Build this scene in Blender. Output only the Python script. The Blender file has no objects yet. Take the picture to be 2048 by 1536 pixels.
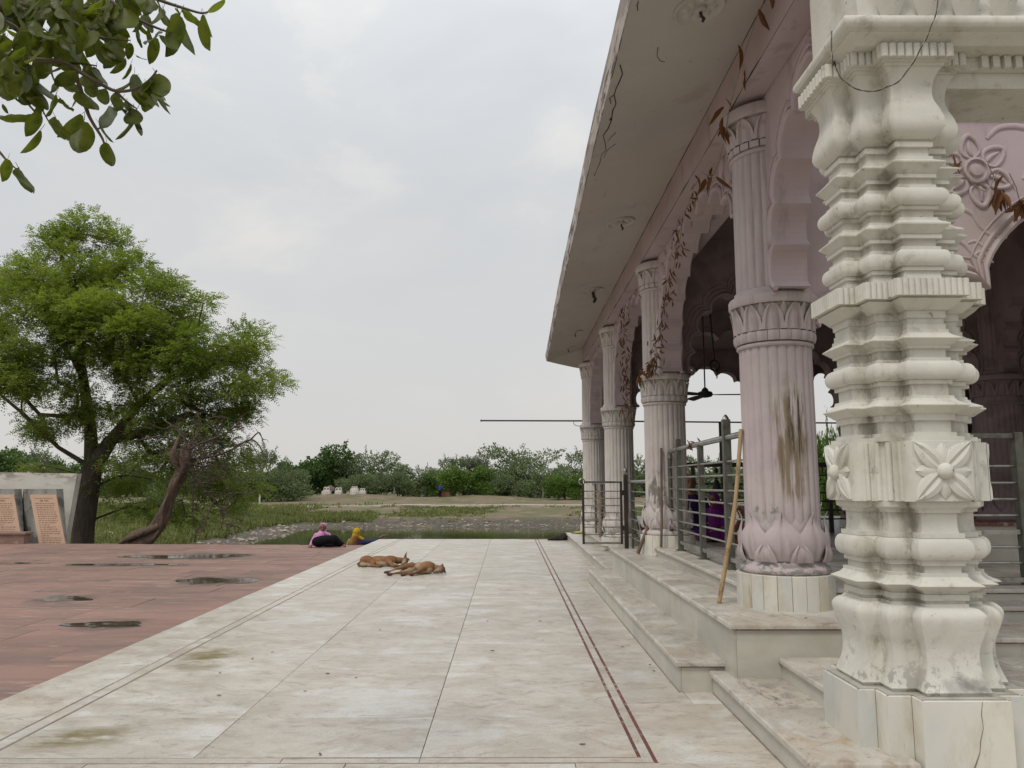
import bpy, bmesh, math, random
import numpy as np
from mathutils import Vector, Matrix, Euler
from mathutils.geometry import tessellate_polygon
R = math.radians
scn = bpy.context.scene
COL = scn.collection
rnd = random.Random(7)
nrs = np.random.RandomState(11)

# ------------------------------------------------------------------ camera
CAM_H = 1.45
cam = bpy.data.cameras.new('camera')
cam.sensor_width = 36.0
cam.lens = 1538.0 / 2048.0 * 36.0
cam.clip_start = 0.05
cam.clip_end = 3000
camo = bpy.data.objects.new('camera', cam)
COL.objects.link(camo)
camo.location = (0, 0, CAM_H)
camo.rotation_euler = (R(90 + 7.41), 0, R(-0.2586))
scn.camera = camo

# ------------------------------------------------------------------ world: overcast sky
w = bpy.data.worlds.new('World')
scn.world = w
w.use_nodes = True
nt = w.node_tree
nt.nodes.clear()
SUN_EL, SUN_AZ = 54, -142         # sun high behind the viewer's left shoulder, behind thin cloud
sky = nt.nodes.new('ShaderNodeTexSky')
sky.sky_type = 'NISHITA'
sky.sun_disc = False
sky.sun_elevation = R(SUN_EL)
sky.sun_rotation = R(SUN_AZ)
sky.air_density = 1.0
sky.dust_density = 3.0
sk = nt.nodes.new('ShaderNodeVectorMath'); sk.operation = 'SCALE'
sk.inputs['Scale'].default_value = 0.10
nt.links.new(sky.outputs[0], sk.inputs[0])
tc = nt.nodes.new('ShaderNodeTexCoord')
mp = nt.nodes.new('ShaderNodeMapping')
mp.inputs['Scale'].default_value = (1.0, 1.0, 2.2)
mp.inputs['Location'].default_value = (3.1, 1.7, 0.4)
nt.links.new(tc.outputs['Generated'], mp.inputs['Vector'])
n1 = nt.nodes.new('ShaderNodeTexNoise')
n1.inputs['Scale'].default_value = 3.4
n1.inputs['Detail'].default_value = 7
n1.inputs['Roughness'].default_value = 0.55
n1.inputs['Distortion'].default_value = 0.35
nt.links.new(mp.outputs[0], n1.inputs['Vector'])
cr = nt.nodes.new('ShaderNodeValToRGB')
cr.color_ramp.elements[0].position = 0.30
cr.color_ramp.elements[0].color = (0.640, 0.672, 0.712, 1)
cr.color_ramp.elements[1].position = 0.70
cr.color_ramp.elements[1].color = (0.86, 0.845, 0.81, 1)
el = cr.color_ramp.elements.new(0.55)
el.color = (0.715, 0.732, 0.745, 1)
nt.links.new(n1.outputs['Fac'], cr.inputs[0])
# thick cloud covers most of the blue; a bit warmer and duller towards the horizon
sx = nt.nodes.new('ShaderNodeSeparateXYZ')
nt.links.new(tc.outputs['Generated'], sx.inputs[0])
hr = nt.nodes.new('ShaderNodeMapRange')
hr.inputs['From Min'].default_value = 0.0
hr.inputs['From Max'].default_value = 0.45
nt.links.new(sx.outputs['Z'], hr.inputs[0])
hm = nt.nodes.new('ShaderNodeMix'); hm.data_type = 'RGBA'
hm.inputs['A'].default_value = (0.69, 0.675, 0.65, 1)
nt.links.new(hr.outputs[0], hm.inputs['Factor'])
nt.links.new(cr.outputs[0], hm.inputs['B'])
mx = nt.nodes.new('ShaderNodeMix'); mx.data_type = 'RGBA'
mx.inputs['Factor'].default_value = 0.92
nt.links.new(sk.outputs[0], mx.inputs['A'])
nt.links.new(hm.outputs['Result'], mx.inputs['B'])
bg = nt.nodes.new('ShaderNodeBackground')
bg.inputs['Strength'].default_value = 1.0
nt.links.new(mx.outputs['Result'], bg.inputs['Color'])
zr = nt.nodes.new('ShaderNodeMapRange')          # an overcast dome is brightest overhead
zr.interpolation_type = 'SMOOTHSTEP'
zr.inputs['From Min'].default_value = 0.35; zr.inputs['From Max'].default_value = 1.0
zr.inputs['To Min'].default_value = 1.0; zr.inputs['To Max'].default_value = 1.75
nt.links.new(sx.outputs['Z'], zr.inputs[0]); nt.links.new(zr.outputs[0], bg.inputs['Strength'])
ow = nt.nodes.new('ShaderNodeOutputWorld')
nt.links.new(bg.outputs[0], ow.inputs['Surface'])

sun = bpy.data.lights.new('sun', 'SUN')
sun.energy = 1.5
sun.angle = R(16)
sun.color = (1.0, 0.95, 0.87)
suno = bpy.data.objects.new('sun', sun)
COL.objects.link(suno)
sd = Vector((math.sin(R(SUN_AZ)) * math.cos(R(SUN_EL)), math.cos(R(SUN_AZ)) * math.cos(R(SUN_EL)), math.sin(R(SUN_EL))))
suno.rotation_euler = (-sd).to_track_quat('-Z', 'Y').to_euler()
suno.location = (-10, 5, 20)

scn.view_settings.view_transform = 'Standard'
scn.view_settings.look = 'None'
scn.view_settings.gamma = 1
scn.view_settings.exposure = 0.0
scn.render.resolution_x, scn.render.resolution_y = 1024, 768

# ------------------------------------------------------------------ material helpers
def new_mat(name):
    m = bpy.data.materials.new(name); m.use_nodes = True
    m.node_tree.nodes.clear()
    return m, m.node_tree

def noise(nt, vec, scale, detail=4, rough=0.55, dist=0.0, stretch=(1, 1, 1)):
    mpn = nt.nodes.new('ShaderNodeMapping')
    mpn.inputs['Scale'].default_value = stretch
    nt.links.new(vec, mpn.inputs['Vector'])
    n = nt.nodes.new('ShaderNodeTexNoise')
    n.inputs['Scale'].default_value = scale
    n.inputs['Detail'].default_value = detail
    n.inputs['Roughness'].default_value = rough
    n.inputs['Distortion'].default_value = dist
    nt.links.new(mpn.outputs[0], n.inputs['Vector'])
    return n.outputs['Fac']

def rng(nt, val, a, b, c=0.0, d=1.0, smooth=True):
    r = nt.nodes.new('ShaderNodeMapRange')
    if smooth: r.interpolation_type = 'SMOOTHSTEP'
    r.inputs['From Min'].default_value = a
    r.inputs['From Max'].default_value = b
    r.inputs['To Min'].default_value = c
    r.inputs['To Max'].default_value = d
    nt.links.new(val, r.inputs[0])
    return r.outputs[0]

def mth(nt, op, a, b):
    m = nt.nodes.new('ShaderNodeMath'); m.operation = op
    for i, v in enumerate((a, b)):
        if isinstance(v, (int, float)): m.inputs[i].default_value = v
        else: nt.links.new(v, m.inputs[i])
    return m.outputs[0]

def mixc(nt, fac, a, b, mode='MIX'):
    m = nt.nodes.new('ShaderNodeMix'); m.data_type = 'RGBA'; m.blend_type = mode
    if isinstance(fac, (int, float)): m.inputs['Factor'].default_value = fac
    else: nt.links.new(fac, m.inputs['Factor'])
    for k, v in (('A', a), ('B', b)):
        if isinstance(v, tuple): m.inputs[k].default_value = (v + (1,))[:4]
        else: nt.links.new(v, m.inputs[k])
    return m.outputs['Result']

def surface(name, col, col2=None, nscale=3.0, rough=0.75, bump=0.15, bscale=40.0, stretch=(1, 1, 1), layers=(), spec=0.4,
            per_object=0.0, coat=0.0, bdist=0.01, metallic=0.0, rough2=None):
    """base colour mottled between col and col2, then stain layers:
    dict(col, scale, lo, hi, fac, stretch, detail, z=(z0,z1) , box=((x,y,z),(rx,ry,rz)))"""
    m, nt = new_mat(name)
    tc = nt.nodes.new('ShaderNodeTexCoord')
    vec = tc.outputs['Object']
    oi = nt.nodes.new('ShaderNodeObjectInfo')
    if per_object:
        sc = nt.nodes.new('ShaderNodeMath'); sc.operation = 'MULTIPLY'; sc.inputs[1].default_value = 37.0
        nt.links.new(oi.outputs['Random'], sc.inputs[0])
        cb = nt.nodes.new('ShaderNodeCombineXYZ')
        for i in range(3): nt.links.new(sc.outputs[0], cb.inputs[i])
        va = nt.nodes.new('ShaderNodeVectorMath'); va.operation = 'ADD'
        nt.links.new(vec, va.inputs[0]); nt.links.new(cb.outputs[0], va.inputs[1])
        nvec = va.outputs[0]
    else: nvec = vec
    f = noise(nt, nvec, nscale, 6, 0.6, 0.4, stretch)
    c = mixc(nt, rng(nt, f, 0.32, 0.68), col, col2 or tuple(x * 0.82 for x in col))
    for L in layers:
        f = noise(nt, nvec, L.get('scale', 4), L.get('detail', 6), L.get('rough', 0.6), L.get('dist', 0.3), L.get('stretch', (1, 1, 1)))
        f = mth(nt, 'ADD', mth(nt, 'MULTIPLY', mth(nt, 'SUBTRACT', f, 0.5), L.get('con', 1.7)), 0.5)
        f = rng(nt, f, L.get('lo', 0.55), L.get('hi', 0.65), 0, L.get('fac', 1.0))
        if 'z' in L:
            sp = nt.nodes.new('ShaderNodeSeparateXYZ'); nt.links.new(vec, sp.inputs[0])
            g = rng(nt, sp.outputs['Z'], L['z'][0], L['z'][1], 0, 1)
            f = mth(nt, 'MULTIPLY', f, g)
        if 'box' in L:
            mp = nt.nodes.new('ShaderNodeMapping'); mp.vector_type = 'TEXTURE'
            mp.inputs['Location'].default_value = L['box'][0]; mp.inputs['Scale'].default_value = L['box'][1]
            if L.get('world'):
                gp = nt.nodes.new('ShaderNodeNewGeometry'); nt.links.new(gp.outputs['Position'], mp.inputs['Vector'])
            else: nt.links.new(vec, mp.inputs['Vector'])
            vl = nt.nodes.new('ShaderNodeVectorMath'); vl.operation = 'LENGTH'
            nt.links.new(mp.outputs[0], vl.inputs[0])
            wob = noise(nt, nvec, L.get('wob', 6), 4)
            dd = mth(nt, 'ADD', vl.outputs['Value'], mth(nt, 'MULTIPLY', mth(nt, 'SUBTRACT', wob, 0.5), 1.1))
            f = mth(nt, 'MULTIPLY', f, rng(nt, dd, L.get('in', 0.55), L.get('out', 1.0), 1, 0))
        c = mixc(nt, f, c, L['col'])
    if per_object:
        g = rng(nt, oi.outputs['Random'], 0, 1, 1 - per_object, 1 + per_object * 0.6, False)
        hs = nt.nodes.new('ShaderNodeHueSaturation'); nt.links.new(c, hs.inputs['Color']); nt.links.new(g, hs.inputs['Value'])
        c = hs.outputs[0]
    b = nt.nodes.new('ShaderNodeBsdfPrincipled')
    nt.links.new(c, b.inputs['Base Color'])
    if rough2 is not None:
        rf = noise(nt, nvec, nscale * 2.3, 5)
        nt.links.new(rng(nt, rf, 0.35, 0.65, rough, rough2), b.inputs['Roughness'])
    else: b.inputs['Roughness'].default_value = rough
    b.inputs['Specular IOR Level'].default_value = spec
    b.inputs['Coat Weight'].default_value = coat
    b.inputs['Metallic'].default_value = metallic
    if bump:
        bf = noise(nt, nvec, bscale, 5, 0.6)
        bf2 = noise(nt, nvec, bscale * 0.2, 3, 0.5)
        hsum = mth(nt, 'ADD', bf, mth(nt, 'MULTIPLY', bf2, 1.5))
        bn = nt.nodes.new('ShaderNodeBump'); bn.inputs['Strength'].default_value = bump; bn.inputs['Distance'].default_value = bdist
        nt.links.new(hsum, bn.inputs['Height']); nt.links.new(bn.outputs[0], b.inputs['Normal'])
    o = nt.nodes.new('ShaderNodeOutputMaterial')
    nt.links.new(b.outputs[0], o.inputs['Surface'])
    return m

def leaf_mat(name, c1, c2, trans=0.35, rough=0.55, vary=0.35, nscale=0.6):
    m, nt = new_mat(name)
    tc = nt.nodes.new('ShaderNodeTexCoord')
    geo = nt.nodes.new('ShaderNodeNewGeometry')
    oi = nt.nodes.new('ShaderNodeObjectInfo')
    f = noise(nt, tc.outputs['Object'], nscale, 3)
    ri = mth(nt, 'ADD', mth(nt, 'MULTIPLY', geo.outputs['Random Per Island'], vary), mth(nt, 'MULTIPLY', oi.outputs['Random'], vary))
    ff = mth(nt, 'ADD', mth(nt, 'MULTIPLY', rng(nt, f, 0.35, 0.65), 1 - vary), ri)
    c = mixc(nt, rng(nt, ff, 0.1, 1.0, 0, 1, False), c1, c2)
    b = nt.nodes.new('ShaderNodeBsdfPrincipled'); nt.links.new(c, b.inputs['Base Color'])
    b.inputs['Roughness'].default_value = rough; b.inputs['Specular IOR Level'].default_value = 0.3
    t = nt.nodes.new('ShaderNodeBsdfTranslucent')
    nt.links.new(mixc(nt, 1.0, c, (1.0, 1.15, 0.5), 'MULTIPLY'), t.inputs['Color'])
    ms = nt.nodes.new('ShaderNodeMixShader'); ms.inputs[0].default_value = trans
    nt.links.new(b.outputs[0], ms.inputs[1]); nt.links.new(t.outputs[0], ms.inputs[2])
    o = nt.nodes.new('ShaderNodeOutputMaterial'); nt.links.new(ms.outputs[0], o.inputs['Surface'])
    return m

def attr_mat(name, rough=0.8, bscale=60, bump=0.2, spec=0.25, vary=0.18):
    m, nt = new_mat(name)
    a = nt.nodes.new('ShaderNodeVertexColor'); a.layer_name = 'Col'
    tc = nt.nodes.new('ShaderNodeTexCoord')
    f = noise(nt, tc.outputs['Object'], 14, 5, 0.6)
    g = rng(nt, f, 0.3, 0.7, 1 - vary, 1 + vary)
    hs = nt.nodes.new('ShaderNodeHueSaturation'); nt.links.new(a.outputs[0], hs.inputs['Color']); nt.links.new(g, hs.inputs['Value'])
    b = nt.nodes.new('ShaderNodeBsdfPrincipled'); nt.links.new(hs.outputs[0], b.inputs['Base Color'])
    b.inputs['Roughness'].default_value = rough; b.inputs['Specular IOR Level'].default_value = spec
    bf = noise(nt, tc.outputs['Object'], bscale, 4)
    bn = nt.nodes.new('ShaderNodeBump'); bn.inputs['Strength'].default_value = bump; bn.inputs['Distance'].default_value = 0.01
    nt.links.new(bf, bn.inputs['Height']); nt.links.new(bn.outputs[0], b.inputs['Normal'])
    o = nt.nodes.new('ShaderNodeOutputMaterial'); nt.links.new(b.outputs[0], o.inputs['Surface'])
    return m

# ------------------------------------------------------------------ materials
GREY_D = (0.20, 0.19, 0.17)
def marble(name, base, base2, stretch, extra=(), per=0.07, rough=0.28, rough2=0.5, veinfac=0.75):
    return surface(name, base, base2, 2.2, rough, 0.04, 30, stretch, per_object=per, spec=0.45, rough2=rough2, layers=[
        dict(col=(0.37, 0.305, 0.24), scale=2.0, lo=0.44, hi=0.74, fac=0.8 * veinfac, stretch=stretch, detail=9, rough=0.72, dist=1.6),
        dict(col=(0.27, 0.21, 0.165), scale=4.2, lo=0.52, hi=0.76, fac=0.9 * veinfac, stretch=stretch, detail=10, rough=0.76, dist=2.0),
        dict(col=(0.60, 0.60, 0.57), scale=1.5, lo=0.50, hi=0.78, fac=0.7, stretch=stretch, detail=7, rough=0.65),
        dict(col=(0.20, 0.165, 0.135), scale=9, lo=0.63, hi=0.80, fac=0.75 * veinfac, stretch=(stretch[0] * 0.6, stretch[1] * 1.5, 1), detail=8, rough=0.7, dist=0.6),
        dict(col=(0.33, 0.30, 0.25), scale=60, lo=0.60, hi=0.75, fac=0.4, detail=3),
        dict(col=(0.15, 0.12, 0.09), scale=110, lo=0.76, hi=0.82, fac=0.7, detail=2)] + list(extra))
M = {}
M['marble_floor'] = marble('marble_floor', (0.515, 0.478, 0.412), (0.435, 0.393, 0.33), (0.9, 1.4, 1), extra=[
    dict(col=(0.20, 0.155, 0.07), scale=3.5, lo=0.36, hi=0.66, fac=1.0, stretch=(0.6, 1.6, 1), detail=9, rough=0.7, world=True, box=((-2.52, 6.75, 0), (0.36, 0.70, 1.0)), wob=3, **{'in': 0.1}),
    dict(col=(0.20, 0.155, 0.07), scale=3.5, lo=0.36, hi=0.66, fac=1.0, stretch=(0.6, 1.6, 1), detail=9, rough=0.7, world=True, box=((-2.52, 4.68, 0), (0.40, 0.32, 1.0)), wob=3, **{'in': 0.1}),
    dict(col=(0.36, 0.26, 0.13), scale=3.5, lo=0.36, hi=0.7, fac=0.5, detail=9, rough=0.7, world=True, box=((1.15, 4.75, 0), (0.20, 0.35, 1.0)), wob=3, **{'in': 0.1}),
    dict(col=(0.27, 0.22, 0.18), scale=2.2, lo=0.42, hi=0.72, fac=0.6, stretch=(0.5, 2.5, 1), detail=9, rough=0.75, world=True, box=((-0.55, 5.02, 0), (0.9, 0.22, 1.0)), wob=2.5, **{'in': 0.1})])
M['marble_tread'] = marble('marble_tread', (0.50, 0.47, 0.405), (0.39, 0.36, 0.31), (1.3, 0.8, 1), veinfac=1.0, extra=[
    dict(col=(0.13, 0.12, 0.10), scale=5, lo=0.45, hi=0.62, fac=0.8, detail=8, rough=0.7, world=True, box=((1.63, 4.95, 0.155), (0.22, 0.50, 0.1)), wob=4, stretch=(1.2, 0.8, 1), **{'in': 0.1}),
    dict(col=(0.36, 0.25, 0.12), scale=4, lo=0.45, hi=0.7, fac=0.7, detail=8, world=True, box=((1.62, 4.2, 0.155), (0.25, 0.5, 0.1)), wob=3, **{'in': 0.1})])
M['marble_riser'] = surface('marble_riser', (0.50, 0.475, 0.41), (0.40, 0.385, 0.335), 1.6, 0.42, 0.05, 30, (1, 1, 2.0), per_object=0.08, layers=[
    dict(col=(0.40, 0.35, 0.26), scale=2.4, lo=0.5, hi=0.8, fac=0.5, stretch=(1.2, 1.2, 0.8), detail=8),
    dict(col=(0.26, 0.23, 0.18), scale=6, lo=0.66, hi=0.86, fac=0.4, stretch=(1.6, 1.6, 0.5), detail=8)])
M['marble_plinth'] = surface('marble_plinth', (0.64, 0.61, 0.53), (0.54, 0.53, 0.48), 1.4, 0.45, 0.05, 30, (1, 1, 0.8), per_object=0.07, layers=[
    dict(col=(0.42, 0.36, 0.25), scale=2.6, lo=0.42, hi=0.76, fac=0.65, stretch=(1.4, 1.4, 0.7), detail=9, rough=0.68), dict(col=(0.50, 0.53, 0.53), scale=1.5, lo=0.5, hi=0.7, fac=0.6, detail=5),
    dict(col=(0.30, 0.25, 0.17), scale=6, lo=0.70, hi=0.84, fac=0.6, stretch=(2.2, 2.2, 0.5), detail=8)])
M['inlay'] = surface('inlay', (0.16, 0.055, 0.045), (0.11, 0.045, 0.04), 8, 0.45, 0.05, 40, per_object=0.1, layers=[dict(col=(0.4, 0.34, 0.28), scale=12, lo=0.6, hi=0.7, fac=0.6)])
M['inlay_old'] = surface('inlay_old', (0.30, 0.22, 0.17), (0.20, 0.15, 0.12), 8, 0.5, 0.05, 40, per_object=0.1)
M['joint'] = surface('joint', (0.33, 0.28, 0.23), (0.38, 0.33, 0.28), 10, 0.9, 0.1)
M['sandstone'] = surface('sandstone', (0.255, 0.150, 0.118), (0.190, 0.125, 0.100), 0.9, 0.62, 0.25, 25, (0.6, 1.6, 1), per_object=0.10, rough2=0.8, layers=[
    dict(col=(0.33, 0.175, 0.14), scale=1.7, lo=0.50, hi=0.75, fac=0.6, stretch=(0.5, 2, 1), detail=8, rough=0.7),
    dict(col=(0.15, 0.10, 0.083), scale=1.0, lo=0.48, hi=0.74, fac=0.75, stretch=(0.6, 1.8, 1), detail=8, rough=0.68),
    dict(col=(0.40, 0.29, 0.22), scale=5, lo=0.66, hi=0.74, fac=0.5, stretch=(0.5, 2.5, 1)),
    dict(col=(0.10, 0.07, 0.06), scale=60, lo=0.78, hi=0.84, fac=0.5),
    dict(col=(0.085, 0.06, 0.05), scale=2.2, lo=0.1, hi=0.6, fac=0.85, detail=7, world=True, box=((-6.99, 17.17, -0.12), (1.27, 0.91, 1.0)), wob=2.5, **{'in': 0.45, 'out': 1.25}),
    dict(col=(0.085, 0.06, 0.05), scale=2.2, lo=0.1, hi=0.6, fac=0.85, detail=7, world=True, box=((-7.62, 15.40, -0.12), (1.10, 0.39, 1.0)), wob=2.5, **{'in': 0.45, 'out': 1.25}),
    dict(col=(0.085, 0.06, 0.05), scale=2.2, lo=0.1, hi=0.6, fac=0.85, detail=7, world=True, box=((-4.78, 12.88, -0.12), (0.65, 0.76, 1.0)), wob=2.5, **{'in': 0.45, 'out': 1.25}),
    dict(col=(0.085, 0.06, 0.05), scale=2.2, lo=0.1, hi=0.6, fac=0.85, detail=7, world=True, box=((-6.12, 10.91, -0.12), (0.43, 0.43, 1.0)), wob=2.5, **{'in': 0.45, 'out': 1.25}),
    dict(col=(0.085, 0.06, 0.05), scale=2.2, lo=0.1, hi=0.6, fac=0.85, detail=7, world=True, box=((-4.52, 8.96, -0.12), (0.40, 0.42, 1.0)), wob=2.5, **{'in': 0.45, 'out': 1.25}),
    dict(col=(0.085, 0.06, 0.05), scale=2.2, lo=0.1, hi=0.6, fac=0.85, detail=7, world=True, box=((-9.95, 15.69, -0.12), (0.66, 0.34, 1.0)), wob=2.5, **{'in': 0.45, 'out': 1.25})])
M['sandstone_bed'] = surface('sandstone_bed', (0.15, 0.09, 0.072), (0.20, 0.12, 0.095), 5, 0.9, 0.2)
PEEL = (0.23, 0.22, 0.20)
M['white_paint'] = surface('white_paint', (0.60, 0.585, 0.52), (0.53, 0.515, 0.455), 2.5, 0.72, 0.22, 26, bdist=0.012, layers=[
    dict(col=(0.40, 0.375, 0.30), scale=3.0, lo=0.50, hi=0.82, fac=0.65, stretch=(1.5, 1.5, 0.6), detail=8),
    dict(col=(0.27, 0.25, 0.20), scale=7, lo=0.62, hi=0.84, fac=0.55, stretch=(1.4, 1.4, 0.8), detail=9, rough=0.7),
    dict(col=(0.14, 0.12, 0.095), scale=17, lo=0.80, hi=0.85, fac=0.8, detail=5, rough=0.65),
    dict(col=(0.24, 0.215, 0.16), scale=6.5, lo=0.62, hi=0.84, fac=0.5, stretch=(1.0, 1.0, 2.2), detail=10, rough=0.75),
    dict(col=(0.20, 0.18, 0.135), scale=5, lo=0.40, hi=0.66, fac=0.8, stretch=(1.5, 1.5, 0.7), detail=9, rough=0.7, box=((1.93, 4.10, 2.0), (0.11, 0.11, 4.0)), wob=7, **{'in': 0.1}),
    dict(col=(0.20, 0.18, 0.135), scale=5, lo=0.40, hi=0.66, fac=0.75, stretch=(1.5, 1.5, 0.7), detail=9, rough=0.7, box=((2.05, 3.98, 2.0), (0.11, 0.11, 4.0)), wob=7, **{'in': 0.1}),
    dict(col=(0.25, 0.23, 0.18), scale=6, lo=0.45, hi=0.7, fac=0.6, stretch=(1.5, 1.5, 0.7), detail=9, rough=0.7, box=((2.29, 3.98, 2.0), (0.07, 0.07, 4.0)), wob=7, **{'in': 0.1}),
    dict(col=PEEL, scale=6, lo=0.25, hi=0.28, fac=1.0, detail=7, rough=0.7, box=((2.24, 3.76, 0.50), (0.20, 0.16, 0.085)), wob=11),
    dict(col=(0.40, 0.39, 0.355), scale=9, lo=0.43, hi=0.60, fac=0.85, detail=8, rough=0.75, box=((2.22, 3.79, 0.47), (0.30, 0.30, 0.06)), wob=9),
    dict(col=(0.30, 0.285, 0.25), scale=7, lo=0.58, hi=0.62, fac=0.9, detail=8, rough=0.72, z=(0.72, 0.42))])
M['lilac_paint'] = surface('lilac_paint', (0.475, 0.400, 0.404), (0.41, 0.347, 0.35), 2.0, 0.75, 0.25, 30, bdist=0.012, layers=[
    dict(col=(0.47, 0.43, 0.395), scale=1.6, lo=0.5, hi=0.7, fac=0.6),
    dict(col=(0.25, 0.215, 0.19), scale=4, lo=0.56, hi=0.74, fac=0.45, stretch=(2.5, 2.5, 0.25)),
    dict(col=(0.15, 0.125, 0.10), scale=22, lo=0.80, hi=0.85, fac=0.6)])
M['lilac_column'] = surface('lilac_column', (0.475, 0.400, 0.404), (0.41, 0.347, 0.35), 2.0, 0.75, 0.25, 30, bdist=0.012, layers=[
    dict(col=(0.46, 0.42, 0.385), scale=1.6, lo=0.5, hi=0.7, fac=0.5),
    dict(col=(0.25, 0.215, 0.18), scale=4, lo=0.56, hi=0.74, fac=0.4, stretch=(2.5, 2.5, 0.25)),
    dict(col=(0.19, 0.145, 0.085), scale=7, lo=0.36, hi=0.62, fac=0.9, stretch=(3.2, 3.2, 0.3), box=((0.0, -0.29, 1.80), (0.21, 0.16, 0.58)), wob=3),
    dict(col=(0.05, 0.04, 0.025), scale=9, lo=0.50, hi=0.62, fac=0.9, stretch=(5, 5, 0.25), box=((0.05, -0.30, 1.90), (0.10, 0.12, 0.36)), wob=4),
    dict(col=PEEL, scale=7, lo=0.50, hi=0.53, fac=0.95, detail=8, rough=0.7, stretch=(1, 1, 1.6), z=(0.875, 0.835)),
    dict(col=PEEL, scale=9, lo=0.50, hi=0.53, fac=0.95, detail=8, rough=0.7, box=((-0.19, -0.20, 1.255), (0.13, 0.16, 0.045)), wob=22)])
M['lilac_worn'] = surface('lilac_worn', (0.52, 0.47, 0.455), (0.45, 0.40, 0.385), 2.0, 0.75, 0.25, 30, bdist=0.012, layers=[
    dict(col=(0.53, 0.50, 0.45), scale=1.6, lo=0.5, hi=0.7, fac=0.6),
    dict(col=(0.28, 0.245, 0.21), scale=4, lo=0.55, hi=0.74, fac=0.5, stretch=(2.5, 2.5, 0.25)),
    dict(col=(0.17, 0.16, 0.14), scale=5, lo=0.46, hi=0.50, fac=0.95, detail=7, rough=0.7, stretch=(2, 2, 0.8), box=((-0.18, -0.22, 1.25), (0.22, 0.22, 0.42)), wob=9)])
M['lilac_pale'] = surface('lilac_pale', (0.56, 0.525, 0.49), (0.48, 0.445, 0.415), 2.0, 0.75, 0.25, 30, bdist=0.012, layers=[
    dict(col=(0.30, 0.265, 0.225), scale=4, lo=0.54, hi=0.74, fac=0.55, stretch=(2.5, 2.5, 0.25)),
    dict(col=(0.20, 0.185, 0.16), scale=6, lo=0.58, hi=0.62, fac=0.8, detail=7, z=(0.75, 0.35))])
M['pink_wall'] = surface('pink_wall', (0.47, 0.378, 0.395), (0.41, 0.33, 0.342), 1.2, 0.78, 0.2, 22, bdist=0.012, layers=[
    dict(col=(0.42, 0.36, 0.325), scale=0.9, lo=0.48, hi=0.66, fac=0.5),
    dict(col=(0.25, 0.21, 0.19), scale=3, lo=0.60, hi=0.76, fac=0.4, stretch=(1.5, 1.5, 0.5))])
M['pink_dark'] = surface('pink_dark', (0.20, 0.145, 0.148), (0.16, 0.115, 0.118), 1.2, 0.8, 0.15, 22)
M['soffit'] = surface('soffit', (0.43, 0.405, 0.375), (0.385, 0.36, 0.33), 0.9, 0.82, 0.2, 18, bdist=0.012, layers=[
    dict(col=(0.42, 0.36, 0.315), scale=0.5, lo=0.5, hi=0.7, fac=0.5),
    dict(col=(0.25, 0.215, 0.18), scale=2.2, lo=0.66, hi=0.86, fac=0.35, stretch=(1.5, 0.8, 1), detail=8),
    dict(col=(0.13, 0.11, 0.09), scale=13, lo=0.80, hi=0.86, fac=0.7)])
M['fascia'] = surface('fascia', (0.56, 0.51, 0.47), (0.45, 0.40, 0.37), 2, 0.8, 0.3, 20, bdist=0.02, layers=[
    dict(col=(0.08, 0.07, 0.065), scale=5, lo=0.53, hi=0.60, fac=0.85, stretch=(1, 0.22, 2.5), detail=8, rough=0.7),
    dict(col=(0.22, 0.19, 0.17), scale=3, lo=0.5, hi=0.62, fac=0.6, stretch=(1, 0.4, 2))])
M['pink_shaded'] = surface('pink_shaded', (0.27, 0.205, 0.21), (0.215, 0.16, 0.165), 1.2, 0.8, 0.2, 22, layers=[dict(col=(0.12, 0.09, 0.085), scale=1.5, lo=0.5, hi=0.75, fac=0.6)])  # pink paint darkened for the hall, its shade put into the colour
M['floor_inner'] = surface('floor_inner', (0.25, 0.24, 0.22), (0.19, 0.18, 0.165), 1.5, 0.4, 0.05, 30, layers=[dict(col=(0.12, 0.11, 0.10), scale=2.5, lo=0.5, hi=0.7, fac=0.6)])  # greyed below the outer marble to deepen the hall's shade
M['grime'] = surface('grime', (0.16, 0.13, 0.10), (0.25, 0.21, 0.17), 6, 0.9, 0.1)
M['crack'] = surface('crack', (0.04, 0.033, 0.028), None, 5, 0.95, 0)
M['steel'] = surface('steel', (0.42, 0.41, 0.38), (0.30, 0.30, 0.28), 5, 0.32, 0.05, 60, metallic=0.85, spec=0.5, layers=[dict(col=(0.18, 0.16, 0.13), scale=8, lo=0.55, hi=0.7, fac=0.6)])
M['steel_dull'] = surface('steel_dull', (0.15, 0.155, 0.13), (0.10, 0.105, 0.088), 5, 0.45, 0.05, 60, metallic=0.55, layers=[dict(col=(0.10, 0.075, 0.055), scale=7, lo=0.55, hi=0.7, fac=0.7)])
M['iron'] = surface('iron', (0.035, 0.028, 0.026), (0.06, 0.04, 0.035), 6, 0.6, 0.1, 60, metallic=0.3)
M['black'] = surface('black', (0.012, 0.011, 0.012), (0.02, 0.018, 0.02), 8, 0.8, 0.1)
M['bamboo'] = surface('bamboo', (0.42, 0.30, 0.165), (0.33, 0.225, 0.12), 4, 0.6, 0.1, 40, (6, 6, 0.4), layers=[dict(col=(0.12, 0.08, 0.05), scale=4, lo=0.6, hi=0.7, fac=0.6), dict(col=(0.06, 0.04, 0.03), scale=3, lo=0.2, hi=0.3, fac=0.9, z=(0.08, 0.0))])
M['stick'] = surface('stick', (0.11, 0.075, 0.05), (0.17, 0.12, 0.085), 6, 0.8, 0.3, 40)
M['bark'] = surface('bark', (0.055, 0.042, 0.032), (0.085, 0.066, 0.05), 4, 0.9, 0.7, 14, (3, 3, 0.6), bdist=0.03)
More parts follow.
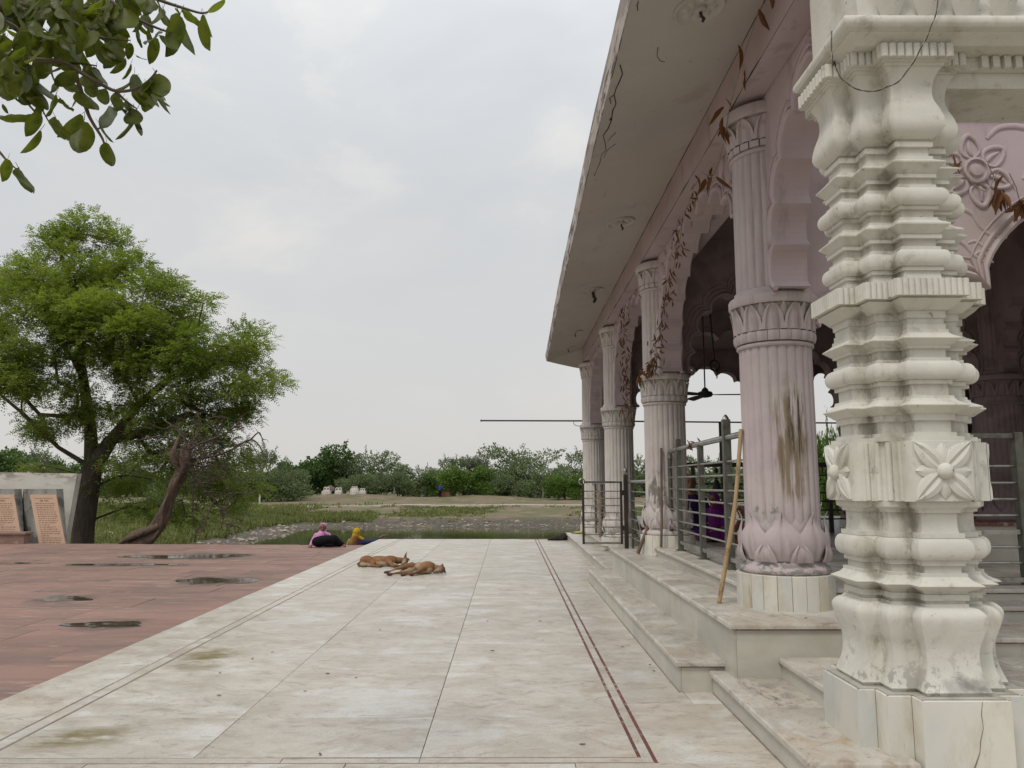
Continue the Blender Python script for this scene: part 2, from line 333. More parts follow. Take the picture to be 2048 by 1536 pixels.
M['deadwood'] = surface('deadwood', (0.135, 0.088, 0.062), (0.085, 0.056, 0.040), 4, 0.85, 0.7, 12, (4, 4, 0.7), bdist=0.03, layers=[dict(col=(0.05, 0.036, 0.028), scale=5, lo=0.55, hi=0.66, fac=0.8, stretch=(4, 4, 0.6))])
M['deadtwig'] = surface('deadtwig', (0.085, 0.062, 0.047), (0.055, 0.040, 0.032), 5, 0.9, 0.2)
M['twig'] = surface('twig', (0.075, 0.055, 0.04), (0.12, 0.09, 0.06), 12, 0.8, 0.2)
M['neem'] = leaf_mat('neem_leaf', (0.100, 0.142, 0.022), (0.255, 0.305, 0.066), 0.5, 0.5, 0.35, 0.35)
M['acacia'] = leaf_mat('acacia_leaf', (0.095, 0.130, 0.062), (0.175, 0.220, 0.110), 0.3, 0.6, 0.35, 0.4)
M['dense'] = leaf_mat('dense_leaf', (0.058, 0.108, 0.028), (0.130, 0.195, 0.058), 0.3, 0.55, 0.35, 0.4)
M['bright'] = leaf_mat('bright_leaf', (0.075, 0.135, 0.022), (0.145, 0.220, 0.045), 0.35, 0.55, 0.35, 0.4)
M['grey_green'] = leaf_mat('grey_green_leaf', (0.105, 0.130, 0.078), (0.165, 0.195, 0.12), 0.3, 0.6, 0.35, 0.4)
M['grass'] = leaf_mat('grass_blade', (0.10, 0.125, 0.035), (0.185, 0.195, 0.075), 0.3, 0.7, 0.4, 0.25)
M['fig_leaf'] = leaf_mat('fig_leaf', (0.045, 0.066, 0.010), (0.135, 0.150, 0.024), 0.6, 0.4, 0.45, 3.0)
M['fig_leaf_pale'] = leaf_mat('fig_leaf_pale', (0.13, 0.17, 0.12), (0.17, 0.20, 0.14), 0.3, 0.5, 0.3, 3.0)
M['dry_leaf'] = leaf_mat('dry_leaf', (0.065, 0.028, 0.013), (0.155, 0.068, 0.028), 0.25, 0.6, 0.45, 4.0)
M['earth'] = surface('earth', (0.185, 0.135, 0.085), (0.145, 0.108, 0.068), 0.35, 0.95, 0.4, 3.0, bdist=0.1, layers=[
    dict(col=(0.085, 0.105, 0.034), scale=0.20, lo=0.40, hi=0.62, fac=0.8, detail=8, rough=0.7),
    dict(col=(0.235, 0.175, 0.115), scale=0.5, lo=0.54, hi=0.68, fac=0.6, detail=6),
    dict(col=(0.062, 0.052, 0.044), scale=1.1, lo=0.15, hi=0.55, fac=0.95, z=(-1.45, -1.8), detail=8),
    dict(col=(0.12, 0.10, 0.07), scale=3, lo=0.55, hi=0.68, fac=0.6, detail=6)])
M['stone_bits'] = surface('stone_bits', (0.34, 0.295, 0.235), (0.14, 0.118, 0.095), 1.2, 0.9, 0.3, 10)
M['pathway'] = surface('pathway', (0.46, 0.41, 0.34), (0.38, 0.33, 0.27), 0.8, 0.9, 0.2, 8)
M['concrete'] = surface('concrete', (0.255, 0.25, 0.225), (0.16, 0.155, 0.135), 2.5, 0.9, 0.35, 20, layers=[dict(col=(0.08, 0.08, 0.07), scale=2.2, lo=0.52, hi=0.66, fac=0.8)])
M['wall_white'] = surface('wall_white', (0.62, 0.59, 0.52), (0.55, 0.52, 0.455), 1.0, 0.9, 0.2, 12, layers=[
    dict(col=(0.23, 0.205, 0.175), scale=2.5, lo=0.47, hi=0.64, fac=0.75, stretch=(0.6, 1, 1.6), z=(2.15, 2.62)),
    dict(col=(0.40, 0.37, 0.32), scale=1.4, lo=0.56, hi=0.8, fac=0.5)])
M['plaque'] = surface('plaque', (0.46, 0.305, 0.215), (0.42, 0.27, 0.185), 2, 0.7, 0.1, 30)
M['lettering'] = surface('lettering', (0.12, 0.065, 0.045), None, 6, 0.8, 0)
M['whitewash'] = surface('whitewash', (0.62, 0.59, 0.53), (0.50, 0.47, 0.42), 1.5, 0.9, 0.1)
M['brick'] = surface('brick', (0.22, 0.085, 0.06), (0.17, 0.07, 0.05), 3, 0.9, 0.2)
M['rope'] = surface('rope', (0.33, 0.30, 0.23), (0.18, 0.16, 0.12), 60, 0.9, 0.2)
M['cloth_dark'] = surface('cloth_dark', (0.022, 0.018, 0.016), (0.04, 0.032, 0.028), 6, 0.9, 0.3, 20)
M['cloth_yellow'] = surface('cloth_yellow', (0.45, 0.40, 0.10), (0.38, 0.33, 0.12), 6, 0.85, 0.2)
M['lime_bed'] = surface('lime_bed', (0.42, 0.40, 0.35), (0.30, 0.28, 0.24), 9, 0.9, 0.4, 40)

def water_mat(name, col, rough, bscale, bump, murk=0.0):
    m, nt = new_mat(name)
    tc = nt.nodes.new('ShaderNodeTexCoord')
    b = nt.nodes.new('ShaderNodeBsdfPrincipled')
    f = noise(nt, tc.outputs['Object'], 0.15 if murk else 4, 5)
    nt.links.new(mixc(nt, rng(nt, f, 0.35, 0.65), col, tuple(x * 0.6 for x in col)), b.inputs['Base Color'])
    b.inputs['Roughness'].default_value = rough; b.inputs['IOR'].default_value = 1.33; b.inputs['Specular IOR Level'].default_value = 0.5
    bf = noise(nt, tc.outputs['Object'], bscale, 3, 0.5, 0, (1, 2.5, 1))
    bn = nt.nodes.new('ShaderNodeBump'); bn.inputs['Strength'].default_value = bump; bn.inputs['Distance'].default_value = 0.02
    nt.links.new(bf, bn.inputs['Height']); nt.links.new(bn.outputs[0], b.inputs['Normal'])
    o = nt.nodes.new('ShaderNodeOutputMaterial'); nt.links.new(b.outputs[0], o.inputs['Surface'])
    return m
M['pond'] = water_mat('pond_water', (0.055, 0.062, 0.022), 0.06, 1.5, 0.12, 1)
M['puddle'] = water_mat('puddle_water', (0.085, 0.062, 0.045), 0.05, 2.2, 0.12)

# ------------------------------------------------------------------ mesh helpers
def tag(o, label=None, cat=None, group=None, kind=None):
    if label: o['label'] = label
    if cat: o['category'] = cat
    if group: o['group'] = group
    if kind: o['kind'] = kind
    return o

def empty(name, loc=(0, 0, 0), rz=0.0, label=None, cat=None, group=None, parent=None):
    o = bpy.data.objects.new(name, None)
    o.empty_display_size = 0.2
    o.location = loc; o.rotation_euler = (0, 0, rz)
    COL.objects.link(o)
    if parent: o.parent = parent
    return tag(o, label, cat, group)

def link(name, me, parent=None, loc=(0, 0, 0), rot=(0, 0, 0), scale=(1, 1, 1)):
    o = bpy.data.objects.new(name, me)
    o.location = loc; o.rotation_euler = rot; o.scale = scale
    COL.objects.link(o)
    if parent: o.parent = parent
    return o

def me_new(name, verts, faces, mat=None, smooth=False, angle=None):
    me = bpy.data.meshes.new(name)
    me.from_pydata([tuple(v) for v in verts], [], [tuple(f) for f in faces])
    if mat: me.materials.append(mat)
    if smooth:
        me.polygons.foreach_set('use_smooth', [True] * len(me.polygons))
        if angle:
            try: me.set_sharp_from_angle(angle=R(angle))
            except Exception: pass
    me.update()
    return me

class MB:
    def __init__(s): s.v = []; s.f = []
    def add(s, v, f):
        k = len(s.v); s.v += [tuple(p) for p in v]; s.f += [tuple(i + k for i in q) for q in f]; return s
    def box(s, x0, x1, y0, y1, z0, z1):
        return s.add([(x0, y0, z0), (x1, y0, z0), (x1, y1, z0), (x0, y1, z0), (x0, y0, z1), (x1, y0, z1), (x1, y1, z1), (x0, y1, z1)],
                     [(0, 3, 2, 1), (4, 5, 6, 7), (0, 1, 5, 4), (1, 2, 6, 5), (2, 3, 7, 6), (3, 0, 4, 7)])
    def slab(s, x0, x1, y0, y1, z0, z1, c=0.006, c2=None):
        """box with chamfered top rim; c2: wider rounded nose"""
        v = [(x0, y0, z0), (x1, y0, z0), (x1, y1, z0), (x0, y1, z0)]
        rings = [(0, z1 - c), (c * 0.35, z1 - c * 0.35), (c, z1)]
        f = [(0, 3, 2, 1)]
        for i, (d, z) in enumerate(rings):
            v += [(x0 + d, y0 + d, z), (x1 - d, y0 + d, z), (x1 - d, y1 - d, z), (x0 + d, y1 - d, z)]
            a, b = 4 * i, 4 * i + 4
            for k in range(4): f.append((a + k, a + (k + 1) % 4, b + (k + 1) % 4, b + k))
        f.append((12, 13, 14, 15))
        return s.add(v, f)
    def loft(s, rings, closed=True, cap=True):
        n = len(rings[0]); v = []; f = []
        for r in rings: v += [tuple(p) for p in r]
        for i in range(len(rings) - 1):
            for k in range(n if closed else n - 1):
                a = i * n + k; b = i * n + (k + 1) % n
                f.append((a, b, b + n, a + n))
        if cap and closed:
            f.append(tuple(range(n))[::-1]); f.append(tuple(range((len(rings) - 1) * n, len(rings) * n)))
        return s.add(v, f)
    def lathe(s, prof, n=24, ctr=(0, 0), cap=True):
        return s.loft([[(ctr[0] + r * math.cos(2 * math.pi * k / n), ctr[1] + r * math.sin(2 * math.pi * k / n), z) for k in range(n)] for r, z in prof], True, cap)
    def tube(s, pts, rad, n=6, cap=True):
        pts = [Vector(p) for p in pts]
        if isinstance(rad, (int, float)): rad = [rad] * len(pts)
        rings = []; up = None
        for i, p in enumerate(pts):
            d = (pts[min(i + 1, len(pts) - 1)] - pts[max(i - 1, 0)])
            if d.length < 1e-9: d = Vector((0, 0, 1))
            d.normalize()
            if up is None: up = Vector((0, 0, 1)) if abs(d.z) < 0.9 else Vector((1, 0, 0))
            a = d.cross(up)
            if a.length < 1e-6: a = d.orthogonal()
            a.normalize(); b = a.cross(d).normalized(); up = b
            rings.append([p + (a * math.cos(2 * math.pi * k / n) + b * math.sin(2 * math.pi * k / n)) * rad[i] for k in range(n)])
        return s.loft(rings, True, cap)
    def obj(s, name, mat, parent=None, smooth=False, angle=None, loc=(0, 0, 0), rot=(0, 0, 0), scale=(1, 1, 1)):
        return link(name, me_new(name, s.v, s.f, mat, smooth, angle), parent, loc, rot, scale)
    def mesh(s, name, mat, smooth=False, angle=None): return me_new(name, s.v, s.f, mat, smooth, angle)

def catmull(pts, n=6):
    P = [Vector(p) for p in pts]; out = []
    for i in range(len(P) - 1):
        p0 = P[max(i - 1, 0)]; p1 = P[i]; p2 = P[i + 1]; p3 = P[min(i + 2, len(P) - 1)]
        for k in range(n):
            t = k / n
            out.append(0.5 * ((2 * p1) + (p2 - p0) * t + (2 * p0 - 5 * p1 + 4 * p2 - p3) * t * t + (3 * p1 - p0 - 3 * p2 + p3) * t ** 3))
    out.append(P[-1]); return out

def quads_mesh(name, Q, mat):
    """Q: (N,4,3) array of separate quads"""
    n = len(Q)
    me = bpy.data.meshes.new(name)
    me.vertices.add(4 * n); me.vertices.foreach_set('co', np.ascontiguousarray(Q, dtype=np.float32).ravel())
    me.loops.add(4 * n); me.loops.foreach_set('vertex_index', np.arange(4 * n, dtype=np.int32))
    me.polygons.add(n); me.polygons.foreach_set('loop_start', np.arange(0, 4 * n, 4, dtype=np.int32))
    me.polygons.foreach_set('loop_total', np.full(n, 4, dtype=np.int32))
    me.materials.append(mat); me.update(calc_edges=True)
    return me

def unit(a): return a / np.maximum(np.linalg.norm(a, axis=-1, keepdims=True), 1e-9)

def at(px, py, Y):
    """world point at forward distance Y that the camera ray through a photo pixel meets"""
    p = R(7.41); ya = R(0.2586)
    fw = Vector((math.sin(ya) * math.cos(p), math.cos(ya) * math.cos(p), math.sin(p)))
    rt = Vector((math.cos(ya), -math.sin(ya), 0)); up = rt.cross(fw)
    d = fw + rt * ((px - 1024) / 1538) + up * ((768 - py) / 1538)
    return Vector((0, 0, CAM_H)) + d * (Y / d.y)

def copy_tree(o, parent=None, skip=()):
    c = o.copy(); COL.objects.link(c); c.parent = parent
    for ch in list(o.children): copy_tree(ch, c)
    return c

def atz(px, py, z):
    a = at(px, py, 10.0); c = Vector((0, 0, CAM_H)); d = a - c
    return c + d * ((z - CAM_H) / d.z)

# ================================================================== SETTING
# ---- ground: one sheet to the horizon with the pond hollow
def sstep(t): t = np.clip(t, 0, 1); return t * t * (3 - 2 * t)
def wobble(X, Y, s, seed=0):
    return (np.sin(X / s + seed) + np.sin(Y / s * 1.3 + 2 * seed) + np.sin((X + Y) / s * 0.7 + 1.7 + seed) + np.sin((X - 0.6 * Y) / s * 1.9 + 0.4)) / 4
def pond_d(X, Y):
    xs = np.where(Y > 46, -16.3, -16.3 + (46 - Y) * 0.26)
    d = np.maximum(xs - X, Y - 66.0)
    d = np.maximum(d, X - 75)
    return d + wobble(X, Y, 3.1) * 0.7
PX = [-30, -6, 0, 2.2, 4.5, 9, 18, 40, 70, 120, 4000]
PZ = [-3.2, -3.0, -2.2, -1.85, -1.62, -1.30, -0.86, -0.62, -0.42, -0.30, -0.30]
def hgt(X, Y):
    X = np.asarray(X, float); Y = np.asarray(Y, float)
    z = np.interp(pond_d(X, Y), PX, PZ)
    z = z + wobble(X, Y, 1.7, 2) * 0.07 + wobble(X, Y, 0.6, 5) * 0.03
    z = z + 0.75 * np.exp(-(((X + 22.5) / 8.5) ** 2 + ((Y - 108) / 6.0) ** 2))
    z = z + 0.65 * np.exp(-(((X + 4.5) / 7.0) ** 2 + ((Y - 102) / 5.0) ** 2))
    z = z + 0.45 * np.exp(-(((X - 14) / 9.0) ** 2 + ((Y - 100) / 5.0) ** 2))
    near = 1 - sstep((Y - 19.0) / 4.0)
    z = z * (1 - near) + (-1.0) * near
    return z
def axis(a): return np.unique(np.concatenate(a))
gx = axis([np.linspace(-1500, -90, 16), np.arange(-90, 90, 1.0), np.linspace(90, 1500, 16)])
gy = axis([np.linspace(-80, 18, 12), np.arange(18, 140, 0.8), np.linspace(140, 2200, 26)])
GX, GY = np.meshgrid(gx, gy)
GZ = hgt(GX, GY)
V = np.stack([GX, GY, GZ], -1).reshape(-1, 3)
nx, ny = len(gx), len(gy)
F = [(j * nx + i, j * nx + i + 1, (j + 1) * nx + i + 1, (j + 1) * nx + i) for j in range(ny - 1) for i in range(nx - 1)]
g = link('ground', me_new('ground', V, F, M['earth'], True))
tag(g, 'brown earthen bank with patchy grass round the pond', 'ground', kind='structure')

mb = MB(); mb.add([(-30, 21.5, -2.2), (80, 21.5, -2.2), (80, 72, -2.2), (-30, 72, -2.2)], [(0, 1, 2, 3)])
o = mb.obj('pond_water', M['pond']); tag(o, 'murky green water of the pond', 'water', kind='structure')

# path along the bank, a low raised strip
pp = catmull([(-23.0, 34, 0), (-23.6, 52, 0), (-26.5, 70, 0), (-24, 80.5, 0), (-14, 83.5, 0), (0, 84, 0), (25, 83.5, 0), (70, 84, 0)], 12)
mb = MB(); rings = []
for i, p in enumerate(pp):
    d = (pp[min(i + 1, len(pp) - 1)] - pp[max(i - 1, 0)]).normalized(); n = Vector((-d.y, d.x, 0)) * 1.15
    z = float(hgt(p.x, p.y))
    a, b = p + n, p - n
    rings.append([(a.x, a.y, z - 0.5), (a.x, a.y, z + 0.12), (b.x, b.y, z + 0.12), (b.x, b.y, z - 0.5)])
mb.loft(rings)
o = mb.obj('path', M['pathway']); tag(o, 'pale raised footpath curving round the far side of the pond', 'path', kind='structure')

# ---- marble terrace: bed, slabs and inlay strips one by one
terr = MB().box(-3.425, 2.4, -3.0, 20.78, -0.16, -0.03).box(2.401, 8.4, -3.0, 4.14, -0.16, -0.0305).obj('marble_terrace', M['joint'])
tag(terr, 'white marble terrace of large streaked slabs with dark inlaid lines', 'terrace', kind='structure')
def slab_piece(name, x0, x1, y0, y1, mat, parent, z0=-0.03, z1=0.0, gx=0.0018, gy=0.001, c=0.0025):
    cx, cy = (x0 + x1) / 2, (y0 + y1) / 2
    zz = rnd.uniform(-0.0012, 0.0012)
    mb = MB().slab(x0 + gx - cx, x1 - gx - cx, y0 + gy - cy, y1 - gy - cy, z0, z1 + zz, c)
    return mb.obj(name, mat, parent, loc=(cx, cy, 0))
rows = [4.345, 5.05, 6.21, 7.30] + [7.30 + 1.15 * i for i in range(1, 12)] + [20.8]
colsx = [-2.790, -1.68, -0.47, 0.6935]
for j in range(len(rows) - 1):
    for i in range(3):
        slab_piece('slab', colsx[i], colsx[i + 1], rows[j], rows[j + 1], M['marble_floor'], terr)
# left inlays and border band
yb = [4.25, 5.9, 7.5, 9.0, 10.6, 12.1, 13.7, 15.3, 16.9, 18.4, 20.8]
for j in range(len(yb) - 1):
    slab_piece('inlay_strip', -2.803, -2.791, max(yb[j], 4.33), yb[j + 1], M['inlay_old'], terr, z1=-0.0005, gx=0, c=0.001)
    slab_piece('slab', -2.893, -2.804, yb[j] if j else 4.262, yb[j + 1], M['marble_floor'], terr, gx=0.0005)
    slab_piece('inlay_strip', -2.906, -2.894, yb[j], yb[j + 1], M['inlay_old'], terr, z1=-0.0005, gx=0, c=0.001)
    slab_piece('slab', -3.43, -2.907, yb[j], yb[j + 1], M['marble_floor'], terr, gx=0.0005)
# right inlays
yr = [4.25, 5.35, 6.55, 7.9, 9.3, 10.7, 11.72, 13.1, 14.6, 16.1, 17.6, 19.1, 20.8]
for j in range(len(yr) - 1):
    slab_piece('inlay_strip', 0.694, 0.711, max(yr[j], 4.345), yr[j + 1], M['inlay'], terr, z1=-0.0003, gx=0, c=0.001)
    slab_piece('slab', 0.7115, 0.7675, yr[j] if j else 4.262, yr[j + 1], M['marble_floor'], terr, gx=0.0005)
    slab_piece('inlay_strip', 0.768, 0.787, yr[j], yr[j + 1], M['inlay'], terr, z1=-0.0003, gx=0, c=0.001)
    xr = 1.46 if yr[j] < 5.3 else (1.23 if yr[j] < 11.7 else 1.56)
    slab_piece('slab', 0.7875, xr, yr[j], yr[j + 1], M['marble_floor'], terr, gx=0.0005)
slab_piece('slab', 1.232, 1.47, 5.35, 5.9, M['marble_floor'], terr)
# front inlays and near band
xs = [-2.803, -1.2, -0.47, 0.713]
for i in range(3):
    slab_piece('inlay_strip', xs[i], xs[i + 1], 4.331, 4.344, M['inlay_old'], terr, z1=-0.0004, gx=0, c=0.001, gy=0)
    slab_piece('slab', max(xs[i], -2.803), min(xs[i + 1], 0.713), 4.263, 4.330, M['marble_floor'], terr, gx=0.001)
xs = [-3.43, -1.7, -0.30, 0.792]
for i in range(3):
    slab_piece('inlay_strip', max(xs[i], -2.9), xs[i + 1], 4.250, 4.262, M['inlay_old'], terr, z1=-0.0004, gx=0, c=0.001, gy=0)
xs = [-3.43, -2.2, -0.85, 0.35, 1.46, 2.4]
for i in range(5):
    for (y0, y1) in ((3.1, 4.249), (1.9, 3.1), (0.62, 1.9), (-0.6, 0.62), (-1.8, -0.6), (-3.0, -1.8)):
        slab_piece('slab', xs[i], xs[i + 1], y0, min(y1, 4.249), M['marble_floor'], terr)
for (xa, xb) in ((2.4, 3.8), (3.8, 5.2), (5.2, 6.7), (6.7, 8.4)):
    for (y0, y1) in ((3.1, 4.14), (1.9, 3.1), (0.62, 1.9), (-0.6, 0.62)):
        slab_piece('slab', xa, xb, y0, y1, M['marble_floor'], terr)

# ---- red sandstone court, a step lower
ZC = -0.12
def far_y(x): return 20.30 + (-3.45 - x) * 0.066
court = MB().add([(-26, -1.5, -0.35), (-3.45, -1.5, -0.35), (-3.45, far_y(-3.45), -0.35), (-26, far_y(-26), -0.35),
                  (-26, -1.5, ZC - 0.02), (-3.45, -1.5, ZC - 0.02), (-3.45, far_y(-3.45) - 0.03, ZC - 0.02), (-26, far_y(-26) - 0.03, ZC - 0.02)],
                 [(0, 3, 2, 1), (4, 5, 6, 7), (0, 1, 5, 4), (1, 2, 6, 5), (2, 3, 7, 6), (3, 0, 4, 7)]).obj('sandstone_court', M['sandstone_bed'])
tag(court, 'red sandstone paved court with damp patches beside the marble terrace', 'court', kind='structure')
y = -1.5; k = 0
while y < 22.2:
    hgt_row = rnd.choice([0.62, 0.75, 0.9])
    x = -3.452; 
    first = True
    while x > -17.6:
        wd = rnd.uniform(0.9, 2.3) if not first else rnd.uniform(0.5, 1.8); first = False
        x0 = max(x - wd, -18)
        ym = (x0 + x) / 2; yf = far_y(ym)
        y1 = min(y + hgt_row, yf)
        if y1 - y > 0.08 and y < yf:
            q = 0.002
            cx, cy = ym, (y + y1) / 2
            z1 = ZC + rnd.uniform(-0.004, 0.003)
            mb = MB().slab(x0 + q - cx, x - q - cx, y + q - cy, y1 - q - cy, -0.03, z1 - ZC, 0.005)
            mb.obj('slab', M['sandstone'], court, loc=(cx, cy, ZC))
        x = x0; k += 1
    y += hgt_row


PUDS = [((275, 1113), (478, 1113), 1.05, 'long rain puddle near the far edge of the sandstone court'),
        ((140, 1130), (335, 1130), 0.36, 'thin strip of rain water on the sandstone court'),
        ((362, 1162), (500, 1162), 0.85, 'rain puddle with greenish bottom nearest the marble terrace'),
        ((74, 1198), (182, 1198), 0.42, 'small silvery rain puddle at the left of the sandstone court'),
        ((152, 1249), (276, 1249), 0.40, 'nearest round rain puddle on the sandstone court'),
        ((-40, 1127), (75, 1127), 0.30, 'faint damp puddle at the left edge of the court')]
def blob(cx, cy, rx, ry, n=40, seed=0, pinch=0.25):
    r = random.Random(seed); ph = [r.uniform(0, 6.28) for _ in range(5)]
    out = []
    for i in range(n):
        a = 2 * math.pi * i / n
        s = 1 + pinch * (0.5 * math.sin(2 * a + ph[0]) + 0.35 * math.sin(3 * a + ph[1]) + 0.3 * math.sin(5 * a + ph[2]) + 0.15 * math.sin(9 * a + ph[3]))
        out.append((cx + rx * s * math.cos(a), cy + ry * s * math.sin(a)))
    return out
for i, (a, b, ry, lab) in enumerate(PUDS):
    A, B = atz(a[0], a[1], ZC), atz(b[0], b[1], ZC)
    c = (A + B) / 2
    pts = blob(0, 0, (B.x - A.x) / 2, ry / 2, 48, i * 3 + 1, 0.42)
    rim = blob(0, 0, (B.x - A.x) / 2 * 1.03, ry / 2 * 1.05, 48, i * 3 + 1, 0.42)
    mb = MB(); n = len(pts)
    mb.add([(x, y, 0.0045) for x, y in pts] + [(x, y, 0.0) for x, y in rim], [tuple(range(n))] + [(k, n + k, n + (k + 1) % n, (k + 1) % n) for k in range(n)])
    o = mb.obj('puddle', M['puddle'], loc=(c.x, c.y, ZC + 0.002))
    tag(o, lab, 'puddle', kind='structure')

# ---- ghat: stone steps running down to the water behind both floors
gh = empty('ghat_steps'); tag(gh, 'sandstone steps going down from the court to the pond', 'steps', kind='structure')
for i in range(9):
    z = -0.40 - 0.27 * i
    for (xa, xb) in ((-9.5, -3.43), (-3.42, 8.5)):
        yb0 = 20.75 if xa > -4 else 20.62
        MB().slab(xa, xb, yb0 + 0.42 * i + (0.05 if i else 0), yb0 + 0.42 * (i + 1) + 0.05, -3.2, z, 0.012).obj('stair_slab', M['sandstone'], gh)
MB().box(-9.5, 8.5, 19.0, 20.6, -3.2, -0.36).obj('retaining_wall', M['sandstone'], gh)

# ---- grass and stones of the banks (uncountable)
def tufts(name, pts, hs, mat, label, blades=5, width=0.10):
    P = np.repeat(pts, blades, 0); H = np.repeat(hs, blades)
    n = len(P)
    P = P + np.stack([nrs.normal(0, 0.14, n), nrs.normal(0, 0.14, n), np.zeros(n)], 1)
    a = nrs.uniform(0, 2 * np.pi, n); lean = np.stack([np.cos(a), np.sin(a), np.zeros(n)], 1) * (H * nrs.uniform(0.1, 0.6, n))[:, None]
    sa = np.stack([-np.sin(a), np.cos(a), np.zeros(n)], 1) * (width * nrs.uniform(0.5, 1.2, n))[:, None]
    up = np.stack([np.zeros(n), np.zeros(n), H], 1)
    Q = np.stack([P - sa * 0.5, P + sa * 0.5, P + lean + up + sa * 0.12, P + lean + up - sa * 0.12], 1)
    o = link(name, quads_mesh(name, Q, mat)); return tag(o, label, 'grass', kind='stuff')
pts = []
while len(pts) < 22000:
    x = nrs.uniform(-48, 26); yy = nrs.uniform(23, 86)
    if abs(x) > yy * 0.72 + 3: continue
    d = float(pond_d(x, yy))
    if d < 2.0: continue
    dens = 0.5 + 0.5 * math.sin(x * 0.35 + 1.0 + 0.5 * math.sin(yy * 0.3)) * math.sin(yy * 0.22 + 0.6)
    left = 1.0 if x < -12 and yy < 74 else 0.0
    pr = (0.95 if left and d > 2.2 else 0.0) + max(0, dens - 0.36) * 1.3 * (1 if 5.5 < d < 17.5 else 0.2)
    if nrs.rand() < pr: pts.append((x, yy))
pts = np.array(pts); z = hgt(pts[:, 0], pts[:, 1])
hs = nrs.uniform(0.07, 0.24, len(pts)) * np.where(pts[:, 0] < -12, 1.9, 0.9)
tufts('grass', np.column_stack([pts, z - 0.03]), hs, M['grass'], 'low wild grass growing in patches on the pond banks', 5, 0.15)

sm = MB(); ico = [(0, 0, 1), (1, 0, 0.1), (0.3, 0.95, 0), (-0.8, 0.6, 0.1), (-0.8, -0.6, -0.05), (0.3, -0.95, 0.1), (0, 0, -0.8)]
icf = [(0, 1, 2), (0, 2, 3), (0, 3, 4), (0, 4, 5), (0, 5, 1), (6, 2, 1), (6, 3, 2), (6, 4, 3), (6, 5, 4), (6, 1, 5)]
cnt = 0
while cnt < 1300:
    x = nrs.uniform(-34, 14); yy = nrs.uniform(28, 73)
    d = float(pond_d(x, yy))
    if not (-0.6 < d < 5.2) or nrs.rand() > math.exp(-abs(d - 1.1) / 1.1): continue
    s = 0.035 + 0.17 * nrs.rand() ** 4
    z = float(hgt(x, yy)); a = nrs.uniform(0, 6.28); sx, sy, sz = s * nrs.uniform(0.7, 1.5), s * nrs.uniform(0.7, 1.5), s * nrs.uniform(0.5, 0.9)
    sm.add([(x + (p[0] * math.cos(a) - p[1] * math.sin(a)) * sx, yy + (p[0] * math.sin(a) + p[1] * math.cos(a)) * sy, z + p[2] * sz) for p in ico], icf)
    cnt += 1
o = sm.obj('bank_stones', M['stone_bits']); tag(o, 'loose pale stones strewn along the water line', 'stones', kind='stuff')

# ================================================================== TEMPLE PAVILION
temple = empty('temple_pavilion', label='lilac and white temple pavilion with fluted columns, scalloped arches and deep sloping eave', cat='temple')

# ---- steps
def span(a, b, ln):
    n = max(1, round((b - a) / ln)); return [(a + (b - a) * i / n, a + (b - a) * (i + 1) / n) for i in range(n)]
def step(x0, x1, y0, y1, z0, z1, treadlen=1.5, west=True, south=True, joint_y=None, depth=None):
    st = empty('step', (0, 0, 0), parent=temple)
    th = 0.032
    MB().box(x0 + 0.03, x1, y0 + 0.03, y1, z0 - 0.01, z1 - th - 0.001).obj('core', M['lime_bed'], st)
    for (a, b) in span(y0, y1, treadlen):
        xe = x1 if depth is None else x0 + depth
        cx, cy = (x0 + xe) / 2, (a + b) / 2
        MB().slab(x0 - cx - 0.012, xe - cx, a - cy + (0.0008 if a > y0 else -0.012), b - cy - 0.0008, -th, rnd.uniform(-0.001, 0.001), 0.012).obj('tread', M['marble_tread'], st, True, 35, (cx, cy, z1))
    if west:
        for (a, b) in span(y0 + 0.012, y1, 1.0):
            cy = (a + b) / 2
            MB().box(0, 0.018, a - cy + 0.0008, b - cy - 0.0008, z0 - z1, -th - 0.008).obj('riser', M['marble_riser'], st, loc=(x0 + 0.012, cy, z1))
        MB().box(x0 + 0.006, x0 + 0.020, y0 + 0.006, y1, z0 + 0.0005, z0 + 0.005).obj('base_joint', M['grime'], st)
        MB().box(x0 + 0.004, x0 + 0.028, y0 + 0.004, y1, z1 - th - 0.008, z1 - th).obj('nosing_strip', M['inlay_old'], st)
    if south:
        xe = min(x1, x0 + 3.6)
        for (a, b) in span(x0 + 0.031, xe, 0.95):
            cx = (a + b) / 2
            MB().box(a - cx + 0.0008, b - cx - 0.0008, 0, 0.018, z0 - z1, -th - 0.008).obj('riser', M['marble_riser'], st, loc=(cx, y0 + 0.012, z1))
        MB().box(x0 + 0.03, xe, y0 + 0.002, y0 + 0.028, z1 - th - 0.009, z1 - th).obj('nosing_strip', M['inlay'], st)
    return st
step(1.19, 1.54, 5.62, 11.74, 0.0, 0.21, 1.22)
step(1.51, 2.62, 5.36, 11.50, 0.0, 0.51, 1.22)
step(1.95, 6.9, 6.30, 10.50, 0.505, 0.62, 1.05, south=True)
step(1.42, 1.93, 3.80, 5.60, 0.0, 0.155, 0.9)
step(1.83, 8.4, 4.15, 5.62, 0.0, 0.29, 0.75)
step(2.63, 8.4, 5.37, 6.4, 0.25, 0.42, 0.52)
step(2.64, 8.4, 6.02, 6.9, 0.40, 0.525, 0.45)
step(1.52, 2.3, 11.51, 20.80, -0.02, 0.17, 1.3, south=False)
step(1.92, 12.0, 11.52, 20.79, 0.165, 0.27, 1.3, south=False)
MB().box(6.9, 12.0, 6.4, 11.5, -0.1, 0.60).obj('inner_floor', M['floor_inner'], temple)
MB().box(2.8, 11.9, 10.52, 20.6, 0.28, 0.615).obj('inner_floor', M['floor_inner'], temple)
MB().box(4.3, 9.5, 8.0, 8.6, 0.56, 1.02).obj('inner_wall', M['marble_riser'], temple)
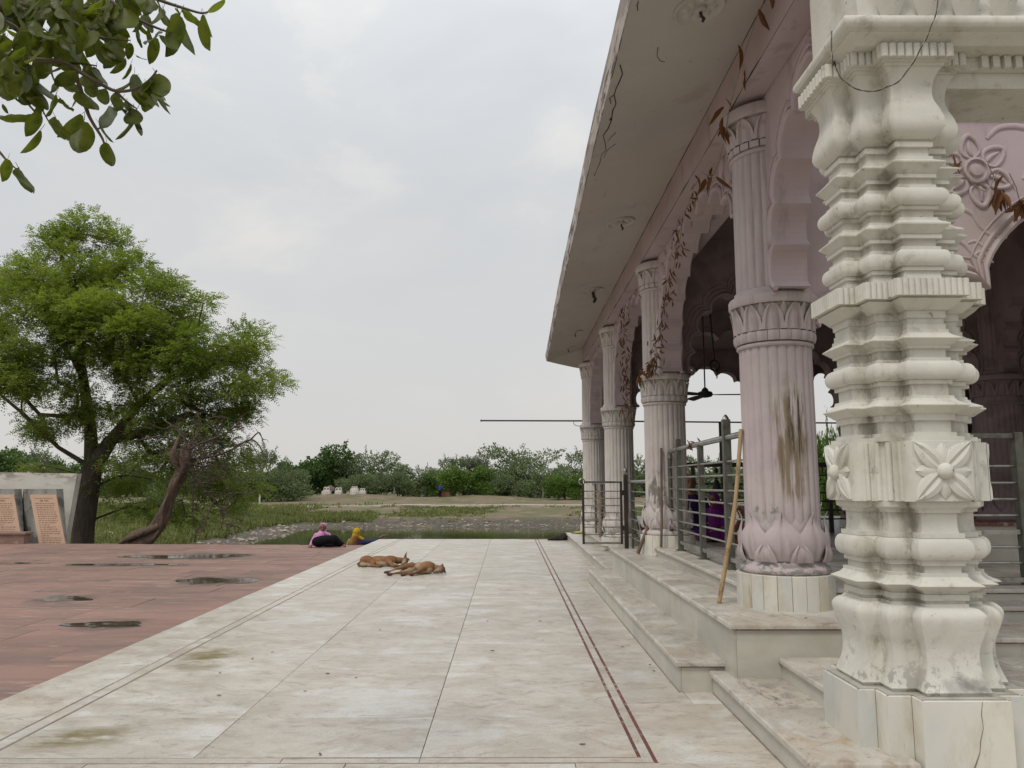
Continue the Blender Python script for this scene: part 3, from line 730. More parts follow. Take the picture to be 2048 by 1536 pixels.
MB().box(4.27, 9.5, 7.97, 8.62, 1.021, 1.06).obj('inner_wall_coping', M['inlay'], temple)

MB().box(12.01, 12.3, 4.5, 20.6, -0.1, 5.2).obj('side_wall', M['pink_shaded'], temple)
# ---- round columns
def reed_ring(r, z, nreed=24, k=6, depth=0.016):
    out = []
    for i in range(nreed):
        for j in range(k):
            t = j / k; a = 2 * math.pi * (i + t) / nreed
            u = 2 * t - 1
            rr = r - depth * (1 - math.sqrt(max(0.0, 1 - u * u * 0.96)))
            out.append((rr * math.cos(a), rr * math.sin(a), z))
    return out
def reed_mesh(r0, z0, r1, z1, name, mat):
    mb = MB(); zs = np.linspace(z0, z1, 5)
    mb.loft([reed_ring(r0 + (r1 - r0) * i / 4, z) for i, z in enumerate(zs)])
    return mb.mesh(name, mat, True, 50)
def petal_mesh(name, mat, z0, z1, half, rfun, wfun, bfun, nu=8, nv=8):
    mb = MB(); rings = []
    for j in range(nv + 1):
        v = j / nv; row = []
        for i in range(nu + 1):
            u = 2 * i / nu - 1
            a = -math.pi / 2 + u * half * wfun(v); r = rfun(v) + bfun(u, v)
            row.append((r * math.cos(a), r * math.sin(a), z0 + (z1 - z0) * v))
        rings.append(row)
    mb.loft(rings, closed=False)
    return mb.mesh(name, mat, True, 55)
def tile_mesh(name, mat, r0, r1, z0, z1, n, gap=0.0018):
    mb = MB(); h = math.pi / n - gap / r1; rings = []
    for i in range(4):
        a = -math.pi / 2 - h + 2 * h * i / 3
        c, s = math.cos(a), math.sin(a)
        rings.append([(r0 * c, r0 * s, z0), (r1 * c, r1 * s, z0), (r1 * c, r1 * s, z1 - 0.004), ((r1 - 0.004) * c, (r1 - 0.004) * s, z1), (r0 * c, r0 * s, z1)])
    mb.loft(rings); return mb.mesh(name, mat)

def col_kit(mat, zb, dz):
    """shared meshes for columns standing on level zb, lotus shifted by dz"""
    K = {}
    K['tile'] = tile_mesh('tile', M['marble_plinth'], 0.345, 0.369, zb, 0.765 + dz, 22)
    K['drum_core'] = MB().lathe([(0.346, zb - 0.02), (0.346, 0.768 + dz)], 32).mesh('drum_core', M['joint'], True, 40)
    K['lip'] = MB().lathe([(0.30, 0.766 + dz), (0.338, 0.772 + dz), (0.347, 0.79 + dz), (0.340, 0.815 + dz), (0.318, 0.828 + dz), (0.306, 0.845 + dz), (0.300, 0.862 + dz), (0.27, 0.88 + dz)], 40).mesh('lip', mat, True, 50)
    K['lotus_core'] = MB().lathe([(0.295, 0.86 + dz), (0.315, 0.95 + dz), (0.305, 1.05 + dz), (0.285, 1.16 + dz), (0.262, 1.22 + dz)], 40).mesh('lotus_core', mat, True, 50)
    def wl(v): return max(0.02, (0.80 + 0.62 * math.sin(math.pi * min(1, v * 1.15 + 0.05))) * (1 - max(0, v - 0.55) / 0.45) ** 0.75 * 0.78)
    K['petal'] = petal_mesh('petal', mat, 0.872 + dz, 1.238 + dz, math.pi / 8,
                            lambda v: 0.302 + 0.036 * math.sin(math.pi * min(1, v * 1.25)) + (0.030 * max(0, (v - 0.72) / 0.28) ** 2), wl,
                            lambda u, v: 0.014 * (1 - u * u) * (1 - 0.6 * v) - 0.012 * math.exp(-(u / 0.10) ** 2) * (v < 0.93), 10, 9)
    def wl2(v): return max(0.03, (1 - v ** 1.7) ** 0.75)
    K['small_petal'] = petal_mesh('small_petal', mat, 0.862 + dz, 1.01 + dz, math.pi / 8 * 0.66,
                                  lambda v: 0.322 + 0.022 * v * (1 - v) * 4 - 0.01 * v, wl2,
                                  lambda u, v: 0.018 * (abs(u) > 0.55) * (v < 0.97) + 0.004 + 0.010 * (abs(u) < 0.3) * (v < 0.6), 12, 7)
    K['shaft'] = reed_mesh(0.287, 1.06 + dz, 0.283, 2.535, 'shaft', mat)
    K['ring'] = MB().lathe([(0.26, 2.53), (0.296, 2.532), (0.303, 2.545), (0.296, 2.562), (0.27, 2.566), (0.27, 2.66), (0.285, 2.70), (0.30, 2.80), (0.318, 2.866)], 40).mesh('ring', mat, True, 50)
    mb = MB()
    h = math.pi / 22 * 0.96; rings = []
    for i in range(5):
        a = -math.pi / 2 - h + 2 * h * i / 4; b = 0.006 * math.sin(math.pi * i / 4)
        c, s = math.cos(a), math.sin(a)
        rings.append([(0.265 * c, 0.265 * s, 2.570), ((0.306 + b) * c, (0.306 + b) * s, 2.572), ((0.318 + b) * c, (0.318 + b) * s, 2.60), ((0.318 + b) * c, (0.318 + b) * s, 2.632), ((0.308 + b) * c, (0.308 + b) * s, 2.652), (0.265 * c, 0.265 * s, 2.654)])
    mb.loft(rings); K['bead'] = mb.mesh('bead', mat, True, 40)
    def lance(z0, z1, r0, r1):
        return petal_mesh('lancet', mat, z0, z1, math.pi / 12 * 1.02, lambda v: r0 + (r1 - r0) * v * v, lambda v: max(0.02, (1 - v ** 2.3) ** 0.72),
                          lambda u, v: 0.020 * (abs(u) > 0.60) * (v < 0.96) + 0.004 + 0.018 * max(0, 1 - (u / 0.5) ** 2) * (v < 0.62), 14, 9)
    K['lancet'] = lance(2.656, 2.866, 0.298, 0.330)
    def spike(z0, z1, r0, r1):
        return petal_mesh('spike', mat, z0, z1, math.pi / 12 * 0.62, lambda v: r0 + (r1 - r0) * v, lambda v: max(0.02, 1 - abs(v - 0.15)), lambda u, v: 0.016 * (1 - abs(u)), 4, 4)
    K['spike'] = spike(2.74, 2.872, 0.298, 0.334)
    K['disc'] = MB().lathe([(0.28, 2.866), (0.345, 2.870), (0.352, 2.88), (0.353, 2.935), (0.345, 2.950), (0.318, 2.956), (0.306, 2.97), (0.304, 3.0), (0.27, 3.02)], 40).mesh('disc', mat, True, 50)
    K['upper_shaft'] = reed_mesh(0.287, 2.99, 0.285, 4.25, 'upper_shaft', mat)
    K['upper_ring'] = MB().lathe([(0.26, 4.13), (0.298, 4.135), (0.304, 4.15), (0.298, 4.165), (0.275, 4.17), (0.275, 4.24), (0.29, 4.3), (0.31, 4.43)], 40).mesh('upper_ring', mat, True, 50)
    K['upper_lancet'] = lance(4.235, 4.43, 0.295, 0.335)
    K['upper_disc'] = MB().lathe([(0.28, 4.43), (0.352, 4.435), (0.362, 4.45), (0.362, 4.52), (0.35, 4.538), (0.28, 4.565)], 40).mesh('upper_disc', mat, True, 50)
    mb = MB(); h = math.pi / 22 * 0.86; rings = []
    for i in range(4):
        a = -math.pi / 2 - h + 2 * h * i / 3; c, s = math.cos(a), math.sin(a)
        rings.append([(0.27 * c, 0.27 * s, 4.172), (0.308 * c, 0.308 * s, 4.176), (0.31 * c, 0.31 * s, 4.228), (0.27 * c, 0.27 * s, 4.232)])
    mb.loft(rings); K['upper_bead'] = mb.mesh('upper_bead', mat, True, 40)
    return K

def column(K, x, y, label=None, full=True):
    c = empty('column', (x, y, 0), parent=temple, label=label)
    for nm in ('drum_core', 'lip', 'lotus_core', 'shaft', 'ring', 'disc', 'upper_shaft', 'upper_ring', 'upper_disc'): link(nm, K[nm], c)
    def around(nm, n, off=0.0, lim=None):
        for k in range(n):
            a = 2 * math.pi * (k + off) / n
            if not full:
                d = (a + math.pi) % (2 * math.pi) - math.pi
                if abs(d) > R(100): continue
            link(nm, K[nm], c, rot=(0, 0, a - R(20)))
    around('tile', 22); around('petal', 8); around('small_petal', 8, 0.5)
    if full:
        around('bead', 22); around('lancet', 12); around('spike', 12, 0.5); around('upper_lancet', 12); around('upper_bead', 22)
    else:
        around('lancet', 12); around('upper_lancet', 12)
    return c
KA = col_kit(M['lilac_column'], 0.51, 0.0)
KB = col_kit(M['lilac_worn'], 0.51, 0.0)
KC = col_kit(M['lilac_pale'], 0.27, -0.33)
KI = col_kit(M['pink_shaded'], 0.615, 0.0)
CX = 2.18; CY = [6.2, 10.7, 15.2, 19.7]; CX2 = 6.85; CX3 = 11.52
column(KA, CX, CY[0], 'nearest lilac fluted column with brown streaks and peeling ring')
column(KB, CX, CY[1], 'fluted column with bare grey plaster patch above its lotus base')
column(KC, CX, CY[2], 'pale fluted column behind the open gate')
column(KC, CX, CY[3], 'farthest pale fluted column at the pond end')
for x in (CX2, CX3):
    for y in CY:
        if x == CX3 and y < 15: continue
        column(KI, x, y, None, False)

# ---- scalloped arches
def arch_half(hw, zs, za, nseg=7):
    """control cusps from spring to apex for one side, as (offset from centre, z)"""
    rise = za - zs
    base = [(1.0, 0.0), (0.985, 0.22), (0.95, 0.43), (0.86, 0.63), (0.70, 0.79), (0.46, 0.91), (0.17, 0.965)]
    return [(hw * a, zs + rise * b) for a, b in base]
def foil(p, q, bulge, n=7, away=None):
    """arc from p to q bulging to its left by bulge*length"""
    d = Vector((q[0] - p[0], q[1] - p[1])); L = d.length; nrm = Vector((-d.y, d.x)) / L
    out = []
    for i in range(n):
        t = i / n; hgt_ = bulge * L * (1 - (2 * t - 1) ** 2) ** 0.55
        pt = Vector(p) + d * t + nrm * hgt_
        out.append((pt.x, pt.y))
    return out
def arch_curve(s0, s1, zs, za, bulge=0.30):
    c = (s0 + s1) / 2; hw = (s1 - s0) / 2
    H = arch_half(hw, zs, za)
    left = [(c - a, z) for a, z in H]; right = [(c + a, z) for a, z in H][::-1]
    P = left + right
    out = []
    for i in range(len(P) - 1):
        b = bulge if i != len(left) - 1 else bulge * 0.9
        out += foil(P[i], P[i + 1], b)
    out.append(P[-1]); return out
def plane_pt(axis, fixed, s, z): return (fixed, s, z) if axis == 'Y' else (s, fixed, z)
def arch_wall(axis, fixed, t, s0, s1, curve, ztop, mat, mould_side=None, name='arch', zb=2.95, soff_mat=None):
    a = empty(name, parent=temple)
    poly = [(s0, curve[0][1]), (s0, ztop), (s1, ztop), (s1, curve[-1][1])] + [p for p in curve[::-1]]
    tri = tessellate_polygon([[Vector((p[0], p[1], 0)) for p in poly]])
    mb = MB(); n = len(poly)
    for d in (-t, t):
        mb.add([plane_pt(axis, fixed + d, p[0], p[1]) for p in poly], [tuple(q) for q in tri])
    for i in range(n):
        j = (i + 1) % n; mb.f.append((i, j, n + j, n + i))
    mb.obj('arch_wall', mat, a)
    for side in (mould_side or ()):
        nr = []
        for i, p in enumerate(curve):
            q0 = curve[max(i - 2, 0)]; q1 = curve[min(i + 2, len(curve) - 1)]
            d = Vector((q1[0] - q0[0], q1[1] - q0[1]))
            nr.append(Vector((-d.y, d.x)).normalized() if d.length > 1e-6 else Vector((0, 1)))
        for (o1, o2, pr) in ((-0.004, 0.045, 0.034), (0.07, 0.105, 0.022), (0.15, 0.165, 0.012)):
            rings = []
            for p, nn in zip(curve, nr):
                A = (p[0] + nn.x * o1, p[1] + nn.y * o1); B = (p[0] + nn.x * o2, p[1] + nn.y * o2); Cc = (p[0] + nn.x * (o1 + o2) / 2, p[1] + nn.y * (o1 + o2) / 2)
                f0 = fixed + side * (t - 0.01); f1 = fixed + side * (t + pr * 0.6); f2 = fixed + side * (t + pr)
                rings.append([plane_pt(axis, f0, *A), plane_pt(axis, f1, *A), plane_pt(axis, f2, *Cc), plane_pt(axis, f1, *B), plane_pt(axis, f0, *B)])
            MB().loft(rings).obj('moulding', mat, a, True, 50)
    return a
TW = 0.13
al = MB(); rows_ = []
for i in range(7):
    t = i / 6; wd = 0.042 * math.sin(math.pi * (0.12 + 0.84 * t)) ** 0.8
    rows_.append([(0.0, -wd, t * 0.20), (-0.030 * math.sin(math.pi * (0.15 + 0.7 * t)), -wd * 0.5, t * 0.20), (-0.040 * math.sin(math.pi * (0.15 + 0.7 * t)), 0, t * 0.20), (-0.030 * math.sin(math.pi * (0.15 + 0.7 * t)), wd * 0.5, t * 0.20), (0.0, wd, t * 0.20)])
al.loft(rows_, closed=False)
arch_leaf_me = al.mesh('arch_leaf', M['pink_wall'], True, 70)
def arch_leaves(parent, curve, fx_):
    n = len(curve)
    for i in range(14, n - 14, 4):
        q0, q1 = curve[i - 3], curve[i + 3]; d = Vector((q1[0] - q0[0], q1[1] - q0[1])).normalized(); nn = Vector((-d.y, d.x))
        p = (curve[i][0] + nn.x * 0.13, curve[i][1] + nn.y * 0.13)
        if p[1] + nn.y * 0.2 > 4.585: continue
        link('arch_leaf', arch_leaf_me, parent, (fx_, p[0], p[1]), (-math.atan2(nn.x, nn.y), 0, 0))
CXA = 2.21
for i in range(3):
    cv = arch_curve(CY[i] + 0.41, CY[i + 1] - 0.41, 2.97, 4.44)
    aw_ = arch_wall('Y', CXA, TW, CY[i], CY[i + 1], cv, 4.58, M['pink_wall'], (-1, 1))
    arch_leaves(aw_, cv, CXA - TW - 0.004)
# near half arch between the first column and the entrance pillar
cv = arch_curve(2.2, CY[0] - 0.41, 2.97, 4.44)
cv = [p for p in cv if p[0] > 4.48]
arch_wall('Y', CXA, TW, 4.42, CY[0], cv, 4.58, M['pink_wall'], (-1,))
for i, y in enumerate(CY[1:]):
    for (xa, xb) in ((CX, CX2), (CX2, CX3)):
        arch_wall('X', y, TW - 0.012, xa, xb, arch_curve(xa + 0.41, xb - 0.41, 2.97, 4.36), 4.9, M['pink_shaded'], (-1,))
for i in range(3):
    arch_wall('Y', CX2, TW - 0.02, CY[i], CY[i + 1], arch_curve(CY[i] + 0.41, CY[i + 1] - 0.41, 2.97, 4.36), 4.9, M['pink_shaded'])
arch_wall('Y', CX3, TW - 0.02, CY[2], CY[3], arch_curve(CY[2] + 0.41, CY[3] - 0.41, 2.97, 4.36), 4.9, M['pink_shaded'])
# front arch beside the pillar: wide foils with a hanging cusp
FC = [(2.50, 2.70), (3.10, 2.86), (3.90, 3.02), (4.75, 3.72), (5.85, 4.10), (6.95, 3.72), (7.8, 3.02), (8.6, 2.86), (9.2, 2.70)]
cv = []
for p, q in zip(FC, FC[1:]): cv += foil(p, q, 0.22, 10)
cv.append(FC[-1])
FY = 6.2
fa = arch_wall('X', FY, TW, CX, 9.6, cv, 4.95, M['pink_wall'], (-1,))
# flower and scrolls in relief on that wall
def relief_tube(pts, r, flat=0.5):
    P = catmull([(p[0], FY - TW, p[1]) for p in pts], 6)
    mb = MB().tube(P, [r * (0.5 + 0.5 * math.sin(math.pi * min(1, (i + 1) / len(P) * 1.1))) for i in range(len(P))], 7)
    mb.v = [(v[0], FY - TW + (v[1] - FY + TW) * flat, v[2]) for v in mb.v]
    return mb.obj('relief_scroll', M['pink_wall'], fa, True, 60)
fx, fz = 3.86, 4.02
for k in range(6):
    a = R(90 + 60 * k + 8); ca, sa = math.cos(a), math.sin(a)
    def pp2(u, v): return (fx + ca * u - sa * v, fz + sa * u + ca * v)
    relief_tube([pp2(0.10, 0), pp2(0.16, 0.075), pp2(0.25, 0.06), pp2(0.31, 0.0), pp2(0.25, -0.06), pp2(0.16, -0.075), pp2(0.10, 0)], 0.024, 0.9)
    relief_tube([pp2(0.13, 0), pp2(0.19, 0.012), pp2(0.26, 0)], 0.022, 0.9)
rings = [[(fx + r * math.cos(2 * math.pi * k / 20), FY - TW - h, fz + r * math.sin(2 * math.pi * k / 20)) for k in range(20)] for r, h in ((0.115, -0.005), (0.11, 0.03), (0.09, 0.035), (0.08, 0.012), (0.06, 0.012), (0.05, 0.032), (0.02, 0.036))]
MB().loft(rings).obj('relief_boss', M['pink_wall'], fa, True, 40)
relief_tube([(3.55, 3.66), (3.68, 3.70), (3.80, 3.66), (3.86, 3.56), (3.95, 3.47), (4.08, 3.45)], 0.022)
relief_tube([(3.52, 3.40), (3.62, 3.44), (3.72, 3.40), (3.80, 3.30), (3.88, 3.24)], 0.022)
relief_tube([(3.75, 3.40), (3.82, 3.42), (3.90, 3.36), (3.98, 3.34)], 0.016)
relief_tube([(3.80, 3.30), (3.86, 3.33), (3.95, 3.24)], 0.016)
relief_tube([(3.98, 4.30), (4.10, 4.40), (4.30, 4.40), (4.55, 4.28), (4.75, 4.1)], 0.030)
relief_tube([(3.3, 4.35), (3.5, 4.45), (3.65, 4.36)], 0.024)
relief_tube([(4.25, 3.95), (4.35, 4.05), (4.5, 4.0), (4.6, 3.9)], 0.022)
MB().box(CX + 0.2, 9.6, FY - TW - 0.05, FY - TW + 0.01, 4.52, 4.60).obj('string_course', M['pink_wall'], fa)

# ---- beam band, ceiling, roof, eave
MB().add([(1.87, 4.42, 4.585), (2.60, 4.42, 4.585), (2.60, 19.9, 4.585), (1.93, 19.9, 4.585), (1.87, 4.42, 5.2), (2.60, 4.42, 5.2), (2.60, 19.9, 5.2), (1.93, 19.9, 5.2)],
         [(0, 3, 2, 1), (4, 5, 6, 7), (0, 1, 5, 4), (1, 2, 6, 5), (2, 3, 7, 6), (3, 0, 4, 7)]).obj('beam_band', M['pink_wall'], temple)
MB().box(2.61, 12.0, 6.0, 19.95, 4.902, 5.05).obj('ceiling', M['pink_dark'], temple)  # ceiling colour darkened to carry the shade under the roof
MB().box(1.95, 12.3, 5.75, 20.0, 5.201, 5.40).obj('roof_slab', M['soffit'], temple)
ev = empty('eave', parent=temple)
yo = [4.42, 7.4, 9.7, 13.3, 17.0, 20.9]; xo = [0.85, 0.85, 0.88, 0.915, 0.985, 1.05]
rings = []
for y in list(np.linspace(4.42, 19.0, 36)):
    x = float(np.interp(y, yo, xo)) + rnd.uniform(-0.0025, 0.0025); xi = 1.872 + 0.06 * (y - 4.42) / 15.5
    rings.append([(xi, y, 4.955), (x, y, 4.78), (x - 0.035, y, 4.935), (xi, y, 5.12)])
rings.append([(1.93, 19.9, 4.955), (1.05, 20.9, 4.80), (1.015, 20.93, 4.955), (1.93, 19.9, 5.12)])
# fascia separately so the weathered edge reads
mb = MB()
v = []; f = []
for r_ in rings: v += r_
n = 4
for i in range(len(rings) - 1):
    a = i * 4; b = a + 4
    f += [(a, a + 1, b + 1, b), (a + 2, a + 3, b + 3, b + 2)]
mb.add(v, f)
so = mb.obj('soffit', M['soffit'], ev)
fr = []
for r_ in rings:
    b, t_ = Vector(r_[1]), Vector(r_[2])
    fr.append([b + Vector((0.012, 0, 0.004)), b + Vector((-0.004, 0, -0.004)), b + (t_ - b) * 0.5 + Vector((-0.007, 0, 0)), t_ + Vector((-0.004, 0, 0.004)), t_ + Vector((0.05, 0, 0.012))])
MB().loft(fr, closed=False).obj('fascia', M['fascia'], ev)
rings = [[(1.93, 19.9, 4.955), (1.05, 20.9, 4.80), (1.015, 20.93, 4.955), (1.93, 19.9, 5.12)]]
for x in (1.4, 1.75, 2.1, 3, 5, 8, 12): 
    t = min(1, (x - 1.05) / 1.0); z = 4.80 - 0.21 * t
    rings.append([(max(x, 1.95), 19.9, 4.955), (x, 20.95 + 0.05 * t, z), (x, 21.0 + 0.05 * t, z + 0.15), (max(x, 1.95), 19.9, 5.12)])
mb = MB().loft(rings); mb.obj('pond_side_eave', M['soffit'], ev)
for (xa, xb, z, y1) in ((1.868, 1.926, 4.952, 19.9), (1.866, 1.924, 4.588, 19.85)):
    P = [Vector((xa + (xb - xa) * (y - 4.42) / 15.5 + rnd.uniform(-0.002, 0.002), y, z + rnd.uniform(-0.003, 0.003))) for y in np.linspace(4.5, y1, 60)]
    MB().tube(P, [rnd.choice((0.0015, 0.003, 0.006)) for _ in P], 4).obj('seam_crack', M['crack'], so)
# carved medallions under the eave
mb = MB()
mb.lathe([(0.185, 0.012), (0.19, -0.006), (0.178, -0.022), (0.160, -0.012), (0.150, -0.006), (0.05, -0.006), (0.045, -0.03), (0.02, -0.036)], 28)
med_plate = mb.mesh('medallion_plate', M['soffit'], True, 40)
mb = MB()
for k in range(8):
    a = 2 * math.pi * k / 8; ca, sa = math.cos(a), math.sin(a)
    P = [(0.05, 0), (0.08, 0.03), (0.115, 0.032), (0.145, 0), (0.115, -0.032), (0.08, -0.03)]
    mb.add([(ca * u - sa * w_, sa * u + ca * w_, -0.006) for u, w_ in P] + [(ca * 0.1, sa * 0.1, -0.028)], [(i, (i + 1) % 6, 6) for i in range(6)])
med_pet = mb.mesh('medallion_petals', M['soffit'])
slope = math.atan2(4.955 - 4.78, 1.87 - 0.85)
for i, (x, y) in enumerate(((1.38, 5.16), (1.48, 9.79), (1.50, 13.39), (1.50, 17.18), (1.50, 19.22))):
    xe = float(np.interp(y, yo, xo)); z = 4.78 + (x - xe) / (1.9 - xe) * 0.175
    e = empty('medallion', (x, y, z), parent=temple); e.rotation_euler = (0, -slope, 0)
    link('medallion_plate', med_plate, e); link('medallion_petals', med_pet, e)
    MB().tube([(0, 0, -0.03), (0, 0, -0.07), (0.015, 0, -0.09), (0.0, 0, -0.11)] if i != 2 else [(0, 0, -0.03), (0, 0, -0.13), (0.02, 0, -0.17), (-0.01, 0, -0.21), (0, 0, -0.23)], 0.012 if i != 2 else 0.03, 7).obj('hook', M['iron'], e)
# plaster cracks in the soffit
def soff_pt(px_, py_):
    a = at(px_, py_, 8.0); c = Vector((0, 0, CAM_H)); d = a - c
    xe = 0.87; s = 0.175 / (1.9 - xe)
    t = (4.78 - xe * s - c.z) / (d.z - d.x * s); return c + d * t
for pts, r in (([(1240, 130), (1245, 148), (1238, 165), (1232, 178), (1228, 190), (1232, 208), (1225, 222), (1223, 240), (1216, 258), (1206, 272)], 0.006),
               ([(1206, 272), (1210, 285), (1212, 300), (1203, 310), (1200, 325), (1193, 340), (1188, 352)], 0.004),
               ([(1228, 190), (1219, 197), (1222, 208)], 0.004), ([(1223, 236), (1220, 240)], 0.013), ([(1277, 2), (1274, 12), (1276, 22)], 0.004),
               ([(1316, 95), (1314, 112), (1320, 122), (1330, 124)], 0.003), ([(1232, 265), (1222, 275), (1216, 283)], 0.003),
               ([(1231, 288), (1219, 297), (1213, 303), (1208, 315)], 0.003)):
    P = [soff_pt(*p) for p in pts]
    MB().tube(P, [r * rnd.uniform(0.5, 1.0) for _ in P], 5).obj('crack', M['crack'], so)

# ---- the white entrance pillar: stepped (redented) plan with stacked mouldings
PXc, PYc = 2.17, 4.22
A0, B0, C0 = 0.30, 0.21, 0.09
def plan(d=0.0, a=A0, b=B0, c=C0):
    q = [(a, c), (b, c), (b, b), (c, b), (c, a)]
    pts = []
    for (sx, sy, rev) in ((1, 1, False), (-1, 1, True), (-1, -1, False), (1, -1, True)):
        qq = q[::-1] if rev else q
        pts += [(sx * (p[0] + d), sy * (p[1] + d)) for p in qq]
    return pts
def pring(d, z): return [(PXc + x, PYc + y, z) for x, y in plan(d)]
def pill(prof): return MB().loft([pring(d, z) for z, d in prof])
pil = empty('entrance_pillar', (0, 0, 0), parent=temple, label='white stepped pillar with stacked mouldings and carved flower block')
def torus(z0, z1, d0, d1, n=10):
    zc, h = (z0 + z1) / 2, (z1 - z0) / 2
    return [(zc - h * math.cos(math.pi * i / n), d0 + (d1 - d0) * math.sin(math.pi * i / n) ** 0.8) for i in range(n + 1)]
def curve(pts, n=5):
    return [(p.y, p.x) for p in catmull([(d, z, 0) for z, d in pts], n)]
# plinth faced with marble slabs
pdz = 0.43
P0 = plan(0.125)
core = MB().loft([[(PXc + x * 0.975, PYc + y * 0.975, -0.02) for x, y in P0], [(PXc + x * 0.975, PYc + y * 0.975, pdz - 0.005) for x, y in P0]])
core.obj('plinth_core', M['lime_bed'], pil)
for i in range(len(P0)):
    p, q = Vector(P0[i]), Vector(P0[(i + 1) % len(P0)])
    d = (q - p).normalized(); nn = Vector((d.y, -d.x)); 
    L = (q - p).length
    th = 0.012
    p2 = p + d * 0.0015; q2 = q - d * 0.0015
    a, b, c_, e_ = p2, q2, q2 - nn * th, p2 - nn * th
    bev = 0.003
    v = [(PXc + t.x, PYc + t.y, z) for z in (0.0, pdz - bev) for t in (a, b, c_, e_)] + [(PXc + t.x, PYc + t.y, pdz) for t in (a - nn * bev, b - nn * bev, c_, e_)]
    fcs = [(0, 3, 2, 1)] + [(k, (k + 1) % 4, 4 + (k + 1) % 4, 4 + k) for k in range(4)] + [(4 + k, 4 + (k + 1) % 4, 8 + (k + 1) % 4, 8 + k) for k in range(4)] + [(8, 9, 10, 11)]
    MB().add(v, fcs).obj('plinth_slab', M['marble_plinth'], pil)
MB().tube([(2.245, 3.7946, 0.428), (2.235, 3.7946, 0.37), (2.240, 3.7946, 0.31), (2.222, 3.7946, 0.25), (2.215, 3.7946, 0.20), (2.185, 3.7946, 0.13), (2.165, 3.7946, 0.06), (2.15, 3.7946, 0.0)], [0.0012, 0.002, 0.0015, 0.0026, 0.002, 0.004, 0.003, 0.002], 4).obj('slab_vein', M['grime'], pil)
MB().loft([[(PXc + x * 0.955, PYc + y * 0.955, z) for x, y in P0] for z in (pdz - 0.006, pdz + 0.004)]).obj('mortar_bed', M['lime_bed'], pil)
# vase-shaped base
prof = [(0.434, 0.060), (0.452, 0.072), (0.466, 0.066)] + curve([(0.466, 0.066), (0.55, 0.043), (0.64, 0.040), (0.73, 0.062), (0.80, 0.074), (0.838, 0.050), (0.846, 0.018)], 6)[1:] + [(0.860, 0.018), (0.861, 0.008), (0.878, 0.008)]
pill(prof).obj('vase_base', M['white_paint'], pil, True, 22)
# lower mouldings
prof = [(0.876, 0.008), (0.877, 0.022), (0.905, 0.022), (0.906, 0.014), (0.918, 0.018), (0.950, 0.074), (0.953, 0.074), (0.975, 0.036), (0.992, 0.022), (1.008, 0.022), (1.009, 0.002), (1.045, 0.002), (1.046, 0.017), (1.070, 0.017)] \
    + torus(1.071, 1.180, 0.017, 0.050) + [(1.181, 0.022), (1.205, 0.022), (1.206, 0.004), (1.235, 0.0), (1.305, 0.0), (1.306, 0.014), (1.322, 0.016), (1.335, 0.036), (1.361, 0.038)]
pill(prof).obj('lower_mouldings', M['white_paint'], pil, True, 22)
# flower block
def bplan(d):
    q = [(A0 + d, C0 + d), (0.262, 0.180), (0.235, 0.235), (0.180, 0.262), (C0 + d, A0 + d)]
    pts = []
    for (sx, sy, rev) in ((1, 1, False), (-1, 1, True), (-1, -1, False), (1, -1, True)):
        pts += [(sx * x, sy * y) for x, y in (q[::-1] if rev else q)]
    return pts
blk = MB().loft([[(PXc + x, PYc + y, z) for x, y in bplan(0.060)] for z in (1.362, 1.668)]).obj('flower_block', M['white_paint'], pil)
for (x, y, w_, ang) in ((0.318, 0.160, 0.02, 0),):
    pass
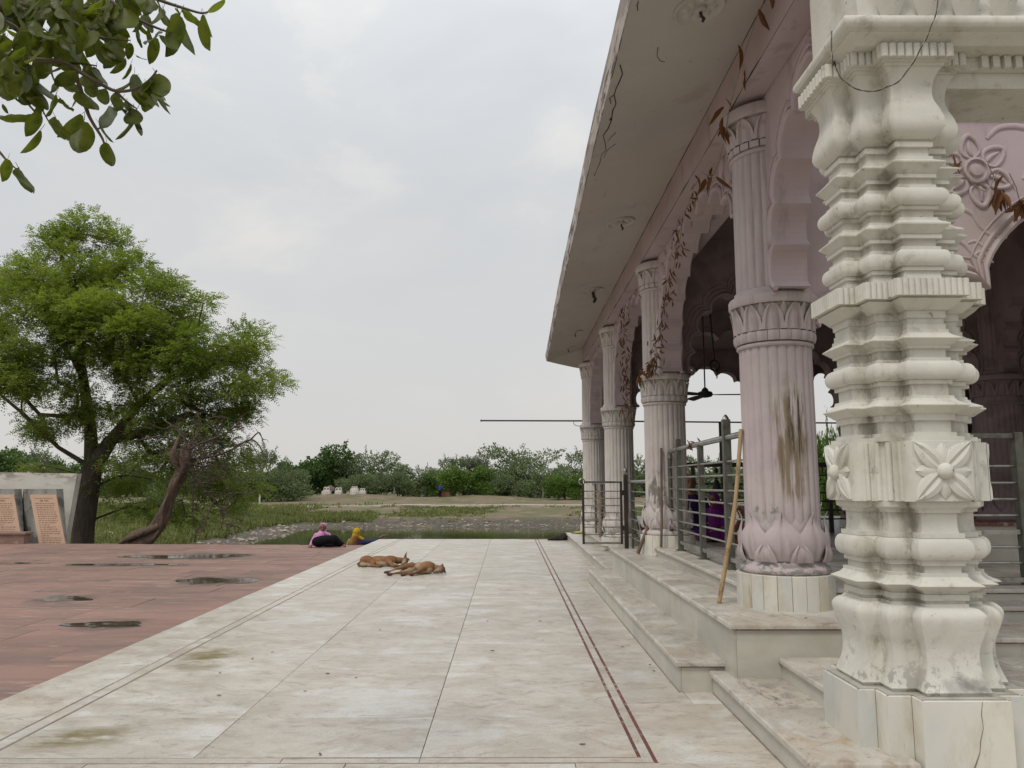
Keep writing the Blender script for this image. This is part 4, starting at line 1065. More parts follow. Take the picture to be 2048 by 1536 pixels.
# rib strips on the block's corner faces
for sx in (-1, 1):
    for sy in (-1, 1):
        for (x, y, r) in ((0.292, 0.172, 0.013), (0.252, 0.214, 0.016), (0.214, 0.252, 0.016), (0.172, 0.292, 0.013)):
            MB().lathe([(r, 1.366), (r, 1.664)], 8, (PXc + sx * x * 0.985, PYc + sy * y * 0.985)).obj('rib', M['white_paint'], pil, True, 60)
def flower(face):
    """eight-petalled carved flower on one face of the block; u runs along the face"""
    zc = 1.515; d = 0.361
    def P(u, v, h):
        if face == 'S': return (PXc + u, PYc - d - h, zc + v)
        if face == 'W': return (PXc - d - h, PYc - u, zc + v)
        if face == 'E': return (PXc + d + h, PYc + u, zc + v)
        return (PXc - u, PYc + d + h, zc + v)
    MB().add([P(-0.152, -0.152, 0), P(0.152, -0.152, 0), P(0.152, 0.152, 0), P(-0.152, 0.152, 0), P(-0.150, -0.150, 0.006), P(0.150, -0.150, 0.006), P(0.150, 0.150, 0.006), P(-0.150, 0.150, 0.006)],
             [(4, 5, 6, 7), (0, 1, 5, 4), (1, 2, 6, 5), (2, 3, 7, 6), (3, 0, 4, 7)]).obj('flower_panel', M['white_paint'], pil)
    for k in range(8):
        a = R(45 * k); big = k % 2 == 1
        L, W = (0.205, 0.052) if big else (0.140, 0.040)
        ca, sa = math.cos(a), math.sin(a)
        def Q(s, t, h): return P(ca * s - sa * t, sa * s + ca * t, h)
        rows_ = []; n = 8
        for i in range(n + 1):
            t = i / n; s = 0.012 + (L - 0.012) * t; wd = W * (math.sin(math.pi * min(1, t * 0.86 + 0.12)) ** 0.9) if i < n else 0.001
            hh = (0.034 if big else 0.022)
            prof_ = hh * (0.55 + 0.45 * math.sin(math.pi * t))
            rows_.append([Q(s, -wd, 0.004), Q(s, -wd * 0.9, prof_ * 0.75), Q(s, -wd * 0.35, prof_ * 0.95), Q(s, 0, prof_ * (0.62 if big else 1.15)), Q(s, wd * 0.35, prof_ * 0.95), Q(s, wd * 0.9, prof_ * 0.75), Q(s, wd, 0.004)])
        MB().loft(rows_, closed=False).obj('petal', M['white_paint'], pil, True, 40)
    rings_ = [[P(r * math.cos(2 * math.pi * k / 12), r * math.sin(2 * math.pi * k / 12), h) for k in range(12)] for r, h in ((0.040, 0.01), (0.040, 0.036), (0.030, 0.050), (0.012, 0.058))]
    MB().loft(rings_).obj('flower_boss', M['white_paint'], pil, True, 60)
for fc in 'SWEN': flower(fc)
# upper shaft mouldings
prof = [(1.668, 0.044), (1.690, 0.044), (1.691, 0.020), (1.712, 0.020), (1.713, 0.003), (1.772, 0.003), (1.773, 0.018), (1.806, 0.018), (1.807, 0.026), (1.820, 0.040), (1.845, 0.070), (1.850, 0.070), (1.870, 0.034), (1.886, 0.022), (1.900, 0.020), (1.901, 0.003),
        (1.960, 0.003), (1.961, 0.019), (1.982, 0.019)] + torus(1.983, 2.082, 0.016, 0.056) + [(2.083, 0.018), (2.098, 0.018), (2.099, 0.003), (2.145, 0.003), (2.146, 0.020), (2.160, 0.020), (2.166, 0.030), (2.192, 0.060), (2.196, 0.060), (2.214, 0.032), (2.228, 0.018),
        (2.244, 0.018), (2.245, 0.010), (2.275, 0.010), (2.276, 0.004), (2.306, 0.004), (2.307, 0.012), (2.346, 0.012), (2.347, 0.024), (2.375, 0.056), (2.398, 0.074), (2.399, 0.066), (2.412, 0.066)]
pill(prof).obj('middle_mouldings', M['white_paint'], pil, True, 22)
# fluted slab: little reeds all round
def fluted(d, z0, z1, name, pitch=0.030, depth=0.010, inset=0.0, par=pil):
    P = plan(d); ring0 = []
    for i in range(len(P)):
        p, q = Vector(P[i]), Vector(P[(i + 1) % len(P)]); L = (q - p).length; e = (q - p) / L; nn = Vector((e.y, -e.x))
        m = max(1, round(L / pitch))
        for k in range(m):
            for t in (0.0, 0.12, 0.35, 0.65, 0.88):
                u = (k + t) / m; hgt_ = depth * (0 if t == 0.0 else (0.75 if t in (0.12, 0.88) else 1.0))
                w_ = p + e * (L * u) + nn * (hgt_ - depth * 0.5)
                ring0.append((PXc + w_.x, PYc + w_.y))
    rings = [[(x, y, z) for x, y in ring0] for z in (z0, z1)]
    return MB().loft(rings).obj(name, M['white_paint'], par, True, 40)
fluted(0.096, 2.408, 2.497, 'fluted_slab')
prof = [(2.4965, 0.090), (2.505, 0.060), (2.506, 0.010), (2.560, 0.004), (2.561, 0.018), (2.580, 0.018)] + torus(2.581, 2.672, 0.012, 0.045) + [(2.673, 0.014), (2.690, 0.014), (2.691, -0.003), (2.732, -0.003), (2.733, 0.020), (2.752, 0.020), (2.754, 0.012), (2.770, 0.022), (2.800, 0.052), (2.808, 0.052), (2.826, 0.022), (2.836, 0.012), (2.850, 0.010), (2.851, -0.004),
        (2.893, -0.004), (2.894, 0.016), (2.912, 0.016)] + torus(2.913, 3.010, 0.012, 0.052) + [(3.011, 0.014), (3.030, 0.012), (3.031, -0.002), (3.066, -0.002), (3.067, 0.016), (3.088, 0.016), (3.090, 0.010), (3.108, 0.022), (3.140, 0.052), (3.147, 0.052), (3.164, 0.022), (3.172, 0.010), (3.190, 0.008), (3.191, -0.006), (3.240, -0.006), (3.241, 0.012), (3.268, 0.012), (3.269, 0.0), (3.284, 0.0)]
pill(prof).obj('upper_mouldings', M['white_paint'], pil, True, 22)
prof = [(3.283, 0.006)] + curve([(3.284, 0.010), (3.315, 0.046), (3.363, 0.060), (3.43, 0.048), (3.50, 0.026), (3.56, 0.022), (3.62, 0.034), (3.665, 0.058)], 6) + [(3.672, 0.060), (3.673, 0.070), (3.690, 0.072), (3.691, 0.085), (3.702, 0.087)]
pill(prof).obj('vase_capital', M['white_paint'], pil, True, 22)
fluted(0.105, 3.702, 3.775, 'capital_frieze', 0.044, 0.018)
# entablature: cornice over the pillar and the beam running right
en = empty('entablature', parent=temple)
def cornice(x0, x1, y0, y1):
    def rr(d, z): return [(x0 - d, y0 - d, z), (x1, y0 - d, z), (x1, y1 + d, z), (x0 - d, y1 + d, z)]
    pr = [(0.0, 3.776), (0.01, 3.782), (0.03, 3.800), (0.06, 3.812), (0.061, 3.822), (0.075, 3.824)] + [(0.075 + 0.032 * math.sin(math.pi * i / 6), 3.862 - 0.036 * math.cos(math.pi * i / 6)) for i in range(7)] + [(0.05, 3.905), (-0.02, 3.93)]
    return MB().loft([rr(d, z) for d, z in pr])
cornice(1.86, 8.4, 3.84, 4.36).obj('cornice', M['white_paint'], en, True, 30)
MB().box(2.40, 8.4, 3.98, 4.38, 3.61, 3.70).obj('beam', M['white_paint'], en)
MB().box(2.42, 8.4, 3.95, 4.40, 3.701, 3.775).obj('beam_frieze', M['white_paint'], en)
for k in range(70):
    x = 2.60 + k * 0.062
    if x > 6.8: break
    MB().box(-0.018, 0.018, 0, 0.03, 3.706, 3.772).obj('dentil', M['white_paint'], en, loc=(x, 3.922, 0))
# frieze of carved leaves over the cornice
lf = MB()
rows_ = []
for i in range(8):
    t = i / 7; wd = 0.085 * math.sin(math.pi * (0.16 + 0.8 * t)) ** 0.8
    rows_.append([(-wd, 0.0, t * 0.34), (-wd * 0.5, -0.025 * math.sin(math.pi * t), t * 0.34), (0, -0.012, t * 0.34), (wd * 0.5, -0.025 * math.sin(math.pi * t), t * 0.34), (wd, 0.0, t * 0.34)])
lf.loft(rows_, closed=False)
lfm = lf.mesh('carved_leaf', M['white_paint'], True, 60)
for k in range(26):
    link('carved_leaf', lfm, en, (2.02 + k * 0.20, 3.805 - 0.02, 3.915), (R(14), 0, 0))
for (xa, xb, zt) in ((1.86, 2.45, 5.0), (2.452, 8.4, 4.26)):
    MB().add([(xa, 3.80, 3.92), (xb, 3.80, 3.92), (xb, 4.4, 3.92), (xa, 4.4, 3.92), (xa, 3.90, zt), (xb, 3.90, zt), (xb, 4.4, zt), (xa, 4.4, zt)],
             [(0, 3, 2, 1), (4, 5, 6, 7), (0, 1, 5, 4), (1, 2, 6, 5), (2, 3, 7, 6), (3, 0, 4, 7)]).obj('attic_wall', M['white_paint'], en)

# ================================================================== ORGANIC SHAPES (dogs, people, cloth)
def organic(name, prims, voxel, mat, parent=None, smooth=6, loc=(0, 0, 0), rz=0.0, scale=1.0, blend=0.02):
    mb = MB()
    for p in prims:
        if p[0] == 'cap':
            a, b, r0, r1 = Vector(p[1]), Vector(p[2]), p[3], p[4]
            d = b - a; L = max(d.length, 1e-4); z = d / L
            x = z.orthogonal().normalized(); y = z.cross(x)
            prof = [(max(r0 * math.sin(t), 1e-4), -r0 * math.cos(t)) for t in np.linspace(0.05, math.pi / 2, 5)] + [(max(r1 * math.cos(t), 1e-4), L + r1 * math.sin(t)) for t in np.linspace(0.0, math.pi / 2 - 0.05, 5)]
            rings = [[a + z * h + (x * math.cos(2 * math.pi * k / 14) + y * math.sin(2 * math.pi * k / 14)) * r for k in range(14)] for r, h in prof]
            mb.loft(rings)
        else:
            c, r, e = Vector(p[1]), p[2], Euler([R(q) for q in p[3]]).to_matrix()
            rings = []
            for i in range(1, 12):
                t = math.pi * i / 12
                rings.append([c + e @ Vector((r[0] * math.sin(t) * math.cos(2 * math.pi * k / 16), r[1] * math.sin(t) * math.sin(2 * math.pi * k / 16), -r[2] * math.cos(t))) for k in range(16)])
            mb.loft(rings)
    o = mb.obj(name, mat)
    m = o.modifiers.new('r', 'REMESH'); m.mode = 'VOXEL'; m.voxel_size = voxel
    if smooth:
        s = o.modifiers.new('s', 'SMOOTH'); s.factor = 0.5; s.iterations = smooth
    dg = bpy.context.evaluated_depsgraph_get(); ev_ = o.evaluated_get(dg)
    me = bpy.data.meshes.new_from_object(ev_)
    bpy.data.objects.remove(o)
    me.name = name
    if not me.materials: me.materials.append(mat)
    me.polygons.foreach_set('use_smooth', [True] * len(me.polygons))
    n = len(me.vertices); co = np.empty(n * 3); me.vertices.foreach_get('co', co); co = co.reshape(-1, 3)
    W = np.zeros(n); Cc = np.zeros((n, 3))
    for p in prims:
        if p[0] == 'cap':
            a, b = np.array(p[1], float), np.array(p[2], float); d = b - a; L2 = max(d @ d, 1e-9)
            t = np.clip(((co - a) @ d) / L2, 0, 1); dist = np.linalg.norm(co - a - t[:, None] * d, axis=1) - (p[3] + (p[4] - p[3]) * t)
        else:
            e = np.array(Euler([R(q) for q in p[3]]).to_matrix()); q = (co - np.array(p[1], float)) @ e
            rr = np.array(p[2]); kq = np.linalg.norm(q / rr, axis=1); dist = (kq - 1) * rr.min()
        wgt = np.exp(-np.maximum(dist, -0.01) / (blend * 0.5)); W += wgt; Cc += wgt[:, None] * np.array(p[-1])
    Cc /= np.maximum(W, 1e-12)[:, None]
    at_ = me.color_attributes.new('Col', 'FLOAT_COLOR', 'POINT')
    at_.data.foreach_set('color', np.column_stack([Cc, np.ones(n)]).astype(np.float32).ravel())
    return link(name, me, parent, loc, (0, 0, rz), (scale,) * 3)
M['fur'] = attr_mat('fur', 0.75, 120, 0.25, 0.2, 0.2)
M['skin_cloth'] = attr_mat('skin', 0.6, 60, 0.05, 0.3, 0.06)
M['fabric'] = attr_mat('fabric', 0.85, 45, 0.4, 0.15, 0.22)
def cap(a, b, r0, r1, c): return ('cap', a, b, r0, r1, c)
def ell(c, r, rot, col): return ('ell', c, r, rot, col)
TAN, TAN2, PALE, DARK = (0.185, 0.090, 0.040), (0.225, 0.120, 0.060), (0.33, 0.235, 0.155), (0.030, 0.020, 0.014)
# (u right, v toward the viewer is -Y)
def flip(prims):
    out = []
    for p in prims:
        p = list(p)
        p[1] = (p[1][0], -p[1][1], p[1][2])
        if p[0] == 'cap': p[2] = (p[2][0], -p[2][1], p[2][2])
        else: p[3] = (-p[3][0], p[3][1], -p[3][2])
        out.append(tuple(p))
    return out
def paw(x, y, z, dx, dy): return [cap((x, y, z), (x + dx, y + dy, z - 0.003), 0.025, 0.024, (0.12, 0.07, 0.042)), ell((x + dx * 1.4, y + dy * 1.4, z - 0.003), (0.022, 0.020, 0.017), (0, 0, 0), DARK)]
d2 = [ell((-0.19, -0.05, 0.082), (0.125, 0.105, 0.082), (0, 0, 10), TAN), ell((-0.04, -0.03, 0.084), (0.14, 0.100, 0.082), (0, 0, 0), PALE), ell((-0.03, -0.075, 0.10), (0.15, 0.065, 0.072), (0, 0, 0), TAN2),
      ell((0.10, -0.02, 0.098), (0.145, 0.115, 0.098), (0, 0, 0), TAN2), ell((0.10, 0.055, 0.06), (0.11, 0.06, 0.058), (0, 0, 0), PALE), ell((0.165, -0.01, 0.10), (0.075, 0.09, 0.082), (0, 0, 0), TAN),
      cap((0.18, -0.02, 0.088), (0.29, 0.0, 0.078), 0.066, 0.055, TAN2), ell((0.335, 0.01, 0.070), (0.064, 0.060, 0.062), (0, 0, 0), TAN),
      cap((0.315, 0.045, 0.062), (0.235, 0.115, 0.038), 0.043, 0.027, PALE), ell((0.222, 0.127, 0.040), (0.018, 0.016, 0.015), (0, 0, 0), DARK), ell((0.270, 0.10, 0.026), (0.045, 0.024, 0.014), (0, 0, -40), DARK),
      cap((0.335, -0.01, 0.115), (0.352, -0.02, 0.150), 0.024, 0.010, TAN), cap((0.345, -0.005, 0.125), (0.366, 0.01, 0.135), 0.018, 0.007, DARK), cap((0.38, 0.03, 0.05), (0.405, 0.05, 0.02), 0.026, 0.010, DARK), ell((0.325, 0.06, 0.085), (0.010, 0.012, 0.008), (0, 0, 0), DARK),
      cap((-0.15, 0.00, 0.120), (-0.29, 0.07, 0.105), 0.064, 0.038, TAN), cap((-0.29, 0.07, 0.105), (-0.41, 0.10, 0.085), 0.034, 0.019, TAN2), cap((-0.41, 0.10, 0.085), (-0.50, 0.14, 0.048), 0.019, 0.016, PALE),
      cap((-0.16, 0.08, 0.050), (-0.27, 0.17, 0.038), 0.048, 0.029, PALE), cap((-0.27, 0.17, 0.038), (-0.43, 0.27, 0.024), 0.026, 0.016, TAN2), ell((-0.10, 0.05, 0.06), (0.05, 0.05, 0.05), (0, 0, 0), (0.12, 0.08, 0.06)),
      cap((0.10, 0.06, 0.10), (0.01, 0.18, 0.075), 0.050, 0.032, TAN), cap((0.01, 0.18, 0.075), (-0.085, 0.32, 0.036), 0.028, 0.018, TAN2),
      cap((0.07, 0.09, 0.050), (-0.08, 0.21, 0.038), 0.043, 0.027, PALE), cap((-0.08, 0.21, 0.038), (-0.21, 0.33, 0.024), 0.024, 0.016, TAN2),
      cap((-0.27, -0.06, 0.07), (-0.33, -0.02, 0.03), 0.024, 0.016, TAN), cap((-0.33, -0.02, 0.03), (-0.36, 0.08, 0.018), 0.016, 0.010, TAN)]
d2 += paw(-0.51, 0.15, 0.040, -0.035, 0.015) + paw(-0.44, 0.28, 0.022, -0.035, 0.012) + paw(-0.09, 0.335, 0.026, -0.022, 0.03) + paw(-0.22, 0.345, 0.022, -0.03, 0.022)
o = organic('sleeping_dog', flip(d2), 0.0062, M['fur'], None, 2, (-1.43, 12.85, 0.002))
tag(o, 'tan dog asleep on its side with head to the right, nearest on the marble', 'dog', 'dogs asleep on the marble terrace')
d1 = [ell((-0.25, -0.02, 0.095), (0.125, 0.115, 0.095), (0, 0, 0), TAN), ell((-0.03, 0.0, 0.088), (0.19, 0.10, 0.086), (0, 0, 0), TAN2), ell((-0.03, -0.03, 0.11), (0.2, 0.08, 0.072), (0, 0, 0), TAN), ell((0.0, 0.07, 0.05), (0.15, 0.05, 0.048), (0, 0, 0), PALE),
      ell((0.17, 0.0, 0.096), (0.15, 0.115, 0.094), (0, 0, 0), TAN), cap((0.25, -0.01, 0.10), (0.39, -0.01, 0.10), 0.068, 0.052, TAN), ell((0.435, 0.0, 0.10), (0.062, 0.062, 0.058), (0, 0, 0), TAN),
      cap((0.44, 0.04, 0.088), (0.405, 0.125, 0.048), 0.042, 0.026, PALE), ell((0.398, 0.142, 0.046), (0.017, 0.016, 0.014), (0, 0, 0), DARK), ell((0.47, 0.05, 0.105), (0.010, 0.012, 0.008), (0, 0, 0), DARK),
      cap((0.43, -0.005, 0.14), (0.44, -0.008, 0.19), 0.028, 0.020, TAN), cap((0.44, -0.008, 0.19), (0.458, -0.012, 0.245), 0.019, 0.006, (0.16, 0.09, 0.05)), cap((0.485, 0.01, 0.125), (0.515, 0.03, 0.115), 0.022, 0.010, DARK),
      cap((-0.17, 0.05, 0.10), (-0.10, 0.115, 0.06), 0.068, 0.042, TAN), cap((-0.10, 0.115, 0.06), (-0.13, 0.15, 0.03), 0.036, 0.024, TAN), cap((-0.13, 0.15, 0.03), (-0.02, 0.175, 0.024), 0.022, 0.020, TAN2),
      cap((-0.31, 0.07, 0.04), (-0.14, 0.12, 0.03), 0.042, 0.028, PALE),
      cap((-0.34, -0.01, 0.085), (-0.385, 0.05, 0.045), 0.027, 0.022, TAN), cap((-0.385, 0.05, 0.045), (-0.365, 0.11, 0.022), 0.021, 0.016, DARK), cap((-0.365, 0.11, 0.022), (-0.23, 0.15, 0.016), 0.015, 0.010, (0.12, 0.07, 0.04)),
      cap((0.15, 0.06, 0.105), (0.20, 0.125, 0.062), 0.052, 0.034, TAN2), cap((0.20, 0.125, 0.062), (0.25, 0.175, 0.030), 0.030, 0.021, TAN2), cap((0.20, 0.09, 0.05), (0.31, 0.125, 0.032), 0.038, 0.024, PALE)]
d1 += paw(-0.01, 0.177, 0.023, 0.04, 0.004) + paw(0.26, 0.18, 0.024, 0.04, 0.012) + paw(0.32, 0.13, 0.022, 0.038, 0.012)
o = organic('sleeping_dog', flip(d1), 0.0062, M['fur'], None, 2, (-2.27, 13.95, 0.002))
tag(o, 'tan dog lying with one pointed ear up and dark tail, behind the other', 'dog', 'dogs asleep on the marble terrace')

SKIN = (0.17, 0.085, 0.05); HAIR = (0.01, 0.009, 0.008)
def head_prims(c, yaw, skin=SKIN, s=1.0):
    """head centred at c whose face looks along yaw (0 = towards -Y)"""
    cx, cy, cz = c; ca, sa = math.cos(yaw), math.sin(yaw)
    def P(x, y, z): x, y, z = x * s, y * s, z * s; return (cx + ca * x - sa * y, cy + sa * x + ca * y, cz + z)
    dk = tuple(q * 0.35 for q in skin); lip = (skin[0] * 0.8, skin[1] * 0.5, skin[2] * 0.5)
    z = math.degrees(yaw)
    return [ell(P(0, 0.01, 0.02), (0.074 * s, 0.092 * s, 0.092 * s), (0, 0, z), skin), ell(P(0, -0.025, -0.045), (0.056 * s, 0.06 * s, 0.062 * s), (0, 0, z), skin), ell(P(0, -0.05, -0.09), (0.03 * s, 0.028 * s, 0.024 * s), (0, 0, z), skin),
            cap(P(0, -0.085, 0.01), P(0, -0.108, -0.028), 0.010 * s, 0.016 * s, skin), ell(P(0, -0.082, -0.062), (0.024 * s, 0.010 * s, 0.008 * s), (0, 0, z), lip),
            ell(P(-0.030, -0.082, 0.012), (0.015 * s, 0.008 * s, 0.007 * s), (0, 0, z), dk), ell(P(0.030, -0.082, 0.012), (0.015 * s, 0.008 * s, 0.007 * s), (0, 0, z), dk),
            cap(P(-0.045, -0.078, 0.032), P(-0.015, -0.086, 0.034), 0.006 * s, 0.006 * s, dk), cap(P(0.045, -0.078, 0.032), P(0.015, -0.086, 0.034), 0.006 * s, 0.006 * s, dk),
            ell(P(-0.075, 0.005, -0.005), (0.010 * s, 0.022 * s, 0.032 * s), (0, 0, z), skin), ell(P(0.075, 0.005, -0.005), (0.010 * s, 0.022 * s, 0.032 * s), (0, 0, z), skin)]
def hand_prims(p, d, skin=SKIN):
    p = Vector(p); d = Vector(d).normalized(); sd_ = d.cross(Vector((0, 0, 1))).normalized()
    out = [ell(tuple(p + d * 0.04), (0.042, 0.042, 0.016), (0, 0, math.degrees(math.atan2(d.y, d.x))), skin)]
    for k, ln in enumerate((0.062, 0.074, 0.070, 0.054)):
        b = p + d * 0.075 + sd_ * (0.030 - 0.020 * k); m = b + d * ln * 0.55 + Vector((0, 0, 0.006)); t = b + d * ln + Vector((0, 0, -0.008))
        out += [cap(tuple(b), tuple(m), 0.0095, 0.009, skin), cap(tuple(m), tuple(t), 0.009, 0.0075, skin)]
    b = p + d * 0.02 + sd_ * 0.035; out += [cap(tuple(b), tuple(b + d * 0.045 + sd_ * 0.028), 0.011, 0.009, skin)]
    return out

# ---- person in pink reclining at the court edge
PINK, BLK = (0.50, 0.22, 0.42), (0.006, 0.005, 0.007)
p1 = empty('person', (-4.50, 19.62, ZC + 0.003), label='person in pink headscarf and top with black skirt, reclining at the court edge', cat='person')
def shift(pr): return flip(pr)
body = head_prims((-0.19, 0.12, 0.47), R(12)) + [cap((-0.19, 0.13, 0.40), (-0.19, 0.13, 0.30), 0.05, 0.06, SKIN), cap((-0.20, 0.13, 0.28), (-0.24, 0.08, 0.14), 0.10, 0.11, SKIN), cap((-0.24, 0.05, 0.13), (0.12, 0.02, 0.17), 0.09, 0.07, SKIN), cap((0.12, 0.02, 0.17), (0.34, 0.02, 0.07), 0.06, 0.04, SKIN),
        cap((0.34, 0.02, 0.06), (0.43, -0.05, 0.025), 0.034, 0.022, SKIN), cap((-0.36, 0.10, 0.25), (-0.43, 0.04, 0.10), 0.03, 0.03, SKIN), cap((-0.43, 0.04, 0.10), (-0.43, -0.02, 0.03), 0.03, 0.025, SKIN)] + hand_prims((-0.43, -0.02, 0.022), (-0.15, -1, 0))
organic('body', body, 0.008, M['skin_cloth'], p1, 2)
organic('skirt', [ell((-0.24, 0.0, 0.135), (0.185, 0.16, 0.135), (0, 0, 0), BLK), cap((-0.18, -0.01, 0.15), (0.13, -0.02, 0.20), 0.140, 0.108, BLK), ell((0.13, -0.01, 0.175), (0.13, 0.12, 0.13), (0, 0, 0), BLK), cap((0.16, 0.0, 0.18), (0.32, 0.0, 0.09), 0.10, 0.062, BLK), cap((0.05, 0.04, 0.08), (0.28, 0.03, 0.06), 0.075, 0.055, BLK), ell((0.0, 0.0, 0.06), (0.28, 0.11, 0.056), (0, 0, 0), BLK)], 0.012, M['fabric'], p1, 5)
organic('top', [cap((-0.20, 0.13, 0.30), (-0.25, 0.10, 0.16), 0.125, 0.14, PINK), cap((-0.34, 0.12, 0.285), (-0.05, 0.14, 0.29), 0.065, 0.065, PINK), cap((-0.36, 0.11, 0.27), (-0.43, 0.05, 0.11), 0.058, 0.050, PINK), cap((-0.43, 0.05, 0.11), (-0.44, 0.0, 0.055), 0.048, 0.045, PINK), cap((-0.04, 0.13, 0.28), (0.06, 0.06, 0.20), 0.055, 0.045, PINK)], 0.010, M['fabric'], p1, 4)
organic('headscarf', [ell((-0.19, 0.165, 0.512), (0.090, 0.095, 0.088), (0, 0, 0), PINK), ell((-0.19, 0.185, 0.44), (0.086, 0.070, 0.11), (0, 0, 0), PINK), cap((-0.19, 0.15, 0.37), (-0.19, 0.13, 0.32), 0.075, 0.10, PINK), cap((-0.14, 0.10, 0.35), (-0.05, 0.10, 0.31), 0.04, 0.045, PINK)], 0.009, M['fabric'], p1, 4)

# ---- person in yellow scarf seated on the steps, seen from behind
YEL, NAVY, MAR = (0.42, 0.27, 0.02), (0.035, 0.035, 0.085), (0.11, 0.035, 0.02)
p2 = empty('person', (-4.12, 21.25, -0.668), label='person in yellow patterned headscarf and navy clothes sitting on the pond steps, arm held out', cat='person')
body = head_prims((0, 0, 0.71), R(170)) + [cap((0, 0.02, 0.64), (0, 0.02, 0.52), 0.05, 0.06, SKIN), cap((0, 0.02, 0.50), (0, 0.0, 0.10), 0.13, 0.14, SKIN), cap((-0.1, 0.05, 0.08), (-0.12, 0.40, 0.10), 0.08, 0.06, SKIN), cap((0.1, 0.05, 0.08), (0.12, 0.40, 0.10), 0.08, 0.06, SKIN), cap((-0.12, 0.42, 0.08), (-0.12, 0.48, -0.25), 0.05, 0.04, SKIN), cap((0.12, 0.42, 0.08), (0.12, 0.48, -0.25), 0.05, 0.04, SKIN),
        cap((0.19, 0.0, 0.49), (0.42, 0.02, 0.50), 0.04, 0.035, SKIN), cap((0.42, 0.02, 0.50), (0.64, 0.0, 0.64), 0.034, 0.028, SKIN)] + hand_prims((0.65, 0.0, 0.65), (1, 0.1, 0.2))
organic('body', body, 0.009, M['skin_cloth'], p2, 2)
organic('dress', [cap((0, 0.02, 0.48), (0, 0.0, 0.08), 0.155, 0.18, NAVY), cap((-0.17, 0.0, 0.49), (0.20, 0.0, 0.50), 0.070, 0.070, NAVY), cap((0.20, 0.0, 0.50), (0.43, 0.02, 0.51), 0.062, 0.052, NAVY), cap((0.43, 0.02, 0.51), (0.56, 0.01, 0.58), 0.05, 0.042, NAVY), cap((-0.19, 0.0, 0.48), (-0.24, 0.12, 0.2), 0.06, 0.05, NAVY), cap((-0.1, 0.05, 0.09), (-0.12, 0.42, 0.11), 0.10, 0.08, NAVY), cap((0.1, 0.05, 0.09), (0.12, 0.42, 0.11), 0.10, 0.08, NAVY), ell((0, 0.1, 0.05), (0.24, 0.22, 0.046), (0, 0, 0), NAVY)], 0.012, M['fabric'], p2, 4)
p2.scale = (1.1, 1.1, 1.12)
organic('headscarf', [ell((0, -0.01, 0.74), (0.100, 0.108, 0.102), (0, 0, 0), YEL), ell((-0.01, -0.03, 0.66), (0.10, 0.08, 0.10), (0, 0, 0), YEL), cap((-0.02, -0.05, 0.62), (-0.10, -0.08, 0.46), 0.085, 0.10, (0.20, 0.12, 0.03)), cap((0.0, -0.07, 0.60), (0.0, -0.11, 0.44), 0.07, 0.07, MAR), cap((0.04, -0.03, 0.62), (0.16, -0.03, 0.57), 0.055, 0.035, YEL), cap((-0.16, -0.03, 0.52), (-0.20, -0.02, 0.40), 0.06, 0.06, (0.30, 0.22, 0.08))], 0.010, M['fabric'], p2, 3)

